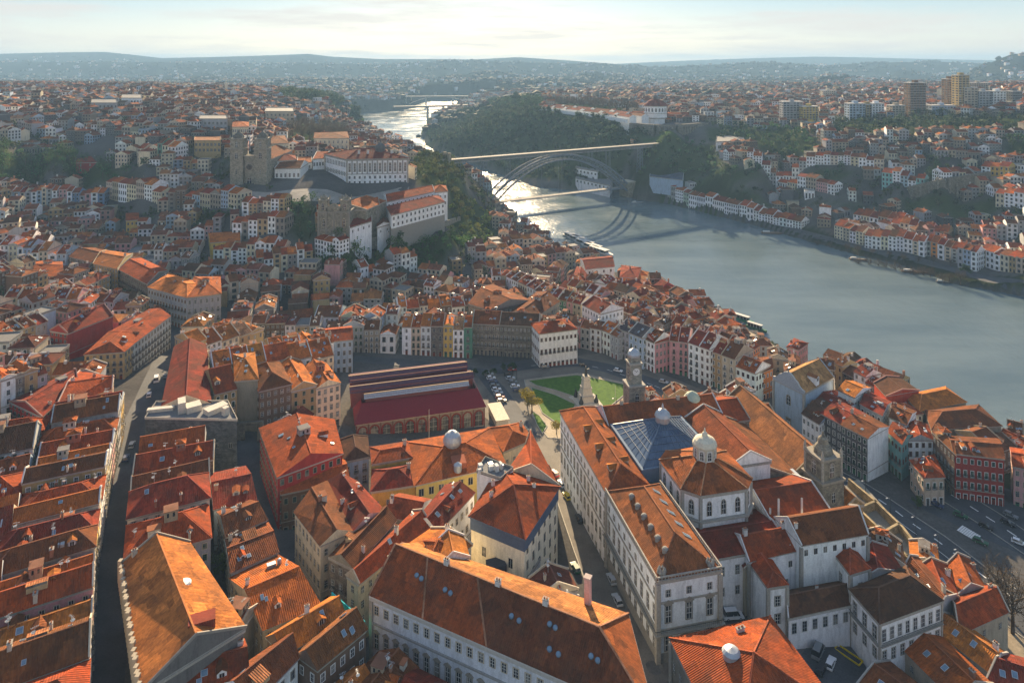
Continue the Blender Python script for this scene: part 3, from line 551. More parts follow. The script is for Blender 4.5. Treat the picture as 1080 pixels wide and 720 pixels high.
def emit(sp, individual):
    """one ordinary house: separate object with parts, or merged into the far mass"""
    r = random.Random(sp['seed']); Q = sp['Q']; zb, ze, zg = sp['zb'], sp['ze'], sp['zg']; fl = sp['floors']
    wc = jit(WALLC[sp['wall']], .12, r); rc = jit(TILE[sp['roof']], .22, r)
    if not sp['force']: k_ = r.uniform(.62, .95); wc = tuple(x*k_ for x in wc); g_ = r.uniform(.05, .45); k_ = r.uniform(.7, 1.0); rc = tuple(k_*(x*(1-g_)+(.17, .10, .07)[i]*g_) for i, x in enumerate(rc))
    wm = 'stone' if sp['wall'] == 'granite' else 'wall'
    side = jit(WALLC[sp.get('sidewall', sp['wall'])], .1, r)
    mat = (wm, wc); flat = sp.get('flat')
    H = Roof(Q, ze, sp['rise'], sp.get('axis', 'x'), sp.get('hip', 0), .38, .38 if sp.get('free') else .02, sp.get('ridge', .5))
    fh = (ze-zg)/fl; sides = [k for k in sp.get('sides', (0, 1, 2, 3)) if faces_cam(Q[k], Q[(k+1) % 4])]
    if individual:
        cx, cy = sum(p[0] for p in Q)/4, sum(p[1] for p in Q)/4
        t = thing(sp.get('name', 'townhouse'), sp['label'], sp.get('cat', 'house'), (cx, cy, zg), sp.get('group'))
        w = MB()
        for i in range(4):
            p, q = Q[i], Q[(i+1) % 4]; front = i in sp.get('sides', (0, 1, 2, 3)); w.face([(*p, zb), (*q, zb), (*q, ze-.08), (*p, ze-.08)], wm if front else 'wall', wc if front else side)
        if not sp.get('plainwall'):
            band(w, Q, ze-.45, .36, .14, jit((.40, .37, .32), .15, r))
            if fl > 2 and r.random() < .6: band(w, Q, zg+fh*1.0, .2, .1, jit((.36, .33, .28), .15, r))
        w.build('wall', t)
        m = MB(); 
        if flat: m.prism(expand(Q, .1), ze-.08, ze+.2, 'paint', (.18, .175, .17)); band(m, Q, ze+.2, .5, .12, (.36, .34, .32))
        else: H.add(m, rc, ('wall', side), jit((.34, .31, .28), .25, r), parapet=0 if sp.get('free') or r.random() < .25 else .45)
        m.build('roof', t)
        sur = sp.get('sur') or r.choice(['granite', 'granite', 'white', 'sand']); fr = r.choice([(.66, .66, .64), (.66, .66, .64), (.05, .16, .09), (.20, .05, .03), (.30, .32, .34)])
        far = (cy > 430)
        for k in sides:
            p, q = Q[k], Q[(k+1) % 4]; L = dist(p, q)
            if L < 2.2: continue
            n = max(1, int(L/sp.get('sp', 2.35))); 
            if far: n = min(n, 4)
            wh = min(fh*.62, 2.1); ww = min(1.25, L/n*.56)
            bal = sp.get('balc', r.random() < .55) and k == 0 and not far
            for f in range(fl):
                z = zg+fh*f+(fh-wh)*.45
                if f == 0:
                    if k == 0 and ze-zg > 5: wall_windows(t, p, q, [dict(z=zg+.05, n=n, w=min(1.5, L/n*.7), h=min(fh*.82, 2.9), kind='door', sur=sur, fr=r.choice([(.05, .16, .09), (.20, .05, .03), (.1, .1, .1)]))])
                    elif k == 0 or r.random() < .5: wall_windows(t, p, q, [dict(z=z, n=n, w=ww, h=wh, kind='small', sur=sur, fr=fr)])
                elif f == fl-1 and fl > 2: wall_windows(t, p, q, [dict(z=z, n=n, w=ww, h=wh*.9, kind='small', sur=sur, fr=fr)])
                else: wall_windows(t, p, q, [dict(z=z-(.35 if bal else 0), n=n, w=ww, h=wh*(1.15 if bal else 1), kind='sash', sur=sur, fr=fr, balc=1 if bal else 0, bw=ww/1.2)])
        if not flat:
            c = lambda s_, t_: lerp(lerp(Q[0], Q[1], s_), lerp(Q[3], Q[2], s_), t_); ang = math.atan2(Q[1][1]-Q[0][1], Q[1][0]-Q[0][0])
            for _ in range(r.choice([0, 1, 1, 2])):
                x, y = c(r.choice([.08, .92, .5]), r.uniform(.25, .8)); put('chimney', chimney_mesh(r.randrange(3)), t, x, y, H.z(x, y), ang, (r.uniform(.8, 1.3),)*2+(r.uniform(.8, 1.3),))
            if cy < 460:
                yx = sp.get('axis', 'x') == 'y'; K = [Q[1], Q[2], Q[3], Q[0]] if yx else Q; an = math.atan2(K[1][1]-K[0][1], K[1][0]-K[0][0]); half = dist(K[0], K[3])*.5; sl = math.atan2(sp['rise'], half)
                kc = lambda s_, t_: lerp(lerp(K[0], K[1], s_), lerp(K[3], K[2], s_), t_)
                for _ in range(r.choice([0, 1, 2, 2, 3, 4])):
                    bk = r.random() < (.5 if yx else .2); x, y = kc(r.uniform(.15, .85), r.uniform(.62, .88) if bk else r.uniform(.12, .38)); M = Matrix.Translation((x, y, H.z(x, y)+.04)) @ Matrix.Rotation(an+(math.pi if bk else 0), 4, 'Z') @ Matrix.Rotation(sl, 4, 'X') @ Matrix.Diagonal((r.uniform(.7, 1.5), r.uniform(.7, 1.3), 1, 1)); inst('skylight', skylight_mesh(), t, M)
                if sp['rise'] > 1.5:
                    for _ in range(r.choice([0, 0, 1, 1, 2])):
                        bk = yx and r.random() < .5; x, y = kc(r.uniform(.2, .8), .84 if bk else .16); sc_ = r.uniform(.75, 1.3); M = Matrix.Translation((x, y, H.z(x, y)-.35)) @ Matrix.Rotation(an+(0 if bk else math.pi), 4, 'Z') @ Matrix.Diagonal((sc_, sc_, sc_*r.uniform(.8, 1.1), 1)); inst('dormer', dormer_mesh(r.choice(['white', 'cream', sp['wall'], 'brown']), r.choice(['terracotta', 'orange', 'brown', 'rust red'])), t, M)
                for _ in range(r.choice([0, 1, 1, 2])):
                    x, y = kc(r.uniform(.1, .9), r.uniform(.35, .65)); put('aerial', aerial_mesh(), t, x, y, H.z(x, y), r.uniform(0, 6), (1, 1, r.uniform(.7, 1.2)))
                for _ in range(r.choice([0, 0, 1])):
                    x, y = kc(r.uniform(.2, .8), r.uniform(.2, .8)); put('roof_hatch', patch_mesh(r.randrange(3)), t, x, y, H.z(x, y)+.0, an, (r.uniform(.6, 1.6), r.uniform(.6, 1.4), r.uniform(.5, 1.2)))
            if cy < 430 and r.random() < sp.get('attic', .3) and dist(Q[0], Q[3]) > 8:
                x, y = c(.5, r.uniform(.5, .7)); put('attic', attic_mesh(r.randrange(4)), t, x, y, H.z(x, y)-.2, ang, (r.uniform(.7, 1.1), r.uniform(.8, 1.2), r.uniform(.7, 1.0)))
        return t
    mb = STUFF
    for i in range(4):
        p, q = Q[i], Q[(i+1) % 4]; mb.face([(*p, zb), (*q, zb), (*q, ze), (*p, ze)], 'wall', wc if i in sp.get('sides', (0, 1, 2, 3)) else side)
    if flat: mb.face([(*p, ze) for p in Q], 'paint', (.17, .165, .16)); band(mb, Q, ze-.2, .7, .1, wc, 'wall')
    else:
        a, b, c_, d = H.P; z1, zr = ze+.15, ze+.15+sp['rise']; A = lambda p, z: (p[0], p[1], z); L, R = A(H.L, zr), A(H.R, zr)
        mb.face([A(a, z1), A(b, z1), R, L], 'roof', rc); mb.face([A(c_, z1), A(d, z1), L, R], 'roof', rc)
        e = ('roof', rc) if H.hip else ('wall', side); mb.face([A(b, z1), A(c_, z1), R], *e); mb.face([A(d, z1), A(a, z1), L], *e)
        if sp['hpx'] > 5:
            for p, q in ((a, b), (b, c_), (c_, d), (d, a)): mb.face([A(p, ze-.1), A(q, ze-.1), A(q, z1), A(p, z1)], 'paint', (.5, .47, .42))
        if sp['hpx'] > 6 and r.random() < .7:
            x, y = lerp(lerp(Q[0], Q[1], r.choice([.1, .9])), lerp(Q[3], Q[2], .5), r.uniform(.4, .9)); mb.box((x, y), 1.0, .7, ze, zr+.9, 0, 'wall', r.choice([(.6, .58, .54), (.4, .2, .12)]), bottom=False)
    if sp['hpx'] > 3.5:
        dk = r.random() < .5
        for k in sides:
            p, q = Q[k], Q[(k+1) % 4]; L = dist(p, q)
            if L < 3 or not faces_cam(p, q, .1): continue
            n = max(1, int(L/(2.7 if cy_(Q) < 900 else 3.6))); M, nr, _ = side_frame(p, q)
            for f in range(fl):
                for i in range(n):
                    t0 = (i+.5)/n; ww, wh = L/n*.42, fh*.52; x, y = lerp(p, q, t0); z = zg+fh*f+fh*.24; dx, dy = (q[0]-p[0])/L, (q[1]-p[1])/L
                    for o, g_, mt, cl in ((.04, .22, 'paint', (.55, .52, .47) if dk else (.28, .25, .21)), (.09, 0, 'glass', (0, 0, 0))):
                        hw = ww/2+g_*.7; X0, Y0 = x-dx*hw+nr[0]*o, y-dy*hw+nr[1]*o; X1, Y1 = x+dx*hw+nr[0]*o, y+dy*hw+nr[1]*o
                        if mt == 'paint' and sp['hpx'] < 8: continue
                        mb.face([(X0, Y0, z-g_), (X1, Y1, z-g_), (X1, Y1, z+wh+g_), (X0, Y0, z+wh+g_)], mt, cl)
def cy_(Q): return (Q[0][1]+Q[2][1])/2
SPECS = []
ORD = ['leftmost', 'second from left', 'third from left', 'fourth from left', 'fifth from left', 'sixth from left', 'seventh from left', 'eighth from left', 'ninth from left', 'tenth from left', 'eleventh from left', 'twelfth from left', 'thirteenth from left', 'fourteenth from left', 'fifteenth from left', 'sixteenth from left', 'seventeenth from left', 'eighteenth from left', 'nineteenth from left', 'twentieth from left', 'twenty-first from left', 'twenty-second from left']
NUM = {1: 'one', 2: 'two', 3: 'three', 4: 'four', 5: 'five', 6: 'six', 7: 'seven'}
def spec(Q, h, floors, wall, roof, where, group, seed, rise=None, axis='x', hip=0, zg=None, ze=None, force=False, **k):
    Q = ccw(Q); zs = [gz(*p) for p in Q]; g = min(zs[0], zs[1]) if zg is None else zg
    e = ze if ze is not None else min(max(g+h, max(zs)+2.5), g+h+5); cx, cy = sum(p[0] for p in Q)/4, sum(p[1] for p in Q)/4
    dep = dist(Q[0], Q[3]) if axis == 'x' else dist(Q[0], Q[1])
    s_ = dict(Q=Q, zg=g, zb=min(zs)-1.5, ze=e, floors=floors, wall=wall, roof=roof, where=where, group=group, seed=seed, rise=rise if rise is not None else dep*.5*(.44+.14*((seed*7919) % 97)/97), axis=axis, hip=hip, px=to_px(cx, cy, e), hpx=F*(e-g)/cy, force=force, **k)
    SPECS.append(s_); return s_
def row(where, A, B, h, dep, n, walls_, roofs_, floors=(3, 4), away=True, group=None, hj=1.0, sides=(0,), ends=(1, 3), axis=None, hips=.0, grow=1.0, seedk=0, hz=None, rise=None, **k):
    """terrace of n houses whose front eaves run from pixel A to pixel B"""
    r = random.Random(hash((A, B, seedk)) & 0xffff) if False else random.Random(int(A[0]*7+A[1]*13+B[0]*3+B[1]*5+seedk))
    if hz is None: PA, PB = E(*A, h), E(*B, h)
    else: PA, PB = Pz(*A, hz), Pz(*B, hz)
    d = dist(PA, PB); ux, uy = (PB[0]-PA[0])/d, (PB[1]-PA[1])/d; nx, ny = -uy, ux
    m = lerp(PA, PB, .5)
    if (nx*m[0]+ny*m[1] > 0) != away: nx, ny = -nx, -ny
    ws = [r.uniform(.75, 1.3) for _ in range(n)]; tot = sum(ws); t = 0; out = []
    for i in range(n):
        t0, t1 = t/tot, (t+ws[i])/tot; t += ws[i]; p, q = lerp(PA, PB, t0), lerp(PA, PB, t1); D = dep*r.uniform(.88, 1.1)
        Q = [p, q, (q[0]+nx*D, q[1]+ny*D), (p[0]+nx*D, p[1]+ny*D)]
        if area2(Q) < 0: Q = [q, p, Q[3], Q[2]]
        w = walls_[i % len(walls_)] if isinstance(walls_, list) else r.choice(walls_); rf = roofs_[i % len(roofs_)] if isinstance(roofs_, list) else r.choice(roofs_)
        sd = [0]+([3] if (i == 0) == (Q[0] == p) and i in (0, n-1) else [])+([1] if i in (0, n-1) and not ((i == 0) == (Q[0] == p)) else [])
        if n == 1: sd = [0, 1, 3]
        fl = r.randint(*floors) if isinstance(floors, tuple) else floors; hh = h+r.uniform(-hj, hj)
        ax = axis or ('x' if r.random() < .8 else 'y'); hp = 1.0 if (r.random() < hips) else 0
        s_ = spec(Q, hh, fl, w, rf, where, group or 'townhouses of the old city', r.randrange(10**6), axis=ax, hip=hp, sides=sd, force=True, rise=rise, **(dict(ze=hz+r.uniform(-hj, hj)) if hz else {}), **k); out.append(s_)
        occupy(Q, .3)
    return out
def onehouse(pxs, ze, label, wall, roof, floors, rise=None, axis='x', hip=0, name='townhouse', cat='house', group=None, seed=None, **k):
    if isinstance(ze, tuple): p_ = E(*pxs[0], ze[1]); ze = gz(*p_)+ze[1]
    Q = [Pz(*p, ze) for p in pxs]; s_ = spec(Q, 10, floors, wall, roof, None, group, seed or int(pxs[0][0]*31+pxs[0][1]), rise=rise, axis=axis, hip=hip, ze=ze, force=True, **k)
    s_.update(label=label, name=name, cat=cat, free=k.get('free', True)); occupy(s_['Q'], .5); return s_
def wing(t, Q, ze, rise=3, axis='x', hip=0, wall='white', mat='wall', roof='rust red', rows=None, sides=None, z0=None, over=.4, ridge=.5, trim=(.36, .34, .30), quoin=None, cornice=(.38, .35, .30), flat=False, basecourse=None, wname='wall', rname='roof', seed=1):
    """one block of a larger building: walls, roof and windows as parts of t"""
    r = random.Random(seed+int(abs(Q[0][0])*10)); Q = ccw(Q); zg = [gz(*p) for p in Q]; z0 = min(zg)-1.5 if z0 is None else z0
    wc = jit(WALLC[wall], .05, r) if isinstance(wall, str) else wall; rc = jit(TILE[roof], .12, r) if isinstance(roof, str) else roof
    w = MB(); walls(w, Q, z0, ze-.09, mat, wc, top=False)
    if cornice: band(w, Q, ze-.6, .5, .3, cornice)
    if quoin: quoins(w, Q, z0, ze-.6, quoin, cornice or (.33, .31, .27))
    if basecourse: band(w, Q, z0, basecourse-z0, .07, (.30, .28, .24))
    w.build(wname, t); m = MB(); H = None
    if flat: m.prism(expand(Q, .1), ze-.09, ze+.15, 'paint', (.17, .17, .175)); band(m, Q, ze+.15, .7, .12, trim)
    else: H = Roof(Q, ze, rise, axis, hip, over, over if hip else .12, ridge); H.add(m, rc, (mat, wc), trim, parapet=.4 if not hip else 0)
    m.build(rname, t)
    for k, rr in (rows or {}).items():
        p, q = Q[k], Q[(k+1) % 4]; wall_windows(t, p, q, rr)
    return Q, H
def rr(*a, **k): return dict(z=a[0], n=a[1], w=a[2], h=a[3], **k)
# ------------------------------------------------ stock exchange palace and its frame of reference
S1 = (34.3, 160.6); EU, EV = (.976, .217), (-.217, .976)
def BF(u, v): return (S1[0]+u*EU[0]+v*EV[0], S1[1]+u*EU[1]+v*EV[1])
def BR(u0, u1, v0, v1): return [BF(u0, v0), BF(u1, v0), BF(u1, v1), BF(u0, v1)]
BA = math.atan2(EU[1], EU[0])
def exchange():
    t = thing('exchange_palace', 'large granite and white neoclassical palace with a blue glass courtyard roof and octagonal pavilion', 'palace', (*BF(8, 30), 20))
    ze = 43; occupy(BR(-1, 56, -1, 82), 1)
    W = lambda n, s=1: [rr(38.6, n, 1.2, 1.5, kind='small'), rr(33.2, n, 1.7, 3.8, kind='sash'), rr(27.2, n, 1.7, 3.6, kind='sash'), rr(23.4, n, 1.4, 1.6, kind='small')]
    # south wing
    Q, H = wing(t, BR(0, 16, 0, 34), ze, 5.2, 'y', .95, 'white', rows={0: [rr(39.0, 3, 1.4, 1.7, kind='small'), rr(32.8, 3, 1.9, 4.4, kind='pediment'), rr(26.2, 2, 2.0, 4.2, kind='sash', margin=2.6)]}, roof=(.25, .080, .024), quoin=1.1, basecourse=26, z0=18)
    # south end: rebuilt as its own roof below
    wall_windows(t, Q[3], Q[0], [rr(38.8, 9, 1.2, 1.5, kind='small'), rr(32.4, 9, 1.6, 3.9, kind='sash'), rr(26.0, 9, 1.6, 3.8, kind='arch'), rr(22.2, 9, 1.3, 1.5, kind='small')])
    wall_windows(t, Q[1], Q[2], [rr(38.8, 7, 1.2, 1.5, kind='small'), rr(32.4, 7, 1.6, 3.4, kind='sash')])
    # west front beyond, north front, east range
    for (R_, ax, rows, rf) in ((BR(0, 13, 34, 80), 'y', {3: [rr(38.8, 13, 1.2, 1.5, kind='small'), rr(32.4, 13, 1.6, 3.9, kind='sash'), rr(26.0, 13, 1.6, 3.8, kind='arch'), rr(21.5, 13, 1.3, 1.5, kind='small')]}, (.31, .080, .018)),
                      (BR(13, 54.5, 67, 79.9), 'x', {2: [rr(37, 11, 1.3, 2.2), rr(30, 11, 1.6, 3.8)]}, (.30, .072, .018)), (BR(41, 54.5, 38, 67), 'y', {1: [rr(36, 8, 1.3, 2.2)]}, (.22, .052, .016))):
        wing(t, R_, ze if ax == 'y' and R_[0] == BR(0, 13, 34, 80)[0] else ze-.3, 3.8, ax, .9 if ax == 'y' and R_[0] == BR(0, 13, 34, 80)[0] else 0, 'white', rows=rows, roof=rf, z0=14)
    # parapet balustrade round the south wing
    b = MB()
    P = expand(BR(0, 16, 0, 34), .35)
    for i in (0, 1, 3):
        p, q = P[i], P[(i+1) % 4]; L = dist(p, q); b.bar((*p, ze+1.15), (*q, ze+1.15), .3, 'granite_trim'); b.bar((*p, ze+.25), (*q, ze+.25), .3, 'granite_trim')
        for k in range(int(L/.8)): x = lerp(p, q, (k+.5)/int(L/.8)); b.box(x, .16, .16, ze+.3, ze+1.05, BA, 'granite_trim')
    b.build('balustrade', t)
    l = MB()
    for z in (31.2, 37.6):
        for k in (3,): pass
        band(l, BR(0, 16, 0, 80), z, .45, .22, (.36, .34, .29))
    band(l, BR(0, 16, 0, 34), 30.6, .25, 1.0, (.36, .34, .29)); l.build('string_course', t)
    rl = MB()
    Pb = expand(BR(0, 16, 0, 34), .95)
    for i in (0, 3):
        p, q = Pb[i], Pb[(i+1) % 4]; rl.bar((*p, 31.9), (*q, 31.9), .08, 'iron'); L = dist(p, q)
        for k in range(int(L/.5)): x = lerp(p, q, k/int(L/.5)); rl.bar((*x, 30.9), (*x, 31.9), .04, 'iron')
    rl.build('balcony', t)
    # dormer blocks and round ventilators
    for v, s_ in ((41, 1), (52, 1), (63, 1)):
        x, y = BF(3.2, v); put('dormer', dormer_mesh('cream', 'orange'), t, x, y, H.ze+1.6, BA+math.pi/2, (1.7, 1.5, 1.1))
        x, y = BF(10.2, v+3); put('dormer', dormer_mesh('cream', 'orange'), t, x, y, H.ze+1.6, BA-math.pi/2, (1.3, 1.2, 1.0))
    vm = MB(); vm.lathe((0, 0), [(.7, -.6), (.7, .5), (.82, .52), (.55, .85), (0, 1.0)], 14, 'paint', (.24, .23, .21)); vme = vm.mesh('ventilator')
    for v in (5, 9.2, 13.4, 17.6, 21.8, 26): x, y = BF(4.2, v); put('ventilator', vme, t, x, y, H.z(x, y)+.1)
    for v in (9, 13.5, 18, 22.5, 27): x, y = BF(12.0, v); inst('skylight', skylight_mesh(), t, Matrix.Translation((x, y, H.z(x, y)+.05)) @ Matrix.Rotation(BA+math.pi/2, 4, 'Z') @ Matrix.Rotation(.55, 4, 'X') @ Matrix.Diagonal((1.5, 2.0, 1, 1)))
    for u, v, s_ in ((1.6, 1.4, 1.5), (14.2, 1.4, 1.2)):
        x, y = BF(u, v); m = MB(); 
        for k in range(6): a = k*1.05; m.lathe((x+.7*math.cos(a), y+.7*math.sin(a)), [(.35, ze+.2), (.5, ze+1.0), (.3, ze+1.8), (0, ze+2.3)], 7, 'granite_trim')
        m.build('urn_group', t)
    # door pediment on the south front
    m = MB(); f, n_, L = side_frame(Q[0], Q[1]); c = lerp(Q[0], Q[1], .52); X = lambda u, o, z: (c[0]+EU[0]*u+n_[0]*o, c[1]+EU[1]*u+n_[1]*o, z)
    for o0, o1, pts in ((.05, .7, [(-2.8, 29.2), (2.8, 29.2), (2.8, 29.5), (0, 30.5), (-2.8, 29.5)]),):
        m.face([X(u, o1, z) for u, z in pts], 'granite_trim'); m.face([X(-2.8, o0, 29.5), X(0, o0, 30.5), X(0, o1, 30.5), X(-2.8, o1, 29.5)], 'granite_trim'); m.face([X(0, o0, 30.5), X(2.8, o0, 29.5), X(2.8, o1, 29.5), X(0, o1, 30.5)], 'granite_trim')
        m.face([X(-2.8, o0, 29.2), X(-2.8, o1, 29.2), X(2.8, o1, 29.2), X(2.8, o0, 29.2)], 'granite_trim')
    for u in (-2.3, -.8, .8, 2.3): m.lathe(X(u, .4, 0)[:2], [(.28, 24.2), (.22, 29.2)], 8, 'white_trim')
    m.face([X(-2.2, .06, 24.2), X(2.2, .06, 24.2), X(2.2, .06, 28.9), X(-2.2, .06, 28.9)], 'glass'); m.build('portico', t)
    # glazed courtyard roof
    g = MB(); zb = 44.2; R0 = BR(13.2, 39, 40, 66.5); R1 = BR(14, 38.2, 40.8, 65.7); cc = BF(26, 53.2)
    g.prism(R0, 40, zb, 'paint', (.16, .22, .30), bottom=False); g.build('courtyard_wall', t)
    g = MB(); Rm = [lerp(p, cc, .86) for p in R1]
    for i in range(4):
        j = (i+1) % 4; g.face([(*R1[i], zb+.02), (*R1[j], zb+.02), (*Rm[j], 50.6), (*Rm[i], 50.6)], 'court_glass')
    g.face([(*p, 50.6) for p in Rm], 'metal_sheet')
    for i in range(4):
        g.bar((*R1[i], zb+.1), (*Rm[i], 50.7), .35, 'bar_iron'); j = (i+1) % 4
        for k in range(1, 6): a, b_ = lerp(R1[i], Rm[i], k/6), lerp(R1[j], Rm[j], k/6); z = zb+.1+(50.6-zb)*k/6; g.bar((*a, z), (*b_, z), .12, 'bar_iron')
        for k in range(1, 8): a = lerp(R1[i], R1[j], k/8); b_ = lerp(Rm[i], Rm[j], k/8); g.bar((*a, zb+.1), (*b_, 50.7), .08, 'bar_iron')
    g.build('glass_roof', t)
    g = MB(); g.lathe(cc, [(2.3, 50.5), (2.3, 52.2), (2.6, 52.3), (2.2, 53.2), (1.3, 54.1), (.5, 54.5), (.3, 55.6), (0, 56.4)], 12, 'metal_sheet'); g.build('glass_roof_lantern', t)
    # octagonal pavilion
    oc = BF(29.3, 32); a0 = BA+math.pi/8; s_, c_ = 10.5, 3.6; O = [BF(29.3+a, 32+b) for a, b in ((-s_+c_, -s_), (s_-c_, -s_), (s_, -s_+c_), (s_, s_-c_), (s_-c_, s_), (-s_+c_, s_), (-s_, s_-c_), (-s_, -s_+c_))]
    w = MB(); walls(w, O, 34, 46.9, 'wall', WALLC['white'], False); band(w, O, 46.1, .7, .35, (.40, .37, .32)); band(w, O, 39.6, .5, .9, (.36, .34, .30))
    for p in O: w.box(p, .8, .8, 36, 46.1, BA, 'paint', (.36, .34, .30), bottom=False)
    w.build('pavilion_wall', t); E2 = expand(O, .6); m = MB(); m.prism(E2, 46.9, 47.1, 'paint', (.35, .31, .27)); In = [ngon(oc, 3.6, 8, a0)[(k+5) % 8] for k in range(8)]; m.frustum(E2, 47.1, In, 50.6, 'roof', (.31, .082, .02))
    for p, q in zip(E2, In): m.bar((*p, 47.2), (*q, 50.7), .35, 'roof', (.48, .24, .12), .2)  # hip bars painted paler too, as sunlit edges
    m.build('pavilion_roof', t)
    for i in range(8):
        p, q = O[i], O[(i+1) % 8]
        if faces_cam(p, q, -.3): wall_windows(t, p, q, [rr(40.9, 3 if dist(p, q) > 8 else 1, 1.6, 4.1, kind='arch', sur='granite', margin=2.6)])
    m = MB(); L8 = ngon(oc, 3.05, 8, a0); walls(m, L8, 50.2, 54.3, 'wall', (.7, .68, .62), False); band(m, L8, 54.0, .5, .4, (.55, .50, .38))
    for p in L8: m.box(p, .45, .45, 50.4, 54, BA, 'paint', (.55, .50, .40))
    m.build('lantern_drum', t)
    for i in range(8):
        p, q = L8[i], L8[(i+1) % 8]; wall_windows(t, p, q, [rr(51.0, 1, 1.5, 2.6, kind='arch', sur='white')])
    m = MB(); m.lathe(oc, [(3.5, 54.5), (3.4, 54.9), (2.9, 55.8), (1.8, 56.5), (.9, 56.8), (.7, 57.6), (.3, 58.0), (.12, 59.0), (0, 59.2)], 16, 'paint', (.66, .60, .46)); m.build('lantern_dome', t)
    # lower blocks round the pavilion
    wing(t, BR(17, 43, 12, 27), 36.5, 1.6, 'x', 0, 'white', roof='maroon', rows={0: [rr(31.6, 6, 1.3, 2.4, kind='sash'), rr(26.4, 6, 1.3, 2.2, kind='small')]}, z0=16)
    wing(t, BR(16.2, 20.5, 9.5, 14), 38.2, 1.0, 'x', 1, 'white', roof='rust red', z0=16)
    wing(t, BR(43, 62, 20, 37.5), 37.5, 3.4, 'x', 0, 'white', roof='rust red', rows={0: [rr(32.4, 4, 1.2, 2.0, kind='small')]}, z0=12)
    m = MB()
    for u, v, h in ((45, 19.5, 8), (53, 20.5, 6.5), (44, 22, 4)): x, y = BF(u, v); m.lathe((x, y), [(.3, 34), (.3, 36+h)], 8, 'white_trim')
    m.build('flue_pipe', t)
    for u, v in ((46, 16.5), (50, 17.2), (56, 18.6)): x, y = BF(u, v); m = MB(); m.box((x, y), 2.2, 1.6, 18, 32.5+RND.random(), BA, 'metal_sheet'); m.build('plant_box', t)
    # clock tower on the north front
    c = BF(27, 79); A = BA; b = MB()
    b.box(c, 6, 5.6, 40, 50.5, A, 'stone', (.30, .28, .24)); b.box(c, 6.5, 6.1, 50.5, 51.1, A, 'paint', (.36, .34, .30))
    b.box(c, 4.2, 4.2, 51.1, 58, A, 'stone', (.34, .32, .27)); b.box(c, 4.8, 4.8, 58, 58.6, A, 'paint', (.38, .36, .31)); b.box(c, 3.6, 3.6, 58.6, 60.4, A, 'stone', (.32, .30, .26)); b.build('clock_tower', t)
    b = MB(); b.lathe(c, [(2.2, 60.4), (2.3, 61.2), (1.7, 62.3), (.8, 62.9), (.25, 63.3), (.15, 64.6), (0, 64.8)], 12, 'metal_sheet'); b.build('tower_dome', t)
    f, n_, L = side_frame(*rect(c, 4.6, 4.6, A)[:2]); m = MB()
    p = (c[0]+n_[0]*2.16, c[1]+n_[1]*2.16); ux = (-f[0][0], -f[1][0])
    ring = [(p[0]+ux[0]*1.3*math.cos(k*math.pi/8), p[1]+ux[1]*1.3*math.cos(k*math.pi/8), 55.6+1.3*math.sin(k*math.pi/8)) for k in range(16)]; m.face(ring, 'white_trim')
    p2 = (p[0]+n_[0]*.05, p[1]+n_[1]*.05)
    for a_, l_ in ((.6, .7), (2.4, 1.05)): m.bar((*p2, 55.6), (p2[0]+ux[0]*l_*math.cos(a_), p2[1]+ux[1]*l_*math.cos(a_), 55.6+l_*math.sin(a_)), .12, 'iron')
    m.build('clock_face', t)
    R_ = rect(c, 6, 5.6, A); wall_windows(t, R_[0], R_[1], [rr(44.6, 1, 1.8, 4.2, kind='arch')]); R_ = rect(c, 4.2, 4.2, A); wall_windows(t, R_[3], R_[0], [rr(53, 1, 1.4, 3.4, kind='arch')])
    # small domed turret on the east range
    c = BF(47, 74); m = MB(); m.lathe(c, [(2.8, 42), (2.8, 45), (3.1, 45.1), (2.9, 46), (2.0, 47.2), (.8, 47.9), (0, 48.2)], 14, 'paint', (.42, .46, .36)); m.build('turret_dome', t)
    for u, v in ((20, 73.5), (30, 74), (41, 73)): x, y = BF(u, v); put('chimney', chimney_mesh(0), t, x, y, 46, BA, (1.2, 1.2, 1.2))
m, nt, b, _ = newmat('court_glass'); N = NT(nt); g = N.n('ShaderNodeNewGeometry'); f = N.noise(g.outputs['Position'], .25, 4)
N.l(N.ramp(f, [(.35, (.025, .055, .11)), (.7, (.07, .12, .20))]), b.inputs['Base Color']); b.inputs['Roughness'].default_value = .22; b.inputs['Specular IOR Level'].default_value = .7; MATS['court_glass'] = m
plain('bar_iron', (.12, .16, .22), .4)
exchange()
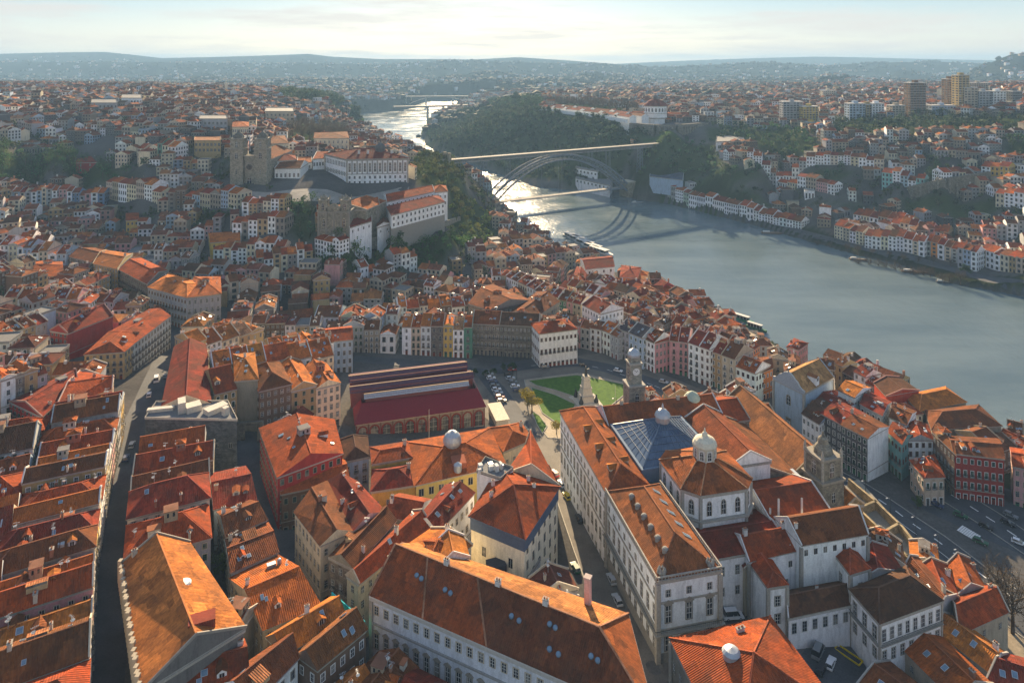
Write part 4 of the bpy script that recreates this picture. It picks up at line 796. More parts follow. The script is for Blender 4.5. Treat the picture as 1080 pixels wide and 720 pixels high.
# ------------------------------------------------ franciscan church behind the palace
def old_church():
    t = thing('gothic_church', 'long granite church with ochre tiled nave roofs and a carved bell tower', 'church', (*BF(72, 60), 12)); occupy(BR(44, 90, 36, 94), 1)
    wing(t, BR(47, 67, 39, 73), 34.5, 5.4, 'y', 0, (.26, .22, .17), 'stone', (.19, .064, .02), z0=8, ridge=.60)
    wing(t, BR(69.5, 84, 46, 92), 33.0, 5.6, 'y', 0, (.34, .27, .17), 'stone', (.31, .115, .035), z0=6, rows={3: [rr(25.5, 6, 1.6, 4.6, kind='arch')], 0: [rr(26, 1, 3.0, 3.0, kind='round')]})
    wing(t, BR(56, 69, 73, 90), 36, 3.6, 'x', 0, (.30, .26, .20), 'stone', 'rust red', z0=8)
    wing(t, BR(60, 67.5, 29, 38.5), 27, 2.0, 'y', 0, (.3, .28, .25), 'stone', 'maroon', z0=8)
    m = MB(); m.prism(BR(61, 66.5, 37, 44), 30, 35.5, 'metal_sheet'); m.build('roof_annex', t)
    c = BF(74.5, 40); b = MB(); A = BA+.12; st = (.26, .235, .19)
    b.box(c, 8.4, 8.4, 6, 34.6, A, 'stone', st); b.box(c, 9.3, 9.3, 34.6, 35.3, A, 'paint', (.30, .27, .22)); b.box(c, 7.2, 7.2, 35.3, 41.3, A, 'stone', st); b.box(c, 8.2, 8.2, 41.3, 42, A, 'paint', (.30, .27, .22))
    for p in rect(c, 7.4, 7.4, A): b.lathe(p, [(.55, 42), (.45, 43.4), (.15, 44.6), (0, 45)], 8, 'granite_trim')
    for p in rect(c, 7.3, 7.3, A): b.lathe(p, [(.5, 35.3), (.45, 41.3)], 8, 'granite_trim')
    b.lathe(c, [(3.0, 42), (2.7, 43.6), (1.6, 45), (1.5, 46.4), (.5, 47.2), (.2, 48.4), (0, 48.6)], 12, 'stone', st); b.build('bell_tower', t)
    R_ = rect(c, 7.2, 7.2, A)
    for i in (0, 1, 3): wall_windows(t, R_[i], R_[(i+1) % 4], [rr(36.2, 1, 2.2, 4.4, kind='arch')])
    R_ = rect(c, 8.4, 8.4, A)
    for i in (0, 3): wall_windows(t, R_[i], R_[(i+1) % 4], [rr(28.5, 1, 1.8, 3.6, kind='arch'), rr(19, 1, 1.2, 2.6, kind='small')])
    t2 = thing('chapel_house', 'small ochre stone house with a bright orange roof beside the bell tower', 'chapel', (*BF(81, 40), 8)); wing(t2, BR(79.5, 85, 35, 43.5), 27, 2.4, 'y', 0, (.40, .30, .16), 'stone', 'orange', z0=4, rows={0: [rr(20, 1, 1.2, 2.4, kind='arch')]}); occupy(BR(79, 86, 34, 44), 1)
old_church()
# ------------------------------------------------ white convent-like blocks south-east of the palace
def Q4(z, *p): return [Pz(a, b_, z) for a, b_ in p]
def block(name, label, cat, z, pts, rise, axis, hip, wall, roof, rows, **k):
    if isinstance(z, tuple):
        p_ = E(*pts[0], z[1]); zo = z[2]; z = gz(*p_)+z[1]; rows = {a: [dict(r_, z=r_['z']-zo+z) for r_ in b_] for a, b_ in rows.items()}
    Q = ccw(Q4(z, *pts)); t = thing(name, label, cat, (sum(p[0] for p in Q)/4, sum(p[1] for p in Q)/4, min(gz(*p) for p in Q))); occupy(Q, .6)
    g = k.pop('group', None)
    if g: t['group'] = g
    Q, H = wing(t, Q, z, rise, axis, hip, wall, roof=roof, rows=rows, **k); return t, Q, H
def chim(t, Q, H, *st, k=0, s=1.2):
    for a, b_ in st: x, y = lerp(lerp(Q[0], Q[1], a), lerp(Q[3], Q[2], a), b_); put('chimney', chimney_mesh(k), t, x, y, H.z(x, y), math.atan2(Q[1][1]-Q[0][1], Q[1][0]-Q[0][0]), (s, s, s))
def sky(t, Q, H, *st, s=1.0):
    ang = math.atan2(Q[1][1]-Q[0][1], Q[1][0]-Q[0][0]); sl = math.atan2(H.rise, dist(Q[0], Q[3])*.5)
    for a, b_ in st: x, y = lerp(lerp(Q[0], Q[1], a), lerp(Q[3], Q[2], a), b_); inst('skylight', skylight_mesh(), t, Matrix.Translation((x, y, H.z(x, y)+.04)) @ Matrix.Rotation(ang, 4, 'Z') @ Matrix.Rotation(sl if b_ < .5 else -sl, 4, 'X') @ Matrix.Diagonal((s, s, 1, 1)))
t, Q, H = block('white_hall', 'tall white rendered hall with a wide dark red roof, largest white block beside the palace', 'building', 39, [(845, 575), (915, 563), (896, 534), (818, 547)], 3.6, 'x', 0, 'white', 'brown', {0: [rr(36.2, 7, .9, 1.4, kind='plain'), rr(25, 3, 1.1, 2.2, kind='plain')]}, quoin=.8, cornice=None); chim(t, Q, H, (.04, .3), k=1, s=.9)
t, Q, H = block('stair_tower', 'white square block with a red hipped cap joined to the tall white hall', 'building', 34.5, [(897, 605), (917, 599), (896, 573), (877, 579)], 2.0, 'x', 1, 'white', 'rust red', {0: [rr(29, 1, 1.5, 2.6), rr(24, 1, 1.4, 2)], 3: [rr(29, 1, 1.5, 2.6)]}, quoin=.8); 
t, Q, H = block('white_wing', 'white house with stone edges and a broad red roof west of the tall white hall', 'building', 36, [(790, 592), (842, 580), (820, 555), (772, 563)], 3.0, 'x', 0, 'white', 'rust red', {0: [rr(32.2, 3, 1, 1.5, kind='plain'), rr(27, 2, 1.1, 2.2)]}, quoin=.7, cornice=None); chim(t, Q, H, (.1, .5), (.9, .5), k=1)
t, Q, H = block('narrow_white_house', 'narrow white house with two blocked windows on its slim gabled end', 'house', 35, [(810, 619), (830, 616), (808, 582), (789, 590)], 2.0, 'y', .8, 'white', 'rust red', {0: [rr(30, 1, 1.8, 2.6), rr(25.6, 1, 1.8, 2.6)]}, quoin=.8)
t, Q, H = block('plaster_lean_to', 'grey plastered lean-to with a narrow red roof against the white wing', 'building', 33.5, [(786, 600), (796, 597), (776, 566), (768, 571)], 1.0, 'y', 0, 'beige', 'maroon', {}, cornice=None)
t, Q, H = block('low_white_range', 'low white range with a row of tall shuttered windows and dark brown roof', 'building', 28.5, [(832, 651), (897, 637), (890, 613), (828, 624)], 2.2, 'x', 0, 'white', 'dark brown', {0: [rr(24.2, 6, 1.7, 2.9, kind='sash', sur='white', fr=(.25, .27, .3))]}, cornice=(.5, .48, .45)); chim(t, Q, H, (.5, .6), k=1, s=.7)
t, Q, H = block('galleried_house', 'large white house with a brown hipped roof and a long glazed upper gallery', 'building', 32, [(928, 657), (993, 633), (955, 598), (897, 622)], 3.2, 'x', .9, 'white', 'dark brown',
 {0: [rr(27.2, 8, 1.7, 3.3, kind='sash', sur='white', fr=(.5, .5, .5)), rr(22.5, 7, 1.5, 2.7, kind='sash', sur='granite'), rr(18.4, 3, 1.2, 2.4, kind='door')], 3: [rr(27.2, 3, 1.6, 3.2), rr(22.6, 3, 1.5, 2.6)]}, quoin=.5)
b = MB(); 
for k in (0, 3): f_, n_, L_ = side_frame(Q[k], Q[(k+1) % 4]); p, q = [(x[0]+n_[0]*.7, x[1]+n_[1]*.7) for x in (Q[k], Q[(k+1) % 4])]; b.prism([Q[k], p, q, Q[(k+1) % 4]], 26.5, 26.75, 'granite_trim'); b.bar((*p, 27.7), (*q, 27.7), .09, 'iron'); [b.bar((*lerp(p, q, i/(L_/.4)), 26.7), (*lerp(p, q, i/(L_/.4)), 27.7), .035, 'iron') for i in range(int(L_/.4))]
b.build('balcony', t)
t, Q, H = block('link_building', 'maroon roofed link building between the stair block and the galleried house', 'building', 30.5, [(900, 618), (953, 604), (935, 577), (905, 586)], 2.6, 'y', 0, 'grey', 'maroon', {}, cornice=None)
for i, (z, pts, rise, ax, lab, rf) in enumerate([
 (25, [(952, 603), (985, 652), (1008, 628), (968, 588)], 2.4, 'x', 'narrow brown roofed shed climbing beside the galleried house', 'brown'),
 (24, [(980, 632), (1010, 630), (998, 596), (966, 600)], 2.4, 'y', 'red roofed house with a sunlit gable next to the bare brown tree', 'rust red'),
 (23, [(1008, 630), (1040, 622), (1022, 590), (998, 597)], 2.6, 'y', 'house with bright orange eaves at the foot of the tram road', 'terracotta'),
 (23, [(1012, 668), (1063, 645), (1040, 618), (1003, 633)], 3.0, 'x', 'wide rust roofed house with a round ventilator near the tree', 'rust red'),
 (22, [(985, 664), (1048, 712), (1062, 690), (1006, 650)], 2.4, 'x', 'long stone walled shed with a grey roof light', 'orange'),
 (23, [(953, 685), (1010, 742), (1046, 722), (985, 664)], 2.6, 'x', 'long red roofed warehouse behind the galleried house', 'terracotta'),
 (22, [(905, 722), (960, 760), (985, 735), (938, 698)], 2.2, 'x', 'dark brown roof at the lower edge beside the yard', 'brown'),
 (22, [(1040, 720), (1080, 735), (1100, 700), (1062, 690)], 2.4, 'x', 'red tiled shed at the bottom corner by the sandy slope', 'maroon')]):
    t, Q, H = block('tiled_shed' if i in (0, 4, 5, 7) else 'tiled_house', lab, 'building', z, pts, rise, ax, 0, 'beige' if i % 2 else 'grey', rf, {0: [rr(z-3.4, 3, 1.1, 1.6)]}, cornice=None)
    sky(t, Q, H, (.3, .25), (.6, .3), s=1.3); chim(t, Q, H, (.9, .6), k=i % 3)
t, Q, H = block('large_red_roof_house', 'huge red tiled roof with a round roof window in the lower right foreground', 'building', 40, [(778, 815), (888, 752), (812, 651), (708, 674)], 5.5, 'x', 1.0, 'granite', 'rust red', {3: [rr(34, 9, 1.3, 2.6), rr(28, 9, 1.3, 2.6)], 1: [rr(34, 9, 1.3, 2.2)]}, quoin=.8, seed=4)
for a_, b_ in ((.35, .45), (.6, .7)):
    x, y = lerp(lerp(Q[0], Q[1], a_), lerp(Q[3], Q[2], a_), b_+.15); z = H.z(x, y); 
    if a_ == .35: m = MB(); m.lathe((x, y), [(1.7, z-1.2), (1.7, z+.5), (1.9, z+.6), (1.3, z+1.2), (0, z+1.5)], 16, 'metal_sheet'); m.build('round_rooflight', t)
    else: put('chimney', chimney_mesh(1), t, x, y, z, .4, (2, 1.2, .8))
# ------------------------------------------------ long palace-like hospital block in the foreground
t = thing('long_white_palace', 'long white building with pedimented windows and a vast two-tone tiled roof, foreground centre', 'building', (*Pz(500, 690, 24), 23))
Qa = ccw(Q4(43, (392, 627), (690, 757), (662, 649), (440, 574))); occupy(Qa, 1)
w = MB(); walls(w, Qa, 18, 42.9, 'wall', (.62, .64, .68), False); band(w, Qa, 42.0, .7, .45, (.50, .48, .44)); band(w, Qa, 36.6, .45, .3, (.34, .33, .31)); quoins(w, Qa, 18, 42, .9)
w.build('wall', t); H = Roof(Qa, 43, 5.6, 'x', .0, .6, .3)
def palace_roof(t):
    a, b_, c, d = H.P; z1 = 43.15; L = lerp(a, d, .52); R_ = Pz(632, 661, 48.5); A = lambda p, z: (p[0], p[1], z); LL, RR = A(L, 48.6), A(R_, 48.6)
    cut = .46; m_ = A(lerp(a, b_, cut), z1); mr = A(lerp(L, R_, .44), 48.6)
    m = MB(); m.face([A(a, z1), m_, mr, LL], 'roof', (.28, .058, .013)); m.face([m_, A(b_, z1), RR, mr], 'roof', (.15, .040, .014)); m.face([A(c, z1), A(d, z1), LL, RR], 'roof', (.44, .17, .05)); m.face([A(b_, z1), A(c, z1), RR], 'roof', (.32, .085, .02)); m.face([A(d, z1), A(a, z1), LL], 'wall', (.6, .6, .6))  # far slope painted lighter as sunlit, near slope darker as shaded
    for p, q in ((a, b_), (b_, c), (c, d), (d, a)): m.face([A(p, 42.8), A(q, 42.8), A(q, z1), A(p, z1)], 'paint', (.55, .53, .50))
    m.face([A(p, 42.8) for p in (d, c, b_, a)], 'paint', (.5, .5, .48))
    for p, q in ((LL, RR), (A(b_, z1), RR), (A(c, z1), RR), (m_, mr), (A(lerp(a, b_, .22), z1), A(lerp(L, R_, .18), 48.6)), (A(a, z1), LL)): m.bar((p[0], p[1], p[2]+.08), (q[0], q[1], q[2]+.08), .4, 'roof', (.42, .20, .11), .22)  # ridge and hip bars coloured paler, like edges in sun
    m.build('roof', t)
    def on(s_, v_): f = lerp(a, b_, s_); g_ = lerp(L, R_, s_*.94); x, y = lerp(f, g_, v_); return x, y, z1+5.45*v_
    ang = math.atan2(b_[1]-a[1], b_[0]-a[0]); sl = math.atan2(5.45, dist(a, L))
    me = MB(); me.lathe((0, 0), [(.55, -.1), (.55, .3), (.4, .5), (0, .55)], 10, 'skylight_glass'); me = me.mesh('bubble')
    for s_, v_ in ((.16, .62), (.185, .60), (.30, .58), (.325, .56), (.60, .60), (.63, .58), (.72, .35), (.75, .33), (.78, .72), (.80, .70), (.90, .50), (.92, .48)): x, y, z = on(s_, v_); inst('roof_window', me, t, Matrix.Translation((x, y, z+.05)) @ Matrix.Rotation(ang, 4, 'Z') @ Matrix.Rotation(sl, 4, 'X'))
    for s_, k in ((.30, 1), (.58, 1), (.82, 1)): x, y, z = on(s_, 1.02); put('chimney', chimney_mesh(k), t, x, y, z, ang, (1.3, 1.5, .8))
    x, y = Pz(620, 640, 44); m = MB(); m.box((x, y), 1.3, 1.2, 38, 50.5, ang, 'wall', (.62, .42, .38)); m.box((x, y), 1.6, 1.5, 50.5, 50.9, ang, 'paint', (.5, .4, .35)); m.build('tall_chimney', t)
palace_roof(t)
p, q = Qa[0], Qa[1]; wall_windows(t, p, q, [rr(38.9, 24, 1.5, 2.1, kind='sash', sur='sand', name='attic_window'), rr(31.2, 24, 1.5, 3.6, kind='pediment', sur='granite'), rr(24.4, 24, 1.4, 3.4, kind='arch', sur='granite', name='ground_window')])
wall_windows(t, Qa[1], Qa[2], [rr(38.9, 6, 1.4, 2.0), rr(32, 6, 1.4, 3.2)])
# dark courtyard annexes behind it
t, Q, H = block('back_extension', 'stepped back extension with sunlit orange roofs behind the long white building', 'building', 42, [(411, 588), (462, 601), (497, 575), (455, 558)], 2.2, 'y', 0, 'cream', 'orange', {}, cornice=None); chim(t, Q, H, (.1, .2), (.5, .9), k=1); put('attic', attic_mesh(0), t, *Pz(462, 578, 44), 43, .5, (1.5, 1.6, 1))
t, Q, H = block('small_gabled_house', 'small white gabled house with orange roof planes squeezed beside the cream hotel', 'house', 44, [(462, 600), (494, 588), (488, 566), (458, 575)], 2.6, 'y', 0, 'white', 'orange', {}, cornice=None)
# ------------------------------------------------ cream hotel
t = thing('hotel', 'cream hotel with slate grey cornice and red hipped roof beside the palace street', 'hotel', (*Pz(550, 560, 24), 22))
Qh = ccw(Q4(45, (497, 544), (553, 567), (588, 514), (528, 492))); occupy(Qh, 1)
wing(t, Qh, 45, 4.4, 'x', .9, (.72, .66, .52), 'wall', 'rust red', {1: [rr(z, 6, .9, 2.0, kind='plain', sur='dark') for z in (40, 36, 32, 28, 24)], 0: [rr(36, 2, 1.0, 2.2, kind='plain', sur='dark')]}, z0=18, over=.7, trim=(.10, .13, .20), cornice=(.10, .13, .19), rname='roof')
m = MB(); band(m, Qh, 41.6, 2.7, .22, (.085, .115, .18)); m.build('frieze', t)
Qw = ccw(Q4(44.4, (534, 500), (587, 511), (563, 468), (556, 468))); wing(t, Qw, 44.4, 4.2, 'y', 0, 'cream', 'wall', 'rust red', {}, z0=18, cornice=None); occupy(Qw, 1)
Qt = ccw(Q4(47, (503, 498), (528, 506), (541, 495), (512, 484))); wing(t, Qt, 47, 0, flat=True, wall='white', z0=18, rows={3: [rr(40, 2, 1.4, 2)]}, cornice=None, rname='terrace'); occupy(Qt, 1)
c = Pz(519, 494, 47.6)
for k in range(9): m = MB(); x, y = c[0]+RND.uniform(-4, 4), c[1]+RND.uniform(-2.2, 2.2); m.box((x, y), RND.uniform(.6, 2), RND.uniform(.6, 1.6), 47, 47.5+RND.uniform(.4, 1.4), .4, 'metal_sheet' if k % 2 else 'paint', (.6, .6, .58)); m.build('plant_unit', t)
m = MB(); x, y = lerp(Qh[0], Qh[1], .5); m.box((x-.2, y-1.6), 4.5, 3.6, 18, 37, .35, 'paint', (.05, .055, .07)); m.build('lift_shaft', t)
for a_ in ((.2, .3), (.12, .5), (.6, .8), (.75, .7)): x, y = lerp(lerp(Qh[0], Qh[1], a_[0]), lerp(Qh[3], Qh[2], a_[0]), a_[1]); put('chimney', chimney_mesh(1), t, x, y, 47.5, .4, (1, 1, .7))
t, Q, H = block('walled_terrace', 'low grey terrace roof in the yard below the cream hotel', 'terrace', 33, [(512, 596), (556, 612), (570, 590), (528, 572)], 0, 'x', 0, 'grey', 'slate', {}, flat=True, cornice=None)
# ------------------------------------------------ yellow seminary-like building with lantern
t = thing('yellow_building', 'yellow building with a wide red hipped roof crowned by a silver lantern dome', 'building', (*Pz(485, 490, 22), 19))
Qy = ccw(Q4(37, (439, 507), (531, 486), (515, 450), (430, 464))); occupy(Qy, 1)
Q, H = wing(t, Qy, 36, 3.0, 'x', .9, (.62, .48, .16), 'wall', 'terracotta', {0: [rr(32.0, 9, 1.4, 2.2, kind='plain', sur='sand'), rr(27.4, 9, 1.4, 2.2, kind='plain', sur='sand')], 1: [rr(32, 5, 1.2, 2)]}, over=.9, cornice=(.42, .38, .30))
c = lerp(lerp(Q[0], Q[1], .48), lerp(Q[3], Q[2], .48), .55); m = MB(); m.lathe(c, [(2.8, 36), (2.8, 39.6), (3.1, 39.7), (3.0, 40.6), (2.5, 41.9), (1.5, 42.8), (.5, 43.2), (0, 43.5)], 18, 'metal_sheet'); m.build('lantern_dome', t)
m = MB(); c2 = lerp(lerp(Q[0], Q[1], .5), lerp(Q[3], Q[2], .5), .18); m.box(c2, 4.4, 5, 34, 38.4, .25, 'roof', (.34, .10, .05)); m.lathe((c2[0], c2[1]-3), [(1.3, 36), (1.3, 38.4), (0, 39.4)], 12, 'metal_sheet'); m.build('dormer', t)
for nm, lab, z, pts, rise, ax, hp, wl, rf in (
 ('small_yellow_house', 'small yellow walled house with a dark red hipped roof left of the silver lantern dome', 35, [(392, 518), (438, 511), (434, 490), (393, 496)], 2.6, 'x', .9, 'yellow', 'maroon'),
 ('courtyard_house', 'red roofed range with a yellow inner court behind the small yellow house', 36.5, [(393, 489), (434, 482), (429, 466), (391, 472)], 1.2, 'x', .6, 'yellow', 'rust red'),
 ('triangular_roof_house', 'red roofed house with a light well between the lantern dome and the garden street', 35.5, [(531, 476), (561, 463), (549, 446), (515, 452)], 2.4, 'y', .8, 'cream', 'terracotta')):
    t, Q, H = block(nm, lab, 'building', z, pts, rise, ax, hp, wl, rf, {0: [rr(z-5, 4, 1.1, 1.8), rr(z-9, 4, 1.1, 1.8)]}, cornice=(.4, .36, .28)); chim(t, Q, H, (.9, .7))
# white narrow house left of the yellow ones
t, Q, H = block('tiled_town_house', 'narrow house with white blue tiled front and sagging grey roof beside the yellow house', 'house', 36, [(362, 487), (389, 481), (387, 461), (357, 465)], 2.6, 'y', .6, 'pale blue', 'dark brown', {0: [rr(31.5, 3, 1.4, 2.6, balc=1), rr(27.6, 3, 1.4, 2.6, balc=1), rr(23, 3, 1.4, 2.8)]})
# ------------------------------------------------ big orange hall, lower left
t, Q, H = block('orange_roof_hall', 'great orange tiled hall with one white roof light in the lower left foreground', 'hall', 48, [(152, 728), (257, 663), (198, 573), (131, 594)], 4.6, 'y', 0, (.16, .15, .14), (.46, .150, .032), {0: []}, over=.6, seed=3)
m = MB(); x, y = Pz(194, 620, 50.5); m.lathe((x, y), [(1.5, 48), (1.5, H.z(x, y)+.35), (1.2, H.z(x, y)+.6), (0, H.z(x, y)+.7)], 14, 'white_trim'); m.build('dome_rooflight', t)
m = MB(); x, y = Pz(213, 664, 50); zz = H.z(x, y); m.box((x, y), 5, 3, zz-1.5, zz+1.0, .4, 'roof', (.30, .06, .035)); m.build('roof_hatch', t)
pr = MB(); A0, A1 = Q[3], Q[0]
for k in range(26): x = lerp(A0, A1, k/26); pr.box((x[0]-.7, x[1]-.3), .8, 1.0, 44, 48.6+.5*(k % 3 == 0), 0, 'paint', (.42, .36, .27))
pr.build('parapet', t)
chim(t, Q, H, (.15, .98), k=0)
# ------------------------------------------------ market hall
MU, MV = (.963, .269), (-.269, .963); M0 = (-60.5, 265.5); MA = math.atan2(MU[1], MU[0])
def MF(u, v): return (M0[0]+u*MU[0]+v*MV[0], M0[1]+u*MU[1]+v*MV[1])
def MR(u0, u1, v0, v1): return [MF(u0, v0), MF(u1, v0), MF(u1, v1), MF(u0, v1)]
def market():
    t = thing('market_hall', 'red iron market hall with arched glazed front and stepped clerestory roofs', 'market', (*MF(25, 12), 16)); occupy(MR(-1, 52, -1, 32), 2)
    gzv = 15.2; red = (.17, .018, .028)
    w = MB(); walls(w, MR(0, 51, 0, 30), 12, 24.4, 'paint', (.26, .22, .19), False); band(w, MR(0, 51, 0, 30), 23.9, .5, .3, (.40, .34, .28)); band(w, MR(0, 51, 0, 30), 16.6, .3, .15, (.42, .36, .3)); w.build('wall', t)
    z1, z2 = 24.5, 28.2; m = MB()
    m.face([(*MF(-.8, -.8), z1), (*MF(51.8, -.8), z1), (*MF(50, 8.5), z2), (*MF(2.4, 8.5), z2)], 'paint', red); m.face([(*MF(51.8, -.8), z1), (*MF(51.8, 30.8), z1), (*MF(50, 22), z2), (*MF(50, 8.5), z2)], 'paint', red)
    m.face([(*MF(-.8, 30.8), z1), (*MF(-.8, -.8), z1), (*MF(2.4, 8.5), z2), (*MF(2.4, 22), z2)], 'paint', red); m.face([(*MF(51.8, 30.8), z1), (*MF(-.8, 30.8), z1), (*MF(2.4, 22), z2), (*MF(50, 22), z2)], 'paint', red); m.build('lower_roof', t)
    # three long raised strips
    m = MB()
    for v0, v1, z, u0, u1 in ((8.5, 11.5, 30.6, 4, 46), (12.2, 18.5, 31.8, -1.5, 49), (19.2, 26, 33.0, -1.5, 48)):
        m.prism(MR(u0, u1, v0+.5, v1), z2-3.5, z-.3, 'paint', (.16, .055, .06), bottom=False)
        m.face([(*MF(u0-.6, v0-.2), z-.9), (*MF(u1+.6, v0-.2), z-.9), (*MF(u1+.6, (v0+v1)/2), z+.4), (*MF(u0-.6, (v0+v1)/2), z+.4)], 'paint', (.10, .05, .075) if v0 > 9 else (.30, .34, .40))
        m.face([(*MF(u1+.6, v1+.3), z-.9), (*MF(u0-.6, v1+.3), z-.9), (*MF(u0-.6, (v0+v1)/2), z+.4), (*MF(u1+.6, (v0+v1)/2), z+.4)], 'paint', (.10, .05, .075))
        m.bar((*MF(u0-.6, (v0+v1)/2), z+.45), (*MF(u1+.6, (v0+v1)/2), z+.45), .4, 'paint', (.40, .28, .18), .2)  # pale ridge and eave lines painted in as sunlit edges
        if v0 > 9: m.bar((*MF(u0-.6, v1+.3), z-.8), (*MF(u1+.6, v1+.3), z-.8), .3, 'paint', (.4, .28, .18), .2)
    m.build('clerestory_roof', t)
    Q = MR(0, 51, 0, 30)
    for k in range(11):
        a, b_ = lerp(Q[0], Q[1], k/11), lerp(Q[0], Q[1], (k+1)/11)
        if k == 5: wall_windows(t, a, b_, [rr(15.4, 1, 4.0, 8.2, kind='archdoor', sur='red', fr=(.14, .02, .02))])
        else: wall_windows(t, a, b_, [rr(17.0, 1, 4.1, 6.4, kind='market', sur='red', fr=(.3, .3, .28))])
    for side in ((1, 2), (3, 0)):
        for k in range(6): a, b_ = lerp(Q[side[0]], Q[side[1]], k/6), lerp(Q[side[0]], Q[side[1]], (k+1)/6); wall_windows(t, a, b_, [rr(17.0, 1, 4.1, 6.4, kind='market', sur='red')])
    m = MB()
    for k in range(12): p = lerp(Q[0], Q[1], k/11); m.lathe((p[0]+.15, p[1]-.35), [(.16, 14), (.16, 24)], 6, 'red_wood')
    m.build('iron_column', t)
    m = MB(); p = MF(27, -9); m.lathe(p, [(.09, gz(*p)-.5), (.06, 31)], 6, 'white_trim'); o = m.build('flagpole', None); o['label'] = 'slim pale flagpole standing in front of the red market hall'; o['category'] = 'flagpole'
market()
occupy(MR(-14, 72, -26, 0)); occupy(MR(-12, 66, 28, 50)); occupy(MR(50, 75, -10, 40))
# retaining wall and steps in front of the market
m = MB(); m.prism([MF(-6, -7), MF(56, -7), MF(56, -6.2), MF(-6, -6.2)], 12, 18.2, 'stone', (.28, .25, .20)); o = m.build('retaining_wall'); o['label'] = 'low granite retaining wall running along the front of the market hall'; o['category'] = 'wall'
m = MB(); q = rect(MF(58, 4), 5, 14, MA); m.prism(q, 12, 19.5, 'paint', (.55, .50, .42)); m.face([(*p, 19.6) for p in expand(q, .4)], 'paint', (.62, .55, .42)); t = m.build('stall_pavilion'); t['label'] = 'cream flat roofed pavilion between the market hall and the parked cars'; t['category'] = 'pavilion'; occupy(q, 1)
# ------------------------------------------------ infante garden, monument
def drape(pts, name, mat, off, step=3.0, kerb=0):
    """a paved or planted sheet following the ground; pts world polygon"""
    P = np.array(pts); x0, y0 = P.min(0); x1, y1 = P.max(0); mb = MB(); nx, ny = max(int((x1-x0)/step), 1), max(int((y1-y0)/step), 1)
    def clip(poly, a, b_, s_):       # keep s*(x[a]-b)>=0
        out = []
        for i in range(len(poly)):
            p, q = poly[i], poly[(i+1) % len(poly)]; dp, dq = s_*(p[a]-b_), s_*(q[a]-b_)
            if dp >= 0: out.append(p)
            if dp*dq < 0: t_ = dp/(dp-dq); out.append((p[0]+(q[0]-p[0])*t_, p[1]+(q[1]-p[1])*t_))
        return out
    if area2(pts) < 0: pts = pts[::-1]
    for i in range(nx):
        xa, xb = x0+(x1-x0)*i/nx, x0+(x1-x0)*(i+1)/nx; col = clip(clip(list(map(tuple, pts)), 0, xa, 1), 0, xb, -1)
        if len(col) < 3: continue
        for j in range(ny):
            c = clip(clip(col, 1, y0+(y1-y0)*j/ny, 1), 1, y0+(y1-y0)*(j+1)/ny, -1)
            if len(c) >= 3: mb.face([(p[0], p[1], gz(*p)+off) for p in c], mat)
    if kerb:
        for i in range(len(pts)):
            p, q = pts[i], pts[(i+1) % len(pts)]; n = max(int(dist(p, q)/4), 1)
            for k in range(n): a, b_ = lerp(p, q, k/n), lerp(p, q, (k+1)/n); mb.bar((*a, gz(*a)+off), (*b_, gz(*b_)+off), kerb, 'granite_trim', h=.25)
    o = mb.build(name, org=(0, 0, 0)); return structure(o)
def GP(*px): return [E(a, b_, 0) for a, b_ in px]
def line_poly(pts, w):
    L, R_ = [], []
    for i, p in enumerate(pts):
        a, b_ = pts[max(i-1, 0)], pts[min(i+1, len(pts)-1)]; d = dist(a, b_)+1e-9; nx, ny = -(b_[1]-a[1])/d*w/2, (b_[0]-a[0])/d*w/2; L.append((p[0]+nx, p[1]+ny)); R_.append((p[0]-nx, p[1]-ny))
    return L, R_
def road(px, w, mat='asphalt', off=.12, name='road', raw=None, occ=True, kerb=0):
    pts = raw or GP(*px); L, R_ = line_poly(pts, w)
    for i in range(len(pts)-1): pass
    mb = MB()
    for i in range(len(pts)-1):
        n = max(int(dist(pts[i], pts[i+1])/4), 1)
        for k in range(n):
            a, b_ = lerp(L[i], L[i+1], k/n), lerp(L[i], L[i+1], (k+1)/n); c, d = lerp(R_[i], R_[i+1], (k+1)/n), lerp(R_[i], R_[i+1], k/n)
            m_ = max(1, int(w/4))
            for s_ in range(m_):
                q = [lerp(d, a, s_/m_), lerp(c, b_, s_/m_), lerp(c, b_, (s_+1)/m_), lerp(d, a, (s_+1)/m_)]; mb.face([(p[0], p[1], gz(*p)+off) for p in q], mat)
            if kerb:
                for u_, v_ in ((a, b_), (c, d)): mb.bar((*u_, gz(*u_)+off+.05), (*v_, gz(*v_)+off+.05), kerb, 'granite_trim', h=.22)
    o = mb.build(name, org=(0, 0, 0)); structure(o)
    if occ: line_occ(pts, w)
    return pts
sq = [(520, 388), (640, 372), (760, 418), (750, 440), (690, 433), (665, 455), (600, 470), (565, 500), (535, 460), (500, 430), (505, 395)]
drape(GP(*sq), 'square', 'cobbles', .06); occupy(GP(*sq))
park = GP((553, 401), (610, 394), (664, 405), (672, 424), (640, 445), (592, 463), (578, 462), (562, 440)); drape(park, 'park_path', 'sandy_paving', .16, kerb=.35)
for i, px in enumerate([[(557, 402), (608, 396), (659, 406), (662, 414), (641, 431), (612, 421), (586, 412), (566, 407)], [(560, 409), (586, 417), (607, 427), (600, 440), (589, 448), (572, 436)], [(561, 434), (569, 439), (577, 450), (572, 458), (566, 448)], [(600, 449), (625, 440), (640, 436), (629, 449), (606, 459)]]):
    o = drape(GP(*px), 'lawn', 'lawn', .30, 2.5, kerb=.3)
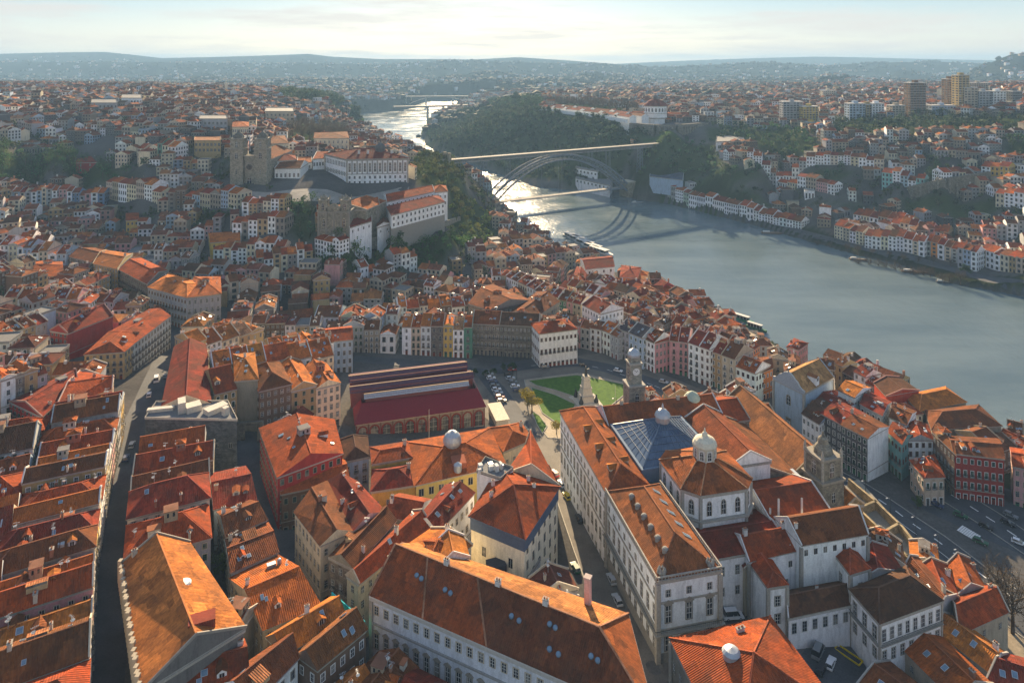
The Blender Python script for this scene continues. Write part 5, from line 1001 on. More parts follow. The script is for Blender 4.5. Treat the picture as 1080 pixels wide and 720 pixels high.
def monument():
    c = E(618, 424, 0); g = gz(*c); t = thing('monument', 'tall pale stone monument with bronze figure on top, standing on the green square', 'monument', (*c, g)); st = (.50, .46, .38)
    b = MB()
    for k, (s_, h) in enumerate(((12, .4), (10.4, .8), (8.8, 1.2))): b.box(c, s_, s_, g-1 if k == 0 else g+.4*k, g+.4*(k+1), .25, 'paint', st)
    b.build('steps', t)
    b = MB(); z = g+1.2
    for s0, s1, h in ((6.2, 5.4, 2.4), (4.8, 3.8, 3.2), (3.6, 2.8, 3.4), (3.2, 2.2, 1.4)): b.frustum(rect(c, s0, s0, .25), z, rect(c, s1, s1, .25), z+h, 'paint', st); z += h; b.box(c, s1+.5, s1+.5, z-.15, z+.25, .25, 'paint', (.42, .39, .33))
    b.build('pedestal', t)
    for k in range(4):
        p = rect(c, 7, 7, .25)[k]; b = MB(); b.lathe(p, [(.9, g+1), (1.0, g+2), (.6, g+3), (.35, g+3.8), (.4, g+4.4), (0, g+4.8)], 8, 'iron'); b.build('bronze_group', t)
    b = MB(); z += .25; b.lathe(c, [(.75, z), (.6, z+1.4), (.45, z+2.4), (.55, z+3.0), (.2, z+3.3), (.28, z+3.6), (.2, z+4.0), (0, z+4.05)], 9, 'iron'); b.bar((c[0], c[1], z+2.7), (c[0]+1.5, c[1]-.4, z+3.2), .22, 'iron'); b.build('bronze_figure', t)
monument()
# ------------------------------------------------ streets
occupy(GP((1000, 515), (1085, 515), (1130, 660), (1075, 655), (1020, 620), (960, 560), (900, 515)))
occupy([(-125, 316), (36, 318), (36, 344), (-125, 344)])
S_LEFT = road([(100, 760), (113, 640), (122, 560), (133, 490), (148, 440), (160, 412), (174, 380), (185, 355), (192, 335)], 9.5, 'asphalt')
S_TWO = road([(395, 720), (352, 650), (318, 600), (290, 555), (272, 510), (258, 468), (246, 448)], 8, 'asphalt')
S_THREE = road([(192, 335), (170, 322), (140, 308), (100, 297), (60, 290), (20, 286)], 10, 'asphalt')
S_BOLSA = road([(724, 790), (706, 740), (683, 693), (657, 640), (632, 580), (610, 525), (592, 480), (580, 462)], 15, 'cobbles', .1, kerb=.3)
ALF = road([(868, 500), (900, 517), (935, 540), (975, 570), (1020, 605), (1080, 650), (1150, 700)], 17, 'asphalt', .14, kerb=.35)
road([(885, 512), (925, 545), (965, 580), (1005, 620), (1045, 655)], 3.0, 'cobbles', .22, 'tram_track', occ=False)
road([(1000, 520), (1040, 545), (1100, 585)], 13, 'asphalt', .12, kerb=.3)
drape(GP((955, 528), (1012, 508), (1090, 520), (1130, 560), (1090, 590), (1030, 565)), 'forecourt', 'asphalt', .08); occupy(GP((955, 528), (1012, 508), (1090, 520), (1130, 560), (1090, 590), (1030, 565)))
LOWER = road([(520, 390), (560, 384), (610, 382), (640, 388), (690, 405), (740, 424), (800, 432), (850, 462), (872, 495)], 11, 'asphalt', .13)
road([(560, 462), (545, 440), (525, 412), (508, 392), (470, 388), (420, 382), (372, 378)], 8, 'asphalt', .13)
Q_ = GP((858, 670), (905, 652), (930, 690), (955, 735), (880, 745), (840, 700)); drape(Q_, 'yard', 'asphalt', .1); occupy(Q_)
drape(GP((1040, 640), (1085, 650), (1110, 720), (1070, 720)), 'sandy_slope', 'sandy_paving', .1); occupy(GP((1040, 640), (1090, 650), (1120, 740), (1060, 740)))
Q_ = [Pz(a, b_, 3.5) for a, b_ in ((775, 342), (812, 360), (838, 386), (868, 404), (850, 412), (822, 395), (796, 366), (768, 350))]; drape(Q_, 'quay', 'sandy_paving', .15); occupy(Q_)
Q_ = GP((282, 203), (345, 200), (368, 208), (395, 204), (440, 201), (434, 208), (360, 216), (300, 214), (255, 212), (240, 204)); drape(Q_, 'cathedral_terrace', 'pavement', .1, 6); occupy(Q_)
mk = MB()
def dash(px, off, on=3.0, gap=4.0, w=.22, solid=False):
    pts = GP(*px)
    for p, q in zip(pts, pts[1:]):
        d = dist(p, q); nx, ny = -(q[1]-p[1])/d, (q[0]-p[0])/d; k = 0.0
        while k < d-on:
            a, b_ = lerp(p, q, k/d), lerp(p, q, (k+on)/d); a, b_ = (a[0]+nx*off, a[1]+ny*off), (b_[0]+nx*off, b_[1]+ny*off)
            mk.face([(a[0]-nx*w, a[1]-ny*w, gz(*a)+.24), (b_[0]-nx*w, b_[1]-ny*w, gz(*b_)+.24), (b_[0]+nx*w, b_[1]+ny*w, gz(*b_)+.24), (a[0]+nx*w, a[1]+ny*w, gz(*a)+.24)], 'white_trim'); k += on+(0.02 if solid else gap)
AL_ = [(868, 500), (900, 517), (935, 540), (975, 570), (1020, 605), (1080, 650)]
dash(AL_, 0, solid=True, w=.1); dash(AL_, 4.0); dash(AL_, -4.0); dash([(1003, 522), (1040, 545), (1085, 575)], 0)
for k in range(9): dash([(1010+k*2.2, 560+k*1.3), (1018+k*2.2, 553+k*1.3)], 0, on=4.5, w=.28)
dash([(560, 386), (610, 384), (640, 390), (690, 407), (740, 426)], 0, w=.12)
structure(mk.build('road_markings', org=(0, 0, 0)))
# ruined garden walls and bastion near the church
def walls_ruin():
    t = thing('terrace_wall', 'old stone terrace walls with a lit round bastion beside the tram road', 'wall', (*Pz(930, 570, 14), 12)); z = 17
    for px in ([(880, 512), (905, 536), (930, 560), (955, 585), (976, 597)], [(895, 505), (925, 530), (952, 556), (977, 588)], [(905, 536), (925, 528)], [(930, 562), (948, 552)], [(955, 587), (976, 586)]):
        P = [Pz(a, b_, z) for a, b_ in px]; m = MB()
        for p, q in zip(P, P[1:]): m.bar((*p, z-3.2), (*q, z-3.2), .8, 'stone', (.40, .32, .20), 7.0)
        m.build('wall_run', t)
    c = Pz(929, 570, z); m = MB(); m.lathe(c, [(5, 8), (5, z+1), (4.3, z+1.1), (4.2, z+.2), (0, z+.2)], 20, 'stone', (.50, .38, .20)); m.build('bastion', t)
    m = MB(); m.prism([Pz(a, b_, 12) for a, b_ in ((890, 520), (905, 512), (975, 590), (950, 600))], 8, 14.5, 'paint', (.26, .24, .20)); m.build('terrace_floor', t)
    occupy([Pz(a, b_, 12) for a, b_ in ((875, 515), (905, 505), (985, 590), (955, 608))], 1)
walls_ruin()
# ------------------------------------------------ lower left rows
R_MIX = ['rust red', 'terracotta', 'brown', 'terracotta', 'maroon', 'orange', 'rust red', 'brown', 'dark brown']
W_MIX = ['cream', 'white', 'granite', 'ochre', 'grey', 'pink', 'white', 'beige', 'pale blue', 'cream', 'brown', 'white', 'granite', 'red']
G1 = 'townhouses lining the long dark street'
k_ = dict(axis='y', attic=.6, sidewall='beige')
def street_row(where, pts, n, dep, ze, side, wl, rf, group, **k):
    P = [Pz(a, b_, ze) for a, b_ in pts]; L = [0]
    for p, q in zip(P, P[1:]): L.append(L[-1]+dist(p, q))
    def at(s_):
        s_ *= L[-1]
        for i in range(len(P)-1):
            if s_ <= L[i+1]+1e-6: return lerp(P[i], P[i+1], (s_-L[i])/(L[i+1]-L[i]))
        return P[-1]
    r = random.Random(int(pts[0][0]*3+pts[0][1]+n)); ws = [r.uniform(.75, 1.3) for _ in range(n)]; tot = sum(ws); t = 0
    for i in range(n):
        p, q = at(t/tot), at((t+ws[i])/tot); t += ws[i]; d = dist(p, q); nx, ny = -(q[1]-p[1])/d*side, (q[0]-p[0])/d*side; D = dep*r.uniform(.9, 1.08)
        sk = k.get('skew', 0); nx, ny = nx*math.cos(sk)-ny*math.sin(sk), nx*math.sin(sk)+ny*math.cos(sk)
        Q = [p, q, (q[0]+nx*D, q[1]+ny*D), (p[0]+nx*D, p[1]+ny*D)]
        if area2(Q) < 0: Q = [q, p, Q[3], Q[2]]
        e = ze+r.uniform(-2.3, 1.9)
        s_ = spec(Q, 12, 4, wl[i % len(wl)], rf[i % len(rf)], where, group, r.randrange(10**6), axis='y', hip=.0 if r.random() < .6 else .9, ze=e, force=True, sides=(0, 1, 3), rise=dist(p, q)*.5*r.uniform(.42, .85), sidewall=r.choice(['beige', 'white', 'grey', 'cream', 'pale blue']), attic=.22, order='near', sp=2.6)
        occupy(Q, .2)
street_row('left side of the long dark street', [(88, 800), (97, 640), (101, 560), (110, 500), (124, 440), (131, 412)], 16, 20, 49, 1, ['cream', 'white', 'ochre', 'cream', 'pink', 'beige', 'grey', 'yellow'], ['terracotta', 'rust red', 'brown', 'orange', 'rust red', 'terracotta', 'brown', 'maroon'], G1)
street_row('second rank behind the houses left of the long dark street', [(-12, 700), (5, 600), (18, 540), (28, 500), (40, 462), (52, 440)], 10, 16, 48, 1, ['beige', 'yellow', 'white', 'grey', 'cream', 'granite'], R_MIX, G1)
street_row('far left edge rank', [(-60, 560), (-40, 500), (-20, 460), (-5, 430)], 6, 16, 47, 1, ['beige', 'white', 'grey'], R_MIX, G1)
street_row('right side of the long dark street above the orange hall', [(131, 590), (135, 545), (140, 500), (150, 462)], 5, 20, 45.5, -1, ['grey', 'cream', 'red', 'granite', 'white'], ['rust red', 'maroon', 'brown', 'rust red', 'terracotta'], G1)
for i, (z, pts, rise, ax, hp, wl, rf, fl, lab) in enumerate([
 (40, [(226, 537), (270, 528), (258, 492), (222, 500)], 2.6, 'x', 0, 'white', 'maroon', 4, 'white edged townhouse with maroon roof just below the grey stone building'),
 (40, [(239, 566), (281, 548), (262, 528), (230, 540)], 2.2, 'x', 0, 'dark grey', 'brown', 4, 'dark grey gabled townhouse with pale rubble on its brown roof'),
 (39, [(244, 603), (293, 582), (282, 552), (238, 567)], 1.6, 'x', 0, 'grey', 'brown', 4, 'lead grey walled townhouse with a low brown roof above the roof with three skylights'),
 (38, [(278, 664), (338, 640), (292, 586), (243, 610)], 3.2, 'x', 0, 'beige', 'terracotta', 4, 'wide terracotta roofed house with three blue skylights beside the narrow street'),
 (40, [(300, 690), (365, 654), (348, 631), (282, 672)], 2.8, 'x', 0, 'brown', 'orange', 4, 'house with a bright orange ridge and brick chimney left of the turquoise hoarding'),
 (41, [(335, 706), (386, 664), (364, 646), (313, 690)], 2.8, 'x', 0, 'brown', 'brown', 4, 'narrow dark brown gabled house beside the turquoise hoarding'),
 (42, [(268, 742), (314, 694), (301, 672), (228, 722)], 2.8, 'x', 0, 'white', 'brown', 4, 'long brown roof with a sunlit yellow ridge above a pale grey wall'),
 (43, [(192, 742), (262, 718), (256, 675), (205, 686)], 2.6, 'x', 0, 'grey', 'rust red', 3, 'rust roofed house with one blue skylight below the orange hall'),
 (36, [(418, 745), (440, 705), (400, 688), (366, 722)], 2.4, 'x', 0, 'grey', 'brown', 3, 'brown roofed house with a blue gutter below the long white building'),
 (36, [(360, 760), (395, 722), (372, 706), (335, 738)], 2.4, 'x', 0, 'beige', 'orange', 3, 'small orange roofed house at the lower edge near the turquoise hoarding'),
 (36, [(470, 790), (490, 730), (440, 706), (415, 745)], 2.4, 'y', 0, 'grey', 'maroon', 3, 'maroon roofed house at the lower edge in front of the long white building'),
 (41, [(293, 503), (361, 478), (352, 443), (274, 452)], 3.6, 'y', 0, 'red', 'rust red', 5, 'tall dark red townhouse with two odd attic gables left of the blue tiled house'),
 (36, [(297, 521), (368, 506), (362, 484), (292, 504)], 1.6, 'x', 0, 'brown', 'terracotta', 3, 'low terracotta annex against the foot of the tall dark red townhouse'),
 (40, [(338, 575), (372, 560), (346, 508), (311, 540)], 2.4, 'y', 0, 'cream', 'brown', 4, 'townhouse with a white gutter and bright pink roof wall over the second street'),
 (40, [(372, 560), (406, 540), (376, 508), (346, 508)], 2.4, 'y', 0, 'pink', 'maroon', 4, 'townhouse with a sunlit roof terrace behind the pink roof wall'),
 (39, [(347, 588), (372, 600), (418, 548), (398, 536)], 2.2, 'y', 0, 'granite', 'brown', 4, 'long brown roofed house with an amber ridge above the second street'),
 (38, [(366, 608), (378, 616), (455, 555), (436, 540)], 2.4, 'y', 0, 'beige', 'rust red', 4, 'long narrow house with an olive gable end next to the white palace block'),
 (38, [(440, 548), (462, 560), (500, 520), (470, 512)], 2.2, 'y', 0, 'white', 'maroon', 3, 'low maroon roofed house with a white end wall below the yellow building'),
 ]):
    onehouse(pts, z, lab, wl, rf, fl, rise, ax, hp, group='townhouses of the foreground blocks', seed=200+i, free=(i not in (15, 16)), attic=.25, sides=(0, 1, 2, 3))
# turquoise hoarding
m = MB(); P0, P1 = Pz(350, 624, 38), Pz(385, 655, 38); m.bar((*P0, 33), (*P1, 33), .25, 'paint', (.02, .40, .45), 10); o = m.build('hoarding'); o['label'] = 'turquoise painted hoarding with a yellow patch hanging over the narrow street'; o['category'] = 'hoarding'
m = MB(); a, b_ = lerp(P0, P1, .28), lerp(P0, P1, .42); f, n_, L = side_frame(P0, P1); m.bar((a[0]+n_[0]*-.2, a[1]+n_[1]*-.2, 35), (b_[0]+n_[0]*-.2, b_[1]+n_[1]*-.2, 35), .12, 'paint', (.7, .6, .05), 4.5); m.build('patch', o)
# ------------------------------------------------ middle block with orange roofs
G2 = 'townhouses of the middle block'
onehouse([(171, 428), (222, 425), (217, 364), (184, 366)], 45, 'long maroon roofed building with three sunlit roof hatches left in the middle block', 'cream', 'maroon', 5, 3.4, 'y', 0, group=G2, seed=301, attic=.0)
row('front of the orange roofed middle block', (226, 412), (250, 409), 17, 22, 1, ['ochre'], ['rust red'], 5, group=G2, axis='x')
o_ = onehouse([(248, 402), (272, 400), (268, 372), (247, 374)], 46, 'plain granite tower house with an orange pyramid cap in the middle block front', 'granite', 'orange', 6, 3, 'x', 1, name='tower_house', group=G2, seed=302, sides=(2,))
row('front of the orange roofed middle block', (273, 410), (359, 403), 17, 24, 3, ['brown', 'ochre', 'cream'], ['brown', 'orange', 'orange'], (5, 5), group=G2, axis='y', hips=.5)
row('back rank of the orange roofed middle block', (202, 362), (278, 348), 15, 14, 5, ['ochre', 'white', 'cream', 'ochre'], ['orange', 'terracotta', 'orange', 'pale'], (4, 5), group=G2)
row('inner rank of the orange roofed middle block', (225, 385), (352, 376), 17, 16, 6, ['white', 'cream', 'white', 'beige'], ['orange', 'terracotta', 'orange', 'rust red'], (4, 5), group=G2)
row('back rank right of the orange middle block', (285, 366), (352, 362), 15, 12, 4, ['ochre', 'white'], ['orange', 'terracotta'], (4, 5), group=G2)
onehouse([(330, 362), (372, 358), (370, 344), (332, 348)], 34, 'grey blue house with a brick red roof behind the middle block', 'pale blue', 'rust red', 4, 2.4, 'x', 0, group=G2, seed=310)
t, Q, H = block('stone_building', 'massive dark grey stone building with broken white roof slabs between the two streets', 'building', 45, [(153, 442), (250, 444), (240, 424), (165, 425)], 0, 'x', 0, (.13, .135, .15), 'slate', {0: [rr(36, 7, 1.0, 1.6, kind='plain')]}, mat='stone', flat=True, trim=(.55, .50, .42), cornice=None)
m = MB()
for s_, v_, w_, d_, h_ in ((.12, .5, 14, 3, .6), (.38, .5, 4, 8, 3.2), (.52, .55, 8, 7, 1.6), (.8, .5, 12, 6, 1.2), (.9, .3, 3, 3, 2.2)): x, y = lerp(lerp(Q[0], Q[1], s_), lerp(Q[3], Q[2], s_), v_); m.box((x, y), w_*.6, d_*.6, 45, 45.6+h_, .1+s_, 'paint', (.58, .54, .46))
m.build('roof_slab', t)
m = MB(); p, q = Pz(250, 447, 33), Pz(277, 445, 33); m.bar((*p, 33), (*q, 33), 1.2, 'stone', (.25, .24, .2), 1.0); m.bar((*p, 26), (*lerp(p, q, .3), 26), 1.2, 'stone', (.25, .24, .2), 13); m.bar((*lerp(p, q, .8), 26), (*q, 26), 1.2, 'stone', (.25, .24, .2), 13); o = m.build('stone_arch'); o['label'] = 'stone gateway arch closing the top of the narrow second street'; o['category'] = 'gateway'
# ------------------------------------------------ left mid buildings
G3 = 'blocks around the wide left junction'
for i, (z, pts, rise, ax, hp, wl, rf, fl, lab, sd) in enumerate([
 (47, [(53, 349), (71, 352), (119, 333), (101, 323)], 3.2, 'y', 0, 'red', 'maroon', 5, 'tall wedge building with a blind crimson side wall and balconied cream front', (0, 3)),
 (44, [(89, 374), (131, 371), (153, 352), (115, 350)], 2.6, 'y', .7, 'ochre', 'rust red', 4, 'ochre corner building with a red roof and white attic box at the wide left junction', (0, 1)),
 (44, [(131, 370), (180, 333), (158, 326), (116, 350)], 2.0, 'x', 0, 'grey', 'rust red', 5, 'long grey blue corner block with many windows facing the street of parked vans', (0, 1)),
 (43, [(156, 303), (197, 314), (214, 300), (178, 288)], 2.6, 'x', .6, 'grey', 'orange', 4, 'grey fronted block with an orange roof across the wide left junction', (0,)),
 (43, [(197, 314), (233, 310), (232, 292), (205, 292)], 2.6, 'x', .6, 'grey', 'terracotta', 4, 'smooth slate grey block rounded by the street behind the middle block', (0, 1)),
 (42, [(125, 284), (156, 300), (178, 286), (148, 272)], 2.8, 'x', 0, 'granite', 'rust red', 4, 'long balconied granite block with two roof chimneys uphill of the junction', (0,)),
 (43, [(98, 278), (124, 284), (140, 268), (112, 264)], 2.6, 'x', 0, 'ochre', 'orange', 5, 'ochre block with an orange roof beside the narrow slot street', (0, 1)),
 (42, [(71, 270), (98, 277), (112, 264), (84, 258)], 2.6, 'x', 0, 'granite', 'brown', 4, 'grey brown balconied block left of the ochre block', (0,)),
 (42, [(36, 290), (67, 292), (66, 276), (34, 275)], 2.2, 'x', 0, 'red', 'terracotta', 4, 'brick red block with a pale roof lantern at the left', (0, 1)),
 (46, [(10, 424), (44, 440), (82, 404), (78, 390)], 2.6, 'y', 0, 'red', 'maroon', 4, 'long crimson roofed building with a white terrace strip on its ridge', (0, 1, 3)),
 (46, [(58, 432), (118, 410), (120, 398), (84, 392)], 2.6, 'x', 0, 'pink', 'rust red', 4, 'pink walled house with a rust roof by the sunlit street corner', (0, 1)),
 (42, [(17, 374), (36, 374), (37, 358), (15, 360)], 2.0, 'x', 0, 'green', 'brown', 4, 'house wrapped in dark green scaffold netting', (0,)),
 (42, [(37, 374), (53, 373), (53, 358), (37, 358)], 2.0, 'x', 0, 'cream', 'brown', 4, 'cream balconied house squeezed beside the green netting', (0,)),
 (38, [(0, 330), (40, 324), (38, 312), (-6, 316)], .8, 'x', 0, 'grey', 'slate', 3, 'low building with a blue grey metal roof at the left edge', (0,)),
 ]):
    onehouse(pts, z, lab, wl, rf, fl, rise, ax, hp, name='corner_building' if i < 9 else 'townhouse', cat='building' if i < 9 else 'house', group=G3, seed=400+i, free=hp > 0, attic=.4, sides=sd, sidewall='red' if i == 0 else ('dark grey' if i == 4 else wl), sp=2.5)
for w_, A, B, n, wl, dep, h in (('left edge terrace above the green netting', (-15, 400), (50, 392), 5, W_MIX, 12, 13), ('upper terrace left of the crimson wedge building', (-10, 352), (50, 340), 5, W_MIX, 12, 12), ('terrace behind the crimson wedge building', (5, 312), (95, 318), 7, W_MIX, 12, 12), ('rank under the brick red block', (60, 308), (120, 320), 5, W_MIX, 11, 11)):
    row(w_, A, B, h, dep, n, wl, R_MIX, (3, 4), group=G3)
# ------------------------------------------------ row behind the garden
G4 = 'houses facing the market and the garden'
w4 = 'terrace behind the market hall and the garden'
Y4 = 30.5
row(w4, (569, 352), (609, 347), 14.5, 15, 1, ['white'], ['rust red'], 3, group=G4, hz=31, hj=.1, hips=1, axis='x', rise=2.6, sur='granite', attic=1, sp=2.2, plainwall=False)
row(w4, (498, 341), (568, 344), 14, 17, 2, ['granite', 'granite'], ['brown', 'dark brown'], 4, group=G4, hz=30.5, hj=.3, axis='x', sp=2.0, balc=True)
row(w4, (424, 345), (498, 346), 13, 14, 7, ['white', 'cream', 'white', 'granite', 'yellow', 'white', 'green'], ['orange', 'terracotta', 'orange', 'brown', 'orange', 'pale', 'terracotta'], (4, 4), group=G4, hz=30, hj=1.0)
row(w4, (332, 334), (358, 334), 13, 13, 1, ['white'], ['brown'], 3, group=G4, hz=29.5, hj=.2)
row(w4, (359, 335), (381, 335), 15, 13, 1, ['pale green'], ['rust red'], 4, group=G4, hz=31, hj=.2, balc=True)
row(w4, (382, 335), (400, 336), 14, 13, 1, ['pale blue'], ['terracotta'], 4, group=G4, hz=31, hj=.2)
row(w4, (401, 353), (417, 353), 10, 10, 1, ['white'], ['brown'], 2, group=G4, hz=26, hj=.2, axis='y')
row('long low range behind the middle block', (290, 335), (331, 334), 9, 12, 2, ['granite', 'beige'], ['dark brown', 'brown'], 2, group=G4)
row('second rank behind the terrace of the garden', (420, 325), (500, 322), 12, 13, 7, ['white', 'granite', 'cream', 'white', 'brown'], ['orange', 'rust red', 'brown', 'orange'], (3, 4), group=G4)
onehouse([(494, 320), (516, 327), (560, 317), (520, 300)], 31, 'large brown roofed building with a stone gable just behind the brown stone terrace', 'granite', 'brown', 3, 3.5, 'x', 0, group=G4, seed=521)
onehouse([(538, 330), (565, 334), (590, 318), (566, 308)], 30, 'brown roofed house with a lit yellow party wall behind the ornate white mansion', 'beige', 'brown', 3, 3, 'y', 0, group=G4, seed=522)
# ------------------------------------------------ arcaded row south of the garden down to the river
G5 = 'riverside quarter townhouses'
row('long row running from the hill to the ornate white mansion', (534, 291), (571, 309), 13, 13, 5, ['white', 'white', 'cream', 'white', 'white'], ['rust red', 'brown', 'rust red', 'maroon', 'brown'], (3, 4), group=G5, hz=27, hj=.4, axis='x')
row('arcaded street row above the garden, its far half', (573, 311), (613, 321), 14, 13, 5, ['pink', 'white', 'green', 'pink', 'beige'], ['rust red', 'maroon', 'brown'], (4, 4), group=G5, hz=27, hj=.6, axis='x')
row('arcaded street row above the garden, its far half', (614, 321), (634, 331), 17, 16, 1, ['white'], ['maroon'], 4, group=G5, hz=29, hj=.1, axis='x')
row('arcaded street row beside the lawn', (633, 347), (652, 355), 11, 12, 2, ['white', 'grey'], ['orange', 'brown'], 3, group=G5, hz=24, hj=.3, axis='x')
row('arcaded street row beside the lawn', (652, 346), (678, 357), 14, 14, 2, ['grey', 'pale blue'], ['slate', 'slate'], 4, group=G5, hz=26.5, hj=.1, axis='x')
row('arcaded street row beside the lawn', (679, 357), (690, 362), 13, 13, 1, ['white'], ['brown'], 4, group=G5, hz=25.5, hj=.1, axis='x')
row('arcaded street row beside the lawn', (691, 362), (707, 358), 13, 12, 1, ['pink'], ['rust red'], 4, group=G5, hz=25.5, hj=.1, axis='x')
row('tall street row beyond the clock tower', (706, 359), (726, 362), 15, 16, 2, ['pink', 'pink'], ['rust red', 'maroon'], 5, group=G5, hz=26, hj=.3, axis='x', balc=True)
row('tall street row beyond the clock tower', (726, 361), (749, 369), 17, 18, 2, ['white', 'white'], ['maroon', 'maroon'], 5, group=G5, hz=27, hj=.1, axis='x')
row('tall street row beyond the clock tower', (750, 370), (775, 379), 15, 16, 2, ['ochre', 'beige'], ['maroon', 'brown'], 5, group=G5, hz=25.5, hj=.1, axis='x')
row('tall street row beyond the clock tower', (776, 386), (797, 394), 12, 13, 1, ['white'], ['terracotta'], 3, group=G5, hz=22, hj=.1, axis='x', sur='dark')
onehouse([(797, 395), (815, 388), (812, 376), (795, 378)], 21, 'bright orange red walled house on the corner before the facade church', 'orange', 'brown', 3, 1.8, 'x', 0, group=G5, seed=540)
for w_, A, B, n, h, dep in (('second rank toward the river above the lawn', (590, 300), (640, 316), 6, 14, 12), ('third rank toward the river above the lawn', (600, 290), (700, 322), 9, 13, 12), ('fourth rank toward the river', (655, 300), (730, 338), 8, 12, 12), ('rank behind the tall street row', (700, 340), (790, 372), 8, 13, 12), ('waterside rank above the quay', (690, 300), (770, 345), 8, 12, 11),
    ('rank behind the slate roofed pair', (640, 325), (700, 345), 6, 13, 12)):
    row(w_, A, B, h, dep, n, ['red', 'ochre', 'brown', 'white', 'pink', 'granite', 'cream', 'orange'], ['maroon', 'rust red', 'brown', 'maroon', 'terracotta', 'dark brown'], (3, 5), group=G5, hj=1.8)
onehouse([(618, 284), (648, 281), (644, 270), (612, 273)], 24, 'bright white house with rows of dark windows standing above the river bend', 'white', 'maroon', 4, 2.6, 'x', 0, group=G5, seed=551, sides=(0, 1, 3))
onehouse([(606, 290), (616, 298), (618, 288), (608, 282)], 26, 'narrow house with a vivid orange gable next to the bright white river house', 'orange', 'maroon', 4, 2.2, 'y', 0, group=G5, seed=552)
onehouse([(654, 292), (672, 294), (676, 282), (656, 280)], 20, 'square orange walled house alone at the water edge', 'orange', 'maroon', 4, 2.0, 'x', 1, group=G5, seed=553)
# ------------------------------------------------ facade church by the river and the blocks past it
t, Q, H = block('facade_church', 'blue grey baroque church with a curved gable front near the river', 'church', 27.5, [(816, 399), (848, 415), (879, 398), (850, 383)], 5.0, 'y', 0, 'pale blue', (.42, .22, .08), {0: [rr(19.5, 1, 2.4, 4.4, kind='arch'), rr(9.5, 1, 2.6, 4.6, kind='door')], 1: [rr(20, 4, 1.2, 2.6, kind='arch')]}, quoin=.9, over=.3)
m = MB(); f, n_, L = side_frame(Q[0], Q[1]); c = lerp(Q[0], Q[1], .5); ux = ((Q[1][0]-Q[0][0])/L, (Q[1][1]-Q[0][1])/L)
O_ = [(-1.02, 27.2), (1.02, 27.2), (1.02, 28.6), (.86, 28.8), (.72, 29.6), (.60, 30.9), (.44, 31.5), (.30, 32.6), (.12, 33.3), (0, 33.5)]; O_ = O_+[(-u_, z_) for u_, z_ in O_[2:-1]][::-1]
PF = [(c[0]+ux[0]*u_*L/2+n_[0]*.35, c[1]+ux[1]*u_*L/2+n_[1]*.35, z_) for u_, z_ in O_]; PB = [(x-n_[0]*.9, y-n_[1]*.9, z_) for x, y, z_ in PF]; m.face(PF, 'paint', (.36, .40, .46)); m.face(PB[::-1], 'paint', (.36, .40, .46))
for i in range(len(PF)): j = (i+1) % len(PF); m.face([PF[j], PF[i], PB[i], PB[j]], 'paint', (.45, .44, .40))
m.lathe(c, [(.35, 33), (.2, 34.5), (0, 35)], 6, 'granite_trim'); m.build('gable', t); put('dormer', dormer_mesh('white', 'brown'), t, *lerp(Q[1], Q[2], .45), 29.5, math.atan2(Q[2][1]-Q[1][1], Q[2][0]-Q[1][0])+math.pi, (1.6, 1.6, 1.4))
G6 = 'houses between the road and the river warehouses'
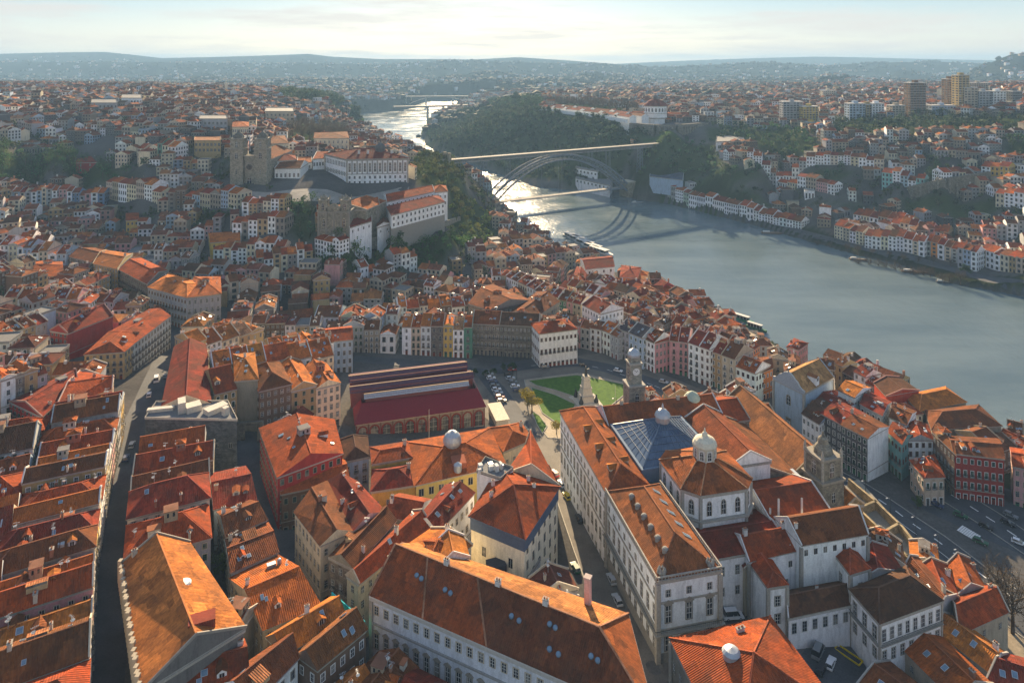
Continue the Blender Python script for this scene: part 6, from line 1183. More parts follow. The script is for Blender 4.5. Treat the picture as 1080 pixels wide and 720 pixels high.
for i, (z, pts, rise, ax, hp, wl, rf, fl, lab, sd, sw) in enumerate([
 (23, [(846, 436), (864, 447), (884, 432), (868, 420)], 2, 'x', 0, 'white', 'dark brown', 3, 'house with dark window shutters right below the facade church', (0, 1), 'pale blue'),
 (22, [(858, 425), (890, 440), (905, 425), (880, 412)], 2, 'x', 0, 'blue', 'maroon', 3, 'blue walled house tucked behind the dark shuttered one', (0, 1), 'pale blue'),
 (26, [(884, 411), (901, 419), (918, 409), (900, 402)], 2, 'x', 0, 'white', 'orange', 3, 'small white house with an orange roof perched above the dark row', (0, 1), 'white'),
 (25, [(887, 448), (915, 462), (937, 450), (912, 436)], 1.8, 'x', 0, 'dark grey', 'brown', 5, 'dark tiled townhouse with rows of pale windows and a white blind side wall', (0,), 'white'),
 (25, [(866, 436), (888, 448), (912, 436), (890, 425)], 1.8, 'x', 0, 'dark grey', 'maroon', 5, 'dark tiled townhouse left of the white blind side wall', (0,), 'dark grey'),
 (22, [(936, 455), (951, 468), (962, 458), (948, 446)], 1.8, 'x', 0, 'teal', 'rust red', 3, 'teal green walled townhouse between the white side wall and the white gable', (0, 1), 'teal'),
 (21, [(957, 464), (984, 464), (978, 448), (952, 450)], 2.2, 'y', 0, 'white', 'rust red', 4, 'white gabled townhouse with two small upper windows', (0, 3), 'grey'),
 (18, [(975, 504), (996, 503), (985, 480), (960, 486)], 2.2, 'y', 1, 'beige', 'rust red', 2, 'small ochre cottage with a hipped roof standing by the tram road', (0, 3), 'beige'),
 (24, [(907, 426), (930, 438), (940, 424), (918, 414)], 1.8, 'x', 0, 'grey', 'maroon', 4, 'grey townhouse with a pale ridge behind the dark tiled pair', (0, 1), 'grey'),
 (23, [(938, 440), (956, 448), (966, 434), (946, 426)], 1.8, 'x', 0, 'white', 'brown', 3, 'white house with sunlit yellow eaves behind the teal townhouse', (0, 1), 'white'),
 (24, [(1007, 478), (1059, 484), (1053, 463), (1000, 460)], 1.6, 'x', 0, 'red', 'brown', 4, 'dark crimson tiled apartment block with white window groups by the forecourt', (0,), 'brown'),
 (24, [(984, 456), (1007, 478), (1003, 462), (990, 447)], 1.2, 'x', 0, 'brown', 'brown', 4, 'brown flank building joined to the crimson tiled block', (0,), 'brown'),
 (20, [(1069, 492), (1110, 500), (1105, 478), (1066, 472)], 1.6, 'x', 0, 'pink', 'rust red', 4, 'pink walled house at the right edge beyond the crimson tiled block', (0, 3), 'pink'),
 ]):
    onehouse(pts, z, lab, wl, rf, fl, rise, ax, hp, group=G6, seed=600+i, attic=.2, sides=sd, sidewall=sw, sp=2.1, sur='white' if i in (3, 4, 10) else None, name='apartment_block' if i == 10 else 'townhouse')
t, Q, H = block('river_warehouse', 'river warehouse with an orange tiled hipped roof nearest the water', 'warehouse', 17, [(970, 434), (1019, 424), (997, 408), (954, 417)], 3, 'x', .8, 'granite', 'orange', {0: [rr(12, 6, 1.2, 1.6)]}, cornice=None)
t, Q, H = block('river_warehouse', 'river warehouse with a long brown tiled roof and a row of small windows', 'warehouse', 17, [(983, 453), (1056, 449), (1032, 427), (976, 433)], 3, 'x', .8, 'granite', 'brown', {0: [rr(13, 11, 1.2, 1.5), rr(8, 9, 1.6, 2.6, kind='arch')]}, cornice=None)
t, Q, H = block('red_walled_house', 'long dark roofed house with a vivid red end wall above the water', 'house', 20, [(935, 418), (969, 412), (948, 398), (922, 404)], 1.8, 'y', 0, (.5, .07, .03), 'dark brown', {}, cornice=None)
for w_, A, B, n, h, dep in (('waterside rank below the red walled house', (868, 372), (950, 402), 6, 11, 10), ('second waterside rank', (878, 384), (935, 412), 5, 11, 10), ('rank past the river warehouses', (1040, 470), (1100, 474), 4, 12, 12), ('right edge rank by the water', (1062, 455), (1120, 470), 4, 11, 12)):
    row(w_, A, B, h, dep, n, ['ochre', 'brown', 'white', 'granite', 'red'], ['brown', 'dark brown', 'maroon', 'rust red'], (3, 4), group=G6, hj=1.5)
onehouse([(830, 366), (842, 369), (852, 362), (838, 357)], 17, 'small pale pink house with a hipped roof alone at the end of the sunlit quay', 'pink', 'maroon', 3, 1.6, 'x', 1, group=G6, seed=640)
# ------------------------------------------------ cathedral hill
def cathedral():
    Y = 537; X0, X1 = (252-CX)*Y/F, (277-CX)*Y/F; st = (.34, .31, .25); t = thing('cathedral', 'granite cathedral with twin square towers and rose window on the hill', 'cathedral', ((X0+X1)/2, Y, 68))
    for X in (X0, X1):
        b = MB(); c = (X, Y); b.box(c, 10, 10, 60, 97, 0, 'stone', st); b.box(c, 11, 11, 97, 97.8, 0, 'paint', (.28, .26, .22)); b.box(c, 9.6, 9.6, 97.8, 105, 0, 'stone', st); b.box(c, 10.6, 10.6, 105, 105.7, 0, 'paint', (.28, .26, .22))
        for p in rect(c, 9.8, 9.8): b.lathe(p, [(.8, 105.7), (.6, 107), (0, 108.6)], 6, 'stone', st)
        b.lathe(c, [(4.2, 105.7), (3.9, 107.6), (2.4, 109.4), (.8, 110.4), (.4, 112), (0, 112.6)], 12, 'stone', (.18, .17, .15)); b.build('tower', t)
        R_ = rect(c, 10, 10); wall_windows(t, R_[0], R_[1], [rr(90, 1, 3, 5, kind='arch'), rr(78, 1, 1.6, 4, kind='arch')])
        R_ = rect(c, 9.6, 9.6); wall_windows(t, R_[0], R_[1], [rr(99, 1, 2.6, 5, kind='arch')]); wall_windows(t, R_[1], R_[2], [rr(99, 1, 2.6, 5, kind='arch')])
    Qc = [(X0+5.5, Y-3), (X1-5.5, Y-3), (X1-5.5, Y+8), (X0+5.5, Y+8)]; w = MB(); walls(w, Qc, 60, 92, 'stone', st); band(w, Qc, 91, 1.2, .4, (.28, .26, .22)); w.build('wall', t)
    wall_windows(t, Qc[0], Qc[1], [rr(80, 1, 6.5, 6.5, kind='round'), rr(67.5, 1, 4.6, 8, kind='archdoor')])
    wing(t, [(X0-3, Y+6), (X1+4, Y+6), (X1+4, Y+60), (X0-3, Y+60)], 88, 5, 'y', 0, st, 'stone', 'brown', {}, z0=60)
    wing(t, [(X1+6, Y+10), (X1+26, Y+12), (X1+24, Y+40), (X1+6, Y+40)], 80, 4, 'x', 0, 'white', 'wall', 'brown', {0: [rr(73, 6, 1.6, 3)]}, z0=60)
    occupy([(X0-10, Y-10), (X1+28, Y-10), (X1+28, Y+64), (X0-10, Y+64)])
cathedral()
t, Q, H = block('white_chapter_house', 'white three storey building with dark window rows right of the twin towers', 'building', 84.5, [(283, 170), (313, 169), (311, 164), (284, 165)], 3, 'x', .5, 'white', 'maroon', {0: [rr(79, 6, 2.0, 4.0, fr=(.1, .1, .12)), rr(72.5, 6, 2.0, 4.0, fr=(.1, .1, .12))]})
t, Q, H = block('white_annex', 'lower white annex with a pale roof beside the dark windowed white building', 'building', 80, [(314, 172), (329, 171), (328, 165), (314, 166)], 2, 'x', 0, 'white', 'terracotta', {0: [rr(75, 3, 1.4, 2.4)]})
t = thing('bishop_palace', 'huge white bishop palace with tall pale pilasters and a broad dark red roof', 'palace', (-108, 565, 66))
P0, P1 = Pz(366, 168, 87), Pz(430, 167, 87); dx, dy = (P1[0]-P0[0])/dist(P0, P1), (P1[1]-P0[1])/dist(P0, P1); Pb = Pz(343, 162.5, 87)
Qp = ccw([P0, P1, (P1[0]-30, P1[1]+46), (Pb[0], Pb[1])]); occupy(Qp, 2)
wing(t, Qp, 87, 6, 'x', .9, 'white', 'wall', (.17, .028, .018), {0: [rr(76.5, 12, 1.9, 7.2, kind='sash', sur='granite'), rr(71, 12, 1.6, 2.2, kind='small', sur='granite'), rr(67, 12, 1.6, 2.2, kind='small')], 3: [rr(80, 14, 1.6, 4), rr(73, 14, 1.6, 3.4)]}, z0=58, over=.9, quoin=1.2)
m = MB()
for k in range(13): p = lerp(Qp[0], Qp[1], k/12); m.box((p[0], p[1]-.25), 1.1, .6, 75.2, 86, 0, 'paint', (.35, .34, .32))
band(m, Qp, 74.6, .6, .5, (.35, .34, .32)); band(m, Qp, 85.6, .9, .6, (.33, .32, .30)); m.build('pilaster', t)
c = lerp(Qp[0], Qp[2], .5); m = MB(); m.lathe((c[0]+14, c[1]-6), [(4.2, 90), (4.2, 94), (4.6, 94.1), (3.8, 96), (1.5, 98), (.4, 98.6), (.3, 101), (0, 101.3)], 10, 'paint', (.12, .12, .12)); m.build('roof_turret', t)
for a_ in (.15, .3, .7, .85): x, y = lerp(Qp[0], Qp[1], a_); put('chimney', chimney_mesh(1), t, x, y+10, 91, 0, (2, 2, 1.4))
t, Q, H = block('white_side_wing', 'long white two storey wing running back from the bishop palace', 'building', 83, [(330, 168), (342, 167), (352, 160), (338, 160)], 3, 'x', 0, 'white', 'rust red', {0: [rr(77, 4, 1.6, 3)]})
for i, (pts, z, lab, rf) in enumerate([([(283, 152), (304, 151), (300, 143), (282, 144)], 90, 'pale mansion with a brown roof behind the twin towers', 'brown'), ([(331, 146), (368, 146), (366, 139), (332, 140)], 88, 'long cream mansion with a brown roof above the bishop palace', 'brown'), ([(245, 134), (262, 134), (262, 129), (246, 129)], 100, 'white house on the skyline of the cathedral hill', 'terracotta')]):
    block('mansion', lab, 'mansion', ('h', 13, z), pts, 3, 'x', .6, 'cream', rf, {0: [rr(z-5, 8, 1.3, 2.6), rr(z-10, 8, 1.3, 2.6)]})
# jesuit church and seminary
def grilos():
    t = thing('hillside_church', 'tall dark granite church front with pinnacles rising below the bishop palace', 'church', (*Pz(352, 254, 47), 46)); st = (.30, .275, .22); P0, P1 = Pz(336, 254, 47), Pz(368, 254, 47)
    Q = ccw([P0, P1, (P1[0], P1[1]+16), (P0[0], P0[1]+16)]); w = MB(); walls(w, Q, 40, 66, 'stone', st); band(w, Q, 54, .7, .4, (.26, .24, .2)); band(w, Q, 65.5, .8, .5, (.26, .24, .2))
    for k in range(5): p = lerp(Q[0], Q[1], k/4); w.box((p[0], p[1]-.3), 1.3, .8, 42, 65.5, 0, 'paint', (.25, .23, .19))
    w.build('wall', t)
    for a_ in (.14, .86):
        c = lerp(Q[0], Q[1], a_); c = (c[0], c[1]+3); b = MB(); b.box(c, 6, 6, 66, 73.5, 0, 'stone', st); b.box(c, 6.8, 6.8, 73.5, 74.1, 0, 'paint', (.26, .24, .2))
        for p in rect(c, 6.2, 6.2): b.lathe(p, [(.5, 74.1), (.4, 75.2), (0, 76.6)], 6, 'stone', st)
        b.lathe(c, [(2.4, 74.1), (2.0, 75.6), (.6, 76.8), (0, 77.8)], 8, 'stone', st); b.build('belfry', t); R_ = rect(c, 6, 6); wall_windows(t, R_[0], R_[1], [rr(67.4, 1, 2.2, 4.6, kind='arch')]); wall_windows(t, R_[1], R_[2], [rr(67.4, 1, 2.2, 4.6, kind='arch')])
    b = MB(); c = lerp(Q[0], Q[1], .5); b.prism([(c[0]-5, c[1]), (c[0]+5, c[1]), (c[0]+5, c[1]+1.2), (c[0]-5, c[1]+1.2)], 66, 69, 'stone', st); b.cone([(c[0]-5, c[1]), (c[0]+5, c[1]), (c[0]+5, c[1]+1.2), (c[0]-5, c[1]+1.2)], 69, (c[0], c[1]+.6, 72), 'stone', st); b.build('gable', t)
    wall_windows(t, Q[0], Q[1], [rr(56.5, 3, 2.2, 5.4, kind='arch', sur='sand'), rr(48, 3, 2.2, 4, kind='arch', sur='sand')])
    wing(t, [(P0[0]+2, P0[1]+16), (P1[0]+8, P1[1]+16), (P1[0]+16, P1[1]+46), (P0[0]+8, P0[1]+46)], 64, 4, 'y', 0, st, 'stone', 'terracotta', {}, z0=40); occupy(expand(Q, 3)); occupy([(P0[0]-2, P0[1]), (P1[0]+10, P1[1]), (P1[0]+18, P1[1]+48), (P0[0], P0[1]+48)])
grilos()
block('seminary', 'long white hillside seminary block with two rows of small windows', 'building', 59.5, [(413, 227), (469, 213), (462, 206), (408, 218)], 3.5, 'x', .8, 'white', 'maroon', {0: [rr(55.8, 13, 1.3, 2.0, kind='plain'), rr(51.5, 13, 1.3, 2.0, kind='plain'), rr(47.5, 11, 1.5, 1.8, kind='plain')]}, basecourse=50)
block('hillside_college', 'white rear seminary range ending in a square pavilion with a hipped roof', 'building', 63, [(408, 213), (458, 202), (454, 197), (405, 206)], 3, 'x', 0, 'white', 'rust red', {0: [rr(59, 12, 1.2, 1.8, kind='plain')]})
block('square_pavilion', 'square white pavilion with a red pyramid roof at the cliff edge', 'building', 62, [(457, 203), (472, 202), (470, 196), (456, 197)], 3.5, 'x', 1, 'white', 'terracotta', {0: [rr(57, 3, 1.4, 2.2), rr(52, 3, 1.4, 2.2)]})
block('white_low_wing', 'low white wing with a maroon roof right of the dark church front', 'building', 56, [(369, 240), (392, 233), (392, 227), (369, 232)], 2.5, 'x', 0, 'white', 'maroon', {0: [rr(52, 4, 1.2, 1.8)]})
block('stone_wing', 'grey stone wing with a terracotta roof between church front and seminary', 'building', 64, [(372, 221), (400, 216), (398, 208), (372, 212)], 2.5, 'x', 0, 'granite', 'terracotta', {0: [rr(58, 4, 1.2, 1.8)]})
block('small_white_house', 'small white house with a single gable between the low wing and the seminary', 'house', 51, [(398, 240), (412, 236), (410, 230), (398, 232)], 2.0, 'y', 0, 'white', 'brown', {0: [rr(47, 2, 1, 1.6)]})
m = MB(); pts = [E(a, b_, 0) for a, b_ in ((325, 268), (370, 259), (420, 250), (455, 242), (485, 232))]
for p, q in zip(pts, pts[1:]): m.bar((*p, gz(*p)-1), (*q, gz(*q)-1), 1.2, 'stone', (.30, .28, .24), 8)
o = m.build('hillside_wall'); o['label'] = 'long pale retaining wall under the seminary above the wooded bank'; o['category'] = 'wall'
for p, q in zip(pts, pts[1:]): line_occ([p, q], 5)
# ------------------------------------------------ iron arch bridge
m, nt, b, _ = newmat('bridge_iron'); N = NT(nt); g = N.n('ShaderNodeNewGeometry'); f = N.noise(g.outputs['Position'], .4, 3); N.l(N.ramp(f, [(.3, (.12, .145, .18)), (.7, (.19, .22, .26))]), b.inputs['Base Color']); b.inputs['Roughness'].default_value = .85; b.inputs['Specular IOR Level'].default_value = .15; MATS['bridge_iron'] = m
def bridge():
    A, B = (-25.5, 746.0), (137.5, 841.0); L = dist(A, B); u = ((B[0]-A[0])/L, (B[1]-A[1])/L); n = (-u[1], u[0]); t = thing('arch_bridge', 'two level iron arch bridge crossing the sunlit river', 'bridge', (*A, 0))
    P = lambda s_, o=0, z=0: (A[0]+u[0]*s_+n[0]*o, A[1]+u[1]*s_+n[1]*o, z); I = 'bridge_iron'
    dk = MB(); s0, s1 = -96, L+62
    for o0, o1, z0, z1, mt, c in ((-4.2, 4.2, 62.0, 62.6, 'pavement', 0), (-3.4, -3.0, 58.6, 62.0, I, 0), (3.0, 3.4, 58.6, 62.0, I, 0)):
        dk.prism([P(s0, o0)[:2], P(s1, o0)[:2], P(s1, o1)[:2], P(s0, o1)[:2]], z0 if z0 > 60 else 61.2, z1, mt)
    for o in (-3.2, 3.2):
        dk.bar(P(s0, o, 58.4), P(s1, o, 58.4), .5, I)
        k = s0
        while k < s1-4: dk.bar(P(k, o, 58.4), P(k+4, o, 61.2), .22, I); dk.bar(P(k+4, o, 58.4), P(k, o, 61.2), .22, I); dk.bar(P(k, o, 58.4), P(k, o, 61.2), .22, I); k += 4
    dk.build('upper_deck', t)
    for o in (-4.1, 4.1):
        r_ = MB(); r_.bar(P(s0, o, 63.9), P(s1, o, 63.9), .12, I); k = s0
        while k < s1: r_.bar(P(k, o, 62.6), P(k, o, 63.9), .10, I); k += 2
        r_.build('railing', t)
    def zt(s_): x = 2*s_/L-1; return 58.0-38*x*x*.92-6*x**4
    def zb_(s_): x = 2*s_/L-1; return 52.5-44.5*x*x
    for o in (-4.5, 4.5):
        a = MB(); N_ = 30
        for k in range(N_):
            a0, a1 = L*k/N_, L*(k+1)/N_; w0, w1 = o*(1+.55*(2*a0/L-1)**2), o*(1+.55*(2*a1/L-1)**2)
            T0, T1, B0, B1 = P(a0, w0, zt(a0)), P(a1, w1, zt(a1)), P(a0, w0, zb_(a0)), P(a1, w1, zb_(a1))
            a.bar(T0, T1, 1.4, I); a.bar(B0, B1, 1.4, I); a.bar(T0, B0, .35, I); a.bar(T0, B1, .35, I); a.bar(B0, T1, .3, I)
        a.build('arch_rib', t)
    x = MB()
    for k in range(31):
        s_ = L*k/30; w = 4.5*(1+.55*(2*s_/L-1)**2); x.bar(P(s_, -w, zt(s_)), P(s_, w, zt(s_)), .35, I); x.bar(P(s_, -w, zb_(s_)), P(s_, w, zb_(s_)), .35, I)
        if k < 30: s2 = L*(k+1)/30; x.bar(P(s_, -w, zt(s_)), P(s2, w, zt(s2)), .22, I)
    x.build('cross_bracing', t)
    for s_ in (L*.13, L*.27, L*.73, L*.87):
        c = MB(); z0 = zt(s_)
        for o in (-3.2, 3.2):
            for d in (-1.2, 1.2): c.bar(P(s_+d, o*1.2, z0), P(s_+d*.6, o, 58.4), .35, I)
            z = z0
            while z < 56: c.bar(P(s_-1.2, o, z), P(s_+1.2, o, z+2.4), .15, I); z += 2.4
        c.build('spandrel_tower', t)
    ld = MB(); ld.prism([P(2, -4)[:2], P(L-2, -4)[:2], P(L-2, 4)[:2], P(2, 4)[:2]], 11.2, 12.2, I, top='pavement')
    for o in (-4, 4): ld.bar(P(0, o, 13.3), P(L, o, 13.3), .12, I); ld.bar(P(0, o, 10.6), P(L, o, 10.6), .5, I)
    ld.build('lower_deck', t)
    for s_ in (L*.2, L*.35, L*.5, L*.65, L*.8):
        h_ = MB()
        for o in (-3.6, 3.6): h_.bar(P(s_, o, 12), P(s_, o, zb_(s_)), .3, I)
        h_.build('hanger', t)
    for s_, h in ((-6, 20), (L+6, 18)):
        p = MB(); p.box(P(s_)[:2], 11, 17, -2, h, math.atan2(u[1], u[0]), 'stone', (.42, .36, .26)); p.box(P(s_)[:2], 12, 18, h, h+.9, math.atan2(u[1], u[0]), 'paint', (.45, .40, .30)); p.build('abutment', t)
    for s_, zf in ((-34, 40), (-66, 55), (L+26, 20), (L+48, 45), (-6, 20.5)):
        c = MB()
        for o in (-2.8, 2.8):
            for d in (-2.0, 2.0): c.bar(P(s_+d*1.5, o*1.4, zf-14 if s_ != -6 else zf), P(s_+d*.6, o, 58.4), .6, I)
            z = zf
            while z < 55: c.bar(P(s_-2.2, o, z), P(s_+2.2, o, z+4), .25, I); c.bar(P(s_+2.2, o, z), P(s_-2.2, o, z+4), .25, I); z += 4
        c.build('lattice_pier', t)
    for o in (-5.5, 5.5):
        c = MB(); c.box(P(-50, o)[:2], 3.4, 3.4, 50, 70, math.atan2(u[1], u[0]), 'stone', (.40, .34, .25)); c.build('deck_pylon', t)
    occupy([P(-100, -6)[:2], P(L+70, -6)[:2], P(L+70, 6)[:2], P(-100, 6)[:2]])
    # pylons of the old suspension bridge
    for k, (a, c_) in enumerate(((492, 'left'), (497, 'right'))): pass
bridge()
def beam_bridge(px0, px1, Y0, Y1, z, piers, label, w=12, th=3, arch=False):
    p, q = ((px0-CX)*Y0/F, Y0), ((px1-CX)*Y1/F, Y1); t = thing('far_bridge', label, 'bridge', (*p, z)); m = MB(); m.bar((*p, z), (*q, z), w, 'paint', (.22, .22, .22), th); m.build('deck', t)
    for f in piers: c = lerp(p, q, f); g = MB(); g.box(c, 5, 9, -4, z-1, .2, 'paint', (.40, .38, .35)); g.build('pier', t)
    if arch:
        m = MB(); N_ = 24
        for k in range(N_): f0, f1 = k/N_, (k+1)/N_; a, b_ = lerp(p, q, .2+.6*f0), lerp(p, q, .2+.6*f1); h = lambda f: z-1-32*(2*f-1)**2; m.bar((*a, h(f0)), (*b_, h(f1)), 5, 'paint', (.3, .3, .3), 2)
        m.build('arch', t)
beam_bridge(415, 512, 1760, 1850, 50, (.36, .53, .72), 'pale concrete beam bridge crossing the river bend behind the iron arch bridge', 14, 4)
beam_bridge(404, 522, 2450, 2500, 42, (.2, .38, .62, .8), 'faint farthest road bridge in the haze above the river', 14, 3, True)
# ------------------------------------------------ hill monastery across the river
def serra():
    c = (210, 1000); t = thing('round_church', 'round white hilltop church with a red cone roof and lantern across the river', 'church', (*c, 80)); w = MB(); O = ngon(c, 16.5, 20); walls(w, O, 74, 102, 'wall', WALLC['white'], False); band(w, O, 101.2, .9, .7, (.38, .36, .32)); band(w, O, 91, .7, .5, (.38, .36, .32)); band(w, O, 84, 1.0, 1.6, (.33, .31, .27)); w.build('wall', t)
    m = MB(); m.lathe(c, [(17.6, 102), (16.5, 103.5), (10, 109), (4, 112)], 20, 'roof', (.20, .045, .035)); m.build('cone_roof', t)
    m = MB(); m.lathe(c, [(3.2, 111.5), (3.2, 115), (3.7, 115.1), (2.0, 117), (.5, 118), (.3, 120), (0, 120.4)], 10, 'paint', (.14, .12, .12)); m.build('lantern', t)
    for i in range(20):
        p, q = O[i], O[(i+1) % 20]
        if faces_cam(p, q, -.1): wall_windows(t, p, q, [rr(93.5, 1, 2.6, 5.4, kind='arch')]); 
    wing(t, [(172, 1002), (194, 996), (200, 1012), (178, 1024)], 90, 3, 'x', .5, 'beige', 'wall', 'rust red', {0: [rr(85, 6, 1.2, 2)]}, z0=74)
    wing(t, [(228, 1006), (262, 1002), (266, 1022), (230, 1030)], 88, 3, 'x', .5, 'beige', 'wall', 'rust red', {0: [rr(83, 8, 1.2, 2)]}, z0=74)
    t = thing('buttressed_wall', 'high buttressed stone terrace wall below the round hilltop church', 'wall', (210, 980, 62)); pts = [Pz(664, 129.5, 81), Pz(690, 131, 81), Pz(712, 132, 80), Pz(745, 131, 78)]
    for p, q in zip(pts, pts[1:]):
        m = MB(); m.bar((p[0], p[1]-5, 68), (q[0], q[1]-5, 68), 6, 'stone', (.25, .23, .20), 26); n = int(dist(p, q)/5)
        for k in range(n+1): x = lerp(p, q, k/n); m.box((x[0], x[1]-9), 1.4, 2.6, 52, 78, 0, 'stone', (.29, .27, .23))
        m.build('wall_run', t)
    t = thing('barracks', 'long white walled range with red roofs along the ridge left of the round church', 'barracks', (*Pz(620, 122, 84), 82)); pts = [Pz(568, 113.5, 86), Pz(592, 116, 86), Pz(630, 120.5, 86), Pz(662, 125.5, 86)]
    for p, q in zip(pts, pts[1:]):
        d = dist(p, q); nx, ny = -(q[1]-p[1])/d, (q[0]-p[0])/d
        if ny < 0: nx, ny = -nx, -ny
        m = MB(); m.bar((*p, 83), (*q, 83), 1.2, 'wall', WALLC['white'], 6); m.build('wall_run', t)
        for j, dd in enumerate((6, 26)):
            for k in range(2):
                a, b_ = lerp(p, q, k/2+.04), lerp(p, q, k/2+.44); wing(t, [(a[0]+nx*dd, a[1]+ny*dd), (b_[0]+nx*dd, b_[1]+ny*dd), (b_[0]+nx*(dd+11), b_[1]+ny*(dd+11)), (a[0]+nx*(dd+11), a[1]+ny*(dd+11))], 87.5+j, 3, 'x', 0, 'white', 'wall', ['rust red', 'maroon', 'brown'][(j+k) % 3], {}, cornice=None)
        occupy([p, q, (q[0]+nx*60, q[1]+ny*60), (p[0]+nx*60, p[1]+ny*60)])
serra()
block('station_house', 'ochre house with a flat roof at the far end of the iron bridge', 'building', ('h', 9, 72), [(665, 148.5), (684, 147.5), (684, 144), (666, 145)], 1.5, 'x', 0, 'ochre', 'pale', {0: [rr(66, 7, 1.8, 3)]})
block('white_modern_block', 'white boxy modern building with a dark recess beside the approach road', 'building', ('h', 16, 72), [(755, 150), (785, 149), (784, 143), (756, 144)], 0, 'x', 0, 'white', 'slate', {0: [rr(64, 4, 3.6, 3.6, kind='plain'), rr(57, 4, 2.6, 3, kind='plain')]}, flat=True)
block('blue_shed', 'large blue grey roofed cellar shed near the foot of the iron bridge', 'warehouse', ('h', 11, 26), [(685, 186), (720, 190), (722, 178), (690, 176)], 3, 'x', 0, 'pale blue', (.06, .09, .14), {})
block('terraced_hotel', 'white terraced building stepping down the bank seen through the bridge arch', 'building', ('h', 9, 26), [(607, 188), (643, 196), (646, 190), (610, 183)], 1, 'x', 0, 'white', 'slate', {0: [rr(21.5, 9, 2.4, 2.6, kind='plain')]}, flat=True)
block('terraced_hotel_upper', 'upper white strip of the terraced bank building behind the bridge arch', 'building', ('h', 7, 38), [(607, 177), (630, 181), (632, 177), (609, 174)], 1, 'x', 0, 'white', 'slate', {0: [rr(33, 6, 2.4, 2.2, kind='plain')]}, flat=True)
m = MB(); pts = [E(a, b_, 0) for a, b_ in ((960, 208), (1000, 199), (1045, 192))]
for p, q in zip(pts, pts[1:]):
    m.bar((*p, gz(*p)+1), (*q, gz(*q)+1), 3, 'stone', (.24, .22, .18), 18)
    for k in range(int(dist(p, q)/7)): x = lerp(p, q, k*7/dist(p, q)); m.box((x[0], x[1]-2), 1.6, 2.4, gz(*x)-4, gz(*x)+10, 0, 'stone', (.28, .26, .22))
o = m.build('arcaded_wall'); o['label'] = 'long buttressed stone retaining wall climbing the far hillside at right'; o['category'] = 'wall'
# rows across the river
G7 = 'houses across the river'
WG = ['white', 'cream', 'white', 'beige', 'pink', 'white', 'ochre', 'grey', 'white']; RG = ['rust red', 'terracotta', 'maroon', 'brown', 'rust red']
for w_, A, B, n, h, dep, wl in (
 ('waterfront row right of the bridge foot', (704, 200), (735, 208), 4, 13, 14, ['grey', 'white', 'pale green', 'white']), ('white cellar row on the waterfront', (735, 211), (778, 218), 4, 8, 14, ['white', 'white']), ('long white cellar row on the waterfront', (780, 220), (845, 233), 9, 8, 16, ['white', 'white', 'white']),
 ('waterfront row past the cellars', (880, 238), (910, 246), 4, 11, 16, ['cream', 'beige', 'white']), ('whitest part of the waterfront row', (912, 247), (975, 256), 8, 12, 18, ['white', 'white', 'cream', 'white']), ('waterfront row under the buttressed wall', (977, 254), (1010, 262), 5, 12, 16, ['grey', 'orange', 'white', 'cream']),
 ('tall waterfront houses by the tree', (1010, 262), (1030, 266), 3, 15, 14, ['grey', 'pale blue', 'white']), ('waterfront row at the right edge', (1033, 262), (1078, 270), 6, 13, 14, ['beige', 'white', 'white', 'cream', 'ochre']),
 ('second far bank rank', (940, 236), (1000, 246), 7, 10, 16, WG), ('third far bank rank', (900, 225), (960, 234), 7, 9, 18, WG), ('long white terrace halfway up the far hill', (788, 160), (860, 164), 9, 11, 14, ['white', 'white', 'white', 'grey']), ('white terrace ending above the green slope', (860, 163), (932, 168), 9, 11, 14, ['white', 'white', 'cream']),
 ('pale teal terrace on the far hill', (930, 187), (975, 187), 5, 13, 14, ['teal', 'white', 'pale blue', 'white']), ('white blocks above the buttressed wall', (995, 180), (1035, 176), 5, 14, 14, ['white', 'grey', 'cream']), ('yellow and white blocks at right above the wall', (1035, 176), (1064, 176), 3, 12, 14, ['white', 'yellow', 'yellow']),
 ('cream blocks at the right edge', (1050, 203), (1090, 206), 4, 13, 14, ['cream', 'white', 'white']), ('ribbon of houses on the far hill', (820, 196), (880, 198), 6, 8, 12, WG)):
    row(w_, A, B, h, dep, n, wl, RG, (3, 4) if h > 10 else (2, 3), group=G7, hj=1.0, axis='x')
